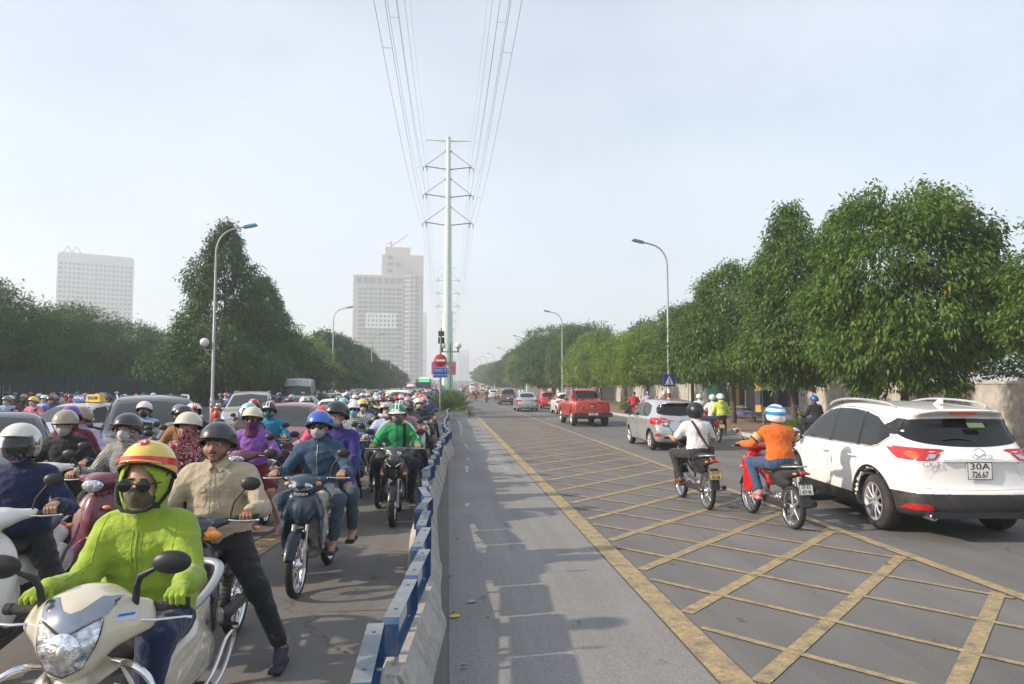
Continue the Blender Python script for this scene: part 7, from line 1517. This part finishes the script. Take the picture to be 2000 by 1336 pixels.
for s_ in (-1, 1): b.add([(s_ * .008, ny + .075, 1.335), (s_ * .062, ny + .03, 1.385), (s_ * .098, ny + .045, 1.345), (s_ * .045, ny + .085, 1.29)], [(0, 1, 2, 3), (3, 2, 1, 0)])
b.build('shirt_collar', BEI, e)
loc = at_head(424, 5.05, 'bikedown', B); mbk = bike('underbone', 'motorcycle', loc, B, paint('midnight', (.012, .016, .03)), 'dark blue motorcycle with a big amber indicator under the man in beige', 'l', 0)
PLACED += [(LX, LY), loc[:2]]
bx = MB(); bx.sphere((-.14, .47, .955), (.075, .04, .035), 16); bx.build('indicator', AMB, mbk)
# navy jacket woman on white scooter
DOT = CL('dotted_mask', (.02, .03, .16), 'dots', (.6, .6, .7), 90)
e, hm, hp, bk = rider(43, 5.15, 'scooter', dict(hk='three', helmet=hp_('pearl', (.64, .62, .57)), top=NVY, pants='black', mask=DOT, visor=M('dark_visor', (.03, .03, .032), .08, trans=.6, coat=.5)), 'rider in navy jacket and cream visor helmet with a dotted mask', 'white scooter with red and blue stripes at the left edge', paint('pearl_white', (.72, .71, .68)), lod=0, yaw=9, bulk=1.05, hem=-.03)
text('mode', .075, bk, BLK, (.175, .52, .66), (R(80), 0, R(150)))
b = MB(); P1 = [(-.20, -.25, .50), (-.205, -.40, .62), (-.20, -.6, .68), (-.17, -.8, .745)]; [b.tube([(s_ * -x, y, z + dz) for x, y, z in P1], .008, 5, mi=k) for s_ in (-1, 1) for k, dz in ((0, 0), (1, .022))]; b.build('side_stripe', [M('stripe_red', (.35, .02, .02), .4), M('stripe_navy', (.02, .03, .12), .4)], bk)
# black jacket man with glasses
rider(130, 8.0, 'scooter', dict(hk='half', helmet=hp_('bronze', (.33, .27, .19)), top='black', mask=GM, hs=1.05, visor=None, shoe=DRK), 'rider in black jacket and bronze helmet looking down over his grey mask', 'white scooter with chrome mirrors under the black jacket rider', 'white', lod=0, yaw=4, pitch=-14, bulk=1.12)
rider(141, 8.7, 'scooter', dict(hk='half', helmet='purple', top='maroon'), 'pillion with purple helmet behind the black jacket rider', '', 'white', pose='pillion', nobike=True)
rider(158, 9.6, 'underbone', dict(hk='jockey', helmet='tan', top='lavender', mask=LM), 'rider in lavender shirt and tan helmet before the taxi', 'motorbike under the lavender shirt rider', 'black', yaw=-10)
rider(251, 7.1, 'scooter', dict(hk='jockey', helmet=hp_('gloss_black', (.02, .022, .025)), top=CL('checked_scarf', (.02, .02, .022), 'check', (.5, .48, .44), 70), mask=LM, hoodm=CL('checked_scarf', (.02, .02, .022), 'check', (.5, .48, .44), 70)), 'rider wrapped in black and white checked cloth with a pale mask', 'maroon scooter left of the yellow helmet', 'maroon', lod=0, yaw=-4, bulk=1.08)
rider(369, 7.4, 'scooter', dict(hk='cap', helmet='cream', stripe='cream', hs=1.06, top=CL('red_floral', (.22, .008, .022), 'swirl', (.62, .5, .5), 34), mask=CL('red_floral_mask', (.22, .008, .022), 'swirl', (.62, .5, .5), 60), mk='scarf'), 'rider in red floral jacket and scarf with a cream peaked helmet', 'maroon scooter with a round headlight under the floral jacket rider', 'maroon', lod=0, yaw=-5, bulk=1.05)
rider(360, 10.2, 'underbone', dict(hk='half', helmet='black', top=CL('tan_sweater', (.30, .155, .045)), mask=LM, glasses=True), 'rider in tan sweater with sunglasses and black helmet', 'black motorbike under the tan sweater rider', 'black', yaw=4)
rider(352, 11.4, 'scooter', dict(hk='half', helmet='grey', top='grey'), 'person with grey helmet hidden behind the tan sweater rider', 'scooter hidden behind the tan sweater rider', 'grey', yaw=3)
rider(379, 11.6, 'scooter', dict(hk='full', helmet='white', stripe='red', top='navy'), 'rider in dark navy with red and white full helmet', 'dark scooter under the red and white full helmet', 'black', yaw=6)
rider(283, 12.6, 'underbone', dict(hk='half', helmet='white', brim='black', hs=1.08, top='pale blue', mask=CL('black_mask', (.02, .02, .022))), 'rider in pale blue shirt with white and black helmet before the dark SUV', 'motorbike in front of the dark SUV', 'black', short=True)
rider(494, 9.4, 'scooter', dict(hk='cap', helmet='cream', hs=1.06, top=CL('purple_jacket', (.25, .095, .40)), pants=CL('burgundy_skirt', (.12, .008, .02)), mask=CL('plum_mask', (.10, .01, .07)), mk='scarf', glasses=True, shoe=M('pink_shoe', (.4, .25, .25), .5)), 'rider in purple hooded jacket and cream cap helmet, bare legged', 'maroon scooter under the purple jacket rider', 'maroon', lod=0, bare=True, hood=True, yaw=-3)
rider(526, 12.2, 'underbone', dict(hk='half', helmet='black', stripe='white', hs=1.08, top=CL('teal_jacket', (.012, .22, .38)), mask=CL('teal_mask', (.01, .13, .17)), glasses=True), 'rider in teal and navy jacket with white striped black helmet', 'black motorbike beside the maroon hatchback', 'black', lod=0, yaw=3, bulk=1.1)
rider(486, 11.6, 'scooter', dict(hk='three', helmet='light blue', stripe='white', top='dark grey', visor=M('clear_visor', (.5, .5, .52), .06, trans=.85)), 'rider with light blue striped helmet behind the purple jacket', 'scooter behind the purple jacket rider', 'grey', yaw=-6)
rider(495, 16.5, 'scooter', dict(helmet='red', stripe='white', top='blue'), 'rider with red and white striped helmet before the silver SUV', 'scooter before the silver SUV', 'black')
# navy motorcycle pair
DEN = CL('denim_jacket', (.022, .062, .11)); JN = CL('washed_jeans', (.045, .075, .11))
g = G(592, 1166); mz = R(-4); loc = (g.x - .02, g.y + .63, 0); e, hm, hp = person(dict(hk='half', helmet='blue', hs=1.1, top=DEN, pants=JN, mask=GM, glasses=True, shoe=M('blue_sandal', (.02, .04, .09), .6)), 'bike', loc, B + mz, 'young rider in denim jacket, blue helmet, sunglasses and grey mask', 'l', 0, hood=True, sandal=True, lean=5, bulk=1.03)
laid_line(e, [[(0, 1.30), (0, 1.2), (0, 1.08), (0, .97)]], .004, M('zip_metal', (.4, .42, .3), .4, .5), 'zip')
person(dict(hk='half', helmet='black', hs=1.08, top=CL('indigo_shirt', (.035, .028, .20)), pants=JN, mask=LM), 'pillion', loc, B + mz, 'pillion in indigo shirt and black helmet behind the denim rider', 'l', 0, sandal=True, hip=(-.52, .92), lean=0, yaw=-14, hands=(.2, -.15, .86))[0].location.x += .09
bk = bike('underbone', 'motorcycle', loc, B + mz, paint('navy_blue', (.010, .028, .055)), 'navy blue motorcycle with spoked chrome wheel, nearest in the open lane', 'l', 0); text('HONDA', .035, bk, CHR, (0, .522, .895), (R(78), 0, B)); PLACED.append(loc[:2])
b = MB()
P = [ell((0, 0, 0), (.11, .12, .25), 0, .05, rx=8), ell((.03, .02, .2), (.09, .09, .1), 0, .05)]
sk = obj('sack', sdf_mesh('sack', P, .014, disp=lambda Q: .014 * wobble(Q, 12, 40)), None, [CL('sackcloth', (.42, .39, .34))], loc=(loc[0] + .05, loc[1] - .20, .58)); tag(sk, 'rumpled off-white sack carried between the denim rider and the bars', 'sack')
# green jacket rider
g = G(767, 1028); loc = (g.x + .0, g.y + .62, 0); GRJ = CL('green_jacket', (.015, .27, .085)); e, hm, hp = person(dict(hk='cap', helmet='green', stripe='white', brim='white', hs=1.12, top=GRJ, pants=CL('dark_trousers', (.012, .014, .03)), mask=CL('dark_grey_mask', (.10, .10, .13))), 'bike', loc, B, 'rider in green jacket with green and white striped helmet and grey mask', 'l', 0, bulk=1.08, lean=8, pitch=-8)
b = MB()
for s_ in (-1, 1):
    for dz in (0, .028): b.tube([(s_ * .10, .05 - dz * .3, 1.405 - dz * .3), (s_ * .19, .035 + dz, 1.365 - dz * .6), (s_ * .262, .045 + dz, 1.26), (s_ * .315, .08 + dz, 1.15)], .009, 6, flat=.5)
b.build('sleeve_stripe', WHT, e); laid(e, [[(-.085, 1.34), (-.125, 1.34), (-.13, 1.15), (-.12, .98), (-.085, .98), (-.09, 1.15)]], DRK, 'bag_strap', .006); laid_line(e, [[(0, 1.31), (0, 1.2), (0, 1.08), (0, .96)]], .005, DRK, 'zip')
bike('sport', 'motorcycle', loc, B, paint('gunmetal', (.06, .058, .058), .4), 'gunmetal grey sharp-nosed motorcycle beside the barrier', 'l', 0); PLACED.append(loc[:2])
rider(783, 11.9, 'scooter', dict(hk='cap', helmet='green', stripe='white', brim='white', top='grey'), 'pillion with a second green and white helmet behind the green jacket', '', 'grey', pose='pillion', nobike=True)
rider(757, 12.0, 'underbone', dict(hk='full', helmet='silver', stripe='grey', top=CL('sky_shirt', (.38, .44, .62))), 'rider in pale blue shirt with silver full helmet', 'motorbike behind the green jacket rider', 'black', yaw=-5)
rider(634, 10.0, 'scooter', dict(hk='half', helmet='red', hs=1.06, top=CL('pink_jacket', (.62, .09, .18))), 'rider in pink jacket with glossy red helmet behind the denim rider', 'scooter behind the navy motorcycle', 'red', yaw=5)
rider(659, 12.4, 'scooter', dict(hk='half', helmet='navy', stripe='white', hs=1.08, top='white'), 'bare faced rider in white shirt with navy and white striped helmet', 'scooter before the white sedan', 'grey', short=True)
rider(691, 13.2, 'scooter', dict(hk='cap', helmet='white', top=CL('plaid_shirt', (.03, .035, .035), 'plaid', (.45, .47, .46), 9), pants='denim', mask=BM, glasses=True), 'rider in dark plaid shirt with pale blue mask and white helmet', 'bright blue scooter under the plaid shirt rider', paint('sky_blue', (.10, .32, .50)), lod=0)
rider(708, 15.0, 'underbone', dict(hk='half', helmet='yellow', brim='black', hs=1.05, top=CL('leopard', (.55, .53, .50), 'leo', (.02, .02, .022), 38), mask=LM, glasses=True), 'rider in black and white leopard print with yellow and black helmet', 'motorbike under the leopard print rider', 'black')
rider(789, 13.6, 'scooter', dict(hk='half', helmet='red', stripe='yellow', top=CL('rose_jacket', (.58, .20, .26)), mask=GM), 'rider in rose jacket with red and yellow helmet by the barrier', 'grey scooter under the rose jacket rider', 'grey', yaw=-4)
rider(799, 14.8, 'scooter', dict(hk='jockey', helmet='black', top=CL('slate_jacket', (.11, .12, .13)), mask=CL('dark_grey_mask', (.10, .10, .13)), visor=M('dark_visor', (.03, .03, .032), .08, trans=.6)), 'rider in slate grey jacket and black helmet on the ivory scooter', 'ivory scooter beside the barrier', paint('ivory', (.60, .62, .55)))
rider(817, 17.6, 'scooter', dict(hk='half', helmet='white', stripe='yellow', top='navy', mask=LM), 'rider in navy with white and yellow helmet near the barrier', 'mint green scooter near the barrier', paint('mint', (.42, .58, .50)))
rider(827, 19.6, 'scooter', dict(hk='jockey', helmet='pink', top='dark grey', mask=LM, visor=M('clear_visor', (.5, .5, .52), .06, trans=.85)), 'rider with pink visor helmet nearest the median kerb', 'pale mint scooter nearest the median kerb', paint('mint', (.42, .58, .50)), bare=True)
for i, (px, D, hk, hc, st, tc_, mk) in enumerate([(671, 17, 'half', 'light blue', None, 'maroon', 1), (725, 19, 'half', 'tan', None, 'dark grey', 1), (735, 21, 'half', 'white', None, 'yellow', 1), (747, 20, 'cap', 'maroon', None, 'beige', 1), (764, 20.5, 'half', 'navy', None, 'navy', 0), (773, 22, 'half', 'red', None, 'white', 1), (784, 23.5, 'half', 'white', 'blue', 'white', 0), (797, 21, 'half', 'pink', None, 'lavender', 0), (811, 24, 'half', 'light blue', 'white', 'pale blue', 1), (662, 21, 'cap', 'green', 'white', 'white', 0), (676, 24, 'half', 'black', None, 'black', 0), (694, 25, 'half', 'white', None, 'pale blue', 1), (714, 17.4, 'half', 'grey', None, 'denim', 1), (566, 20, 'jockey', 'navy', 'red', 'dark grey', 1), (595, 19.5, 'jockey', 'white', 'black', 'pink', 1), (604, 19.8, 'cap', 'green', 'yellow', 'pink', 0), (835, 26, 'half', 'black', None, 'blue', 0), (822, 28, 'half', 'orange', None, 'navy', 1), (829, 30.5, None, 'black', None, 'grey', 0)]):
    rider(px, D, 'scooter' if i % 3 else 'underbone', dict(hk=hk, helmet=hc, stripe=st, top=tc_, mask=(LM if i % 2 else BM) if mk else None), f'rider in {tc_} top with {hc}{" and " + st if st else ""} helmet {"behind the plaid shirt" if px < 730 else "under the white SUV"}', f'motorbike under the {tc_} clad rider with {hc}{" and " + st if st else ""} helmet', ['black', 'grey', 'red', 'white', 'blue'][i % 5], yaw=random.uniform(-6, 6))
# far left group near the fence
for i, (px, D, hk, hc, tc_, mk) in enumerate([(14, 21.5, 'half', 'grey', 'pale blue', 1), (22, 22.5, 'half', 'cream', 'maroon', 0), (47, 27, 'half', 'tan', 'black', 0), (66, 20.5, 'half', 'yellow', 'pink', 1), (77, 29, 'half', 'white', 'lavender', 0), (88, 24, 'half', 'white', 'pale blue', 1), (100, 21.5, 'half', 'black', 'blue', 0), (107, 24.5, 'half', 'grey', 'black', 0), (103, 32, 'half', 'red', 'navy', 0), (131, 29, 'half', 'red', 'grey', 0), (139, 27, 'half', 'maroon', 'red', 0), (190, 32, 'half', 'pink', 'white', 0), (199, 33, 'half', 'pink', 'maroon', 0), (212, 26, 'jockey', 'black', 'navy', 0), (203, 25, 'half', 'grey', 'beige', 0), (240, 24.5, 'half', 'purple', 'white', 0), (245, 26, 'half', 'silver', 'red', 1), (267, 28, 'half', 'red', 'beige', 0), (281, 30, 'jockey', 'black', 'khaki', 0), (166, 31, 'half', 'orange', 'grey', 0), (206, 36, 'half', 'blue', 'navy', 0), (-20, 26, 'half', 'white', 'grey', 0), (30, 35, 'half', 'grey', 'dark grey', 0), (60, 38, 'half', 'red', 'khaki', 0), (120, 37, 'half', 'blue', 'white', 0), (150, 40, 'half', 'green', 'black', 0), (228, 41, 'half', 'white', 'teal', 0), (432, 31, 'half', 'navy', 'dark grey', 0), (442, 33, 'half', 'orange', 'white', 1), (449, 30, 'half', 'blue', 'blue', 0), (545, 34, 'half', 'blue', 'black', 0), (300, 34, 'half', 'white', 'pink', 0)]):
    rider(px, D, 'scooter' if i % 2 else 'underbone', dict(hk=hk, helmet=hc, top=tc_, mask=LM if mk else None), f'rider in {tc_} with {hc} helmet waiting by the dark green fence', f'motorbike by the green fence under the {tc_} clad rider with {hc} helmet', ['black', 'grey', 'red', 'blue', 'maroon'][i % 5], yaw=random.uniform(-25, 25), lod=1 if D < 26 else 2)
# ---------------------------------------------------------------- the rest of the jam, farther back
CARS = [(o.location.x, o.location.y, 1.4, 3.0) for o in COL.objects if o.parent is None and o.get('group') == CG['l']] + [(bus.location.x, bus.location.y + 5, 2, 7)]
rn = random.Random(11); seen = {}; hcs = list(HC); tcs = list(TC); n = 0; FAR = []
for y in np.arange(22, 118, 1.75):
    for x in np.arange(-10.8, -.9, 1.02):
        xx = x + rn.uniform(-.22, .22); yy = y + rn.uniform(-.6, .6)
        if y > 44 and xx > -1.6: continue
        if yy < 60 and 1400 * (xx / yy - .089) < -375 and rn.random() < .8: continue
        if any(abs(xx - c[0]) < c[2] and abs(yy - c[1]) < c[3] for c in CARS) or any(abs(xx - q[0]) < .62 and abs(yy - q[1]) < 1.5 for q in PLACED) or rn.random() < (.30 if xx < -6 else .12): continue
        FAR.append((xx, yy))
near = [(a, c) for a, c in FAR if c < 80]; rn.shuffle(near); near = sorted(near, key=lambda q: q[1])[:165]
for i, (xx, yy) in enumerate(near):
    for _ in range(60):
        hc = rn.choice(hcs) if rn.random() < .6 else rn.choice(['white', 'black', 'grey', 'navy', 'cream']); tc_ = rn.choice(tcs) if rn.random() < .6 else rn.choice(['dark grey', 'navy', 'black', 'white', 'grey', 'denim'])
        nc = min(CARS[:-1], key=lambda c: (c[0] - xx) ** 2 + (c[1] - yy) ** 2); cn = [o for o in COL.objects if o.parent is None and o.get('group') == CG['l'] and abs(o.location.x - nc[0]) < .01 and abs(o.location.y - nc[1]) < .01][0].name.split('.')[0].replace('_', ' ')
        rel = ('behind' if yy > nc[1] + 2 else 'in front of' if yy < nc[1] - 2 else 'beside'); lb = f'far rider in {tc_} with {hc} helmet {rel} the {cn}'
        if lb not in seen: break
    seen[lb] = 1; rz = B + R(rn.uniform(-7, 7)); sc_ = rn.random() < .5; C = dict(helmet=hc, top=tc_, hk=rn.choice(['half', 'half', 'cap', 'jockey']), mask=rn.choice([None, LM, GM, BM]) if yy < 45 else None)
    person(C, 'scoot' if sc_ else 'bike', (xx, yy, rise(yy)), rz, lb, 'l', 2, hyaw=rn.choice([-22, -8, 5, 16]), lean=rn.choice([3, 8, 14]), bulk=rn.choice([1.0, 1.12]))
    bike('scooter' if sc_ else 'underbone', 'motorbike', (xx, yy, rise(yy)), rz, rn.choice(['black', 'grey', 'red', 'white', 'blue', 'maroon', 'silver']), lb.replace('far rider', 'motorbike under the rider', 1)[:118], 'l', 2, hide=() if yy < 40 else ('grab_rail', 'shock_absorber', 'mudguard', 'rear_indicator', 'brake_lever', 'mirror_glass', 'exhaust', 'grip', 'tail_light', 'rim', 'handlebar', 'seat', 'rear_wheel'))
# beyond that the crowd reads as one mass
cm = MB(); cmats = [cloth('crowd_%d' % i, c) for i, c in enumerate([TC['white'], TC['navy'], TC['grey'], TC['red'], TC['black'], HC['white'], HC['blue'], TC['pale blue'], TC['pink'], SKIN and (.42, .235, .15)])]
pts = [q for q in FAR if q[1] >= 80] + [(rn.uniform(-10.8, -1.6), rn.uniform(118, 330)) for _ in range(900)] + [(rn.uniform(-22, -14.5), rn.uniform(60, 110)) for _ in range(60)]
for xx, yy in pts:
    z = rise(yy); c1, c2, c3 = rn.randrange(9), rn.choice([0, 5, 5, 6, 3, 4, 1]), rn.choice([1, 4, 3, 2])
    cm.box((xx, yy, z + .55), (.14, .7, .35), mi=c3, taper=.6); cm.box((xx, yy + .1, z + 1.12), (.24, .13, .28), mi=c1, taper=.75); cm.sphere((xx, yy + .05, z + 1.52), (.12, .13, .14), 6, mi=c2)
o = cm.build('crowd', cmats); tag(o, 'dense far crowd of riders filling the oncoming lanes below the tower', 'crowd', kind='stuff')
drop_protos()
# ----------------------------------------------------------------- haze
b = MB(); b.box((0, 560, 58.5), (760, 700, 60)); hz = b.build('haze', bpy.data.materials.new('haze_air')); hz['kind'] = 'stuff'; tag(hz, 'pale haze filling the air over the road', 'haze')
hm = hz.data.materials[0]; hm.use_nodes = True; hm.node_tree.nodes.clear(); pv = hm.node_tree.nodes.new('ShaderNodeVolumePrincipled'); ho = hm.node_tree.nodes.new('ShaderNodeOutputMaterial')
pv.inputs['Color'].default_value = (.90, .955, 1, 1); pv.inputs['Density'].default_value = .0013; pv.inputs['Anisotropy'].default_value = .2
hm.node_tree.links.new(pv.outputs['Volume'], ho.inputs['Volume'])
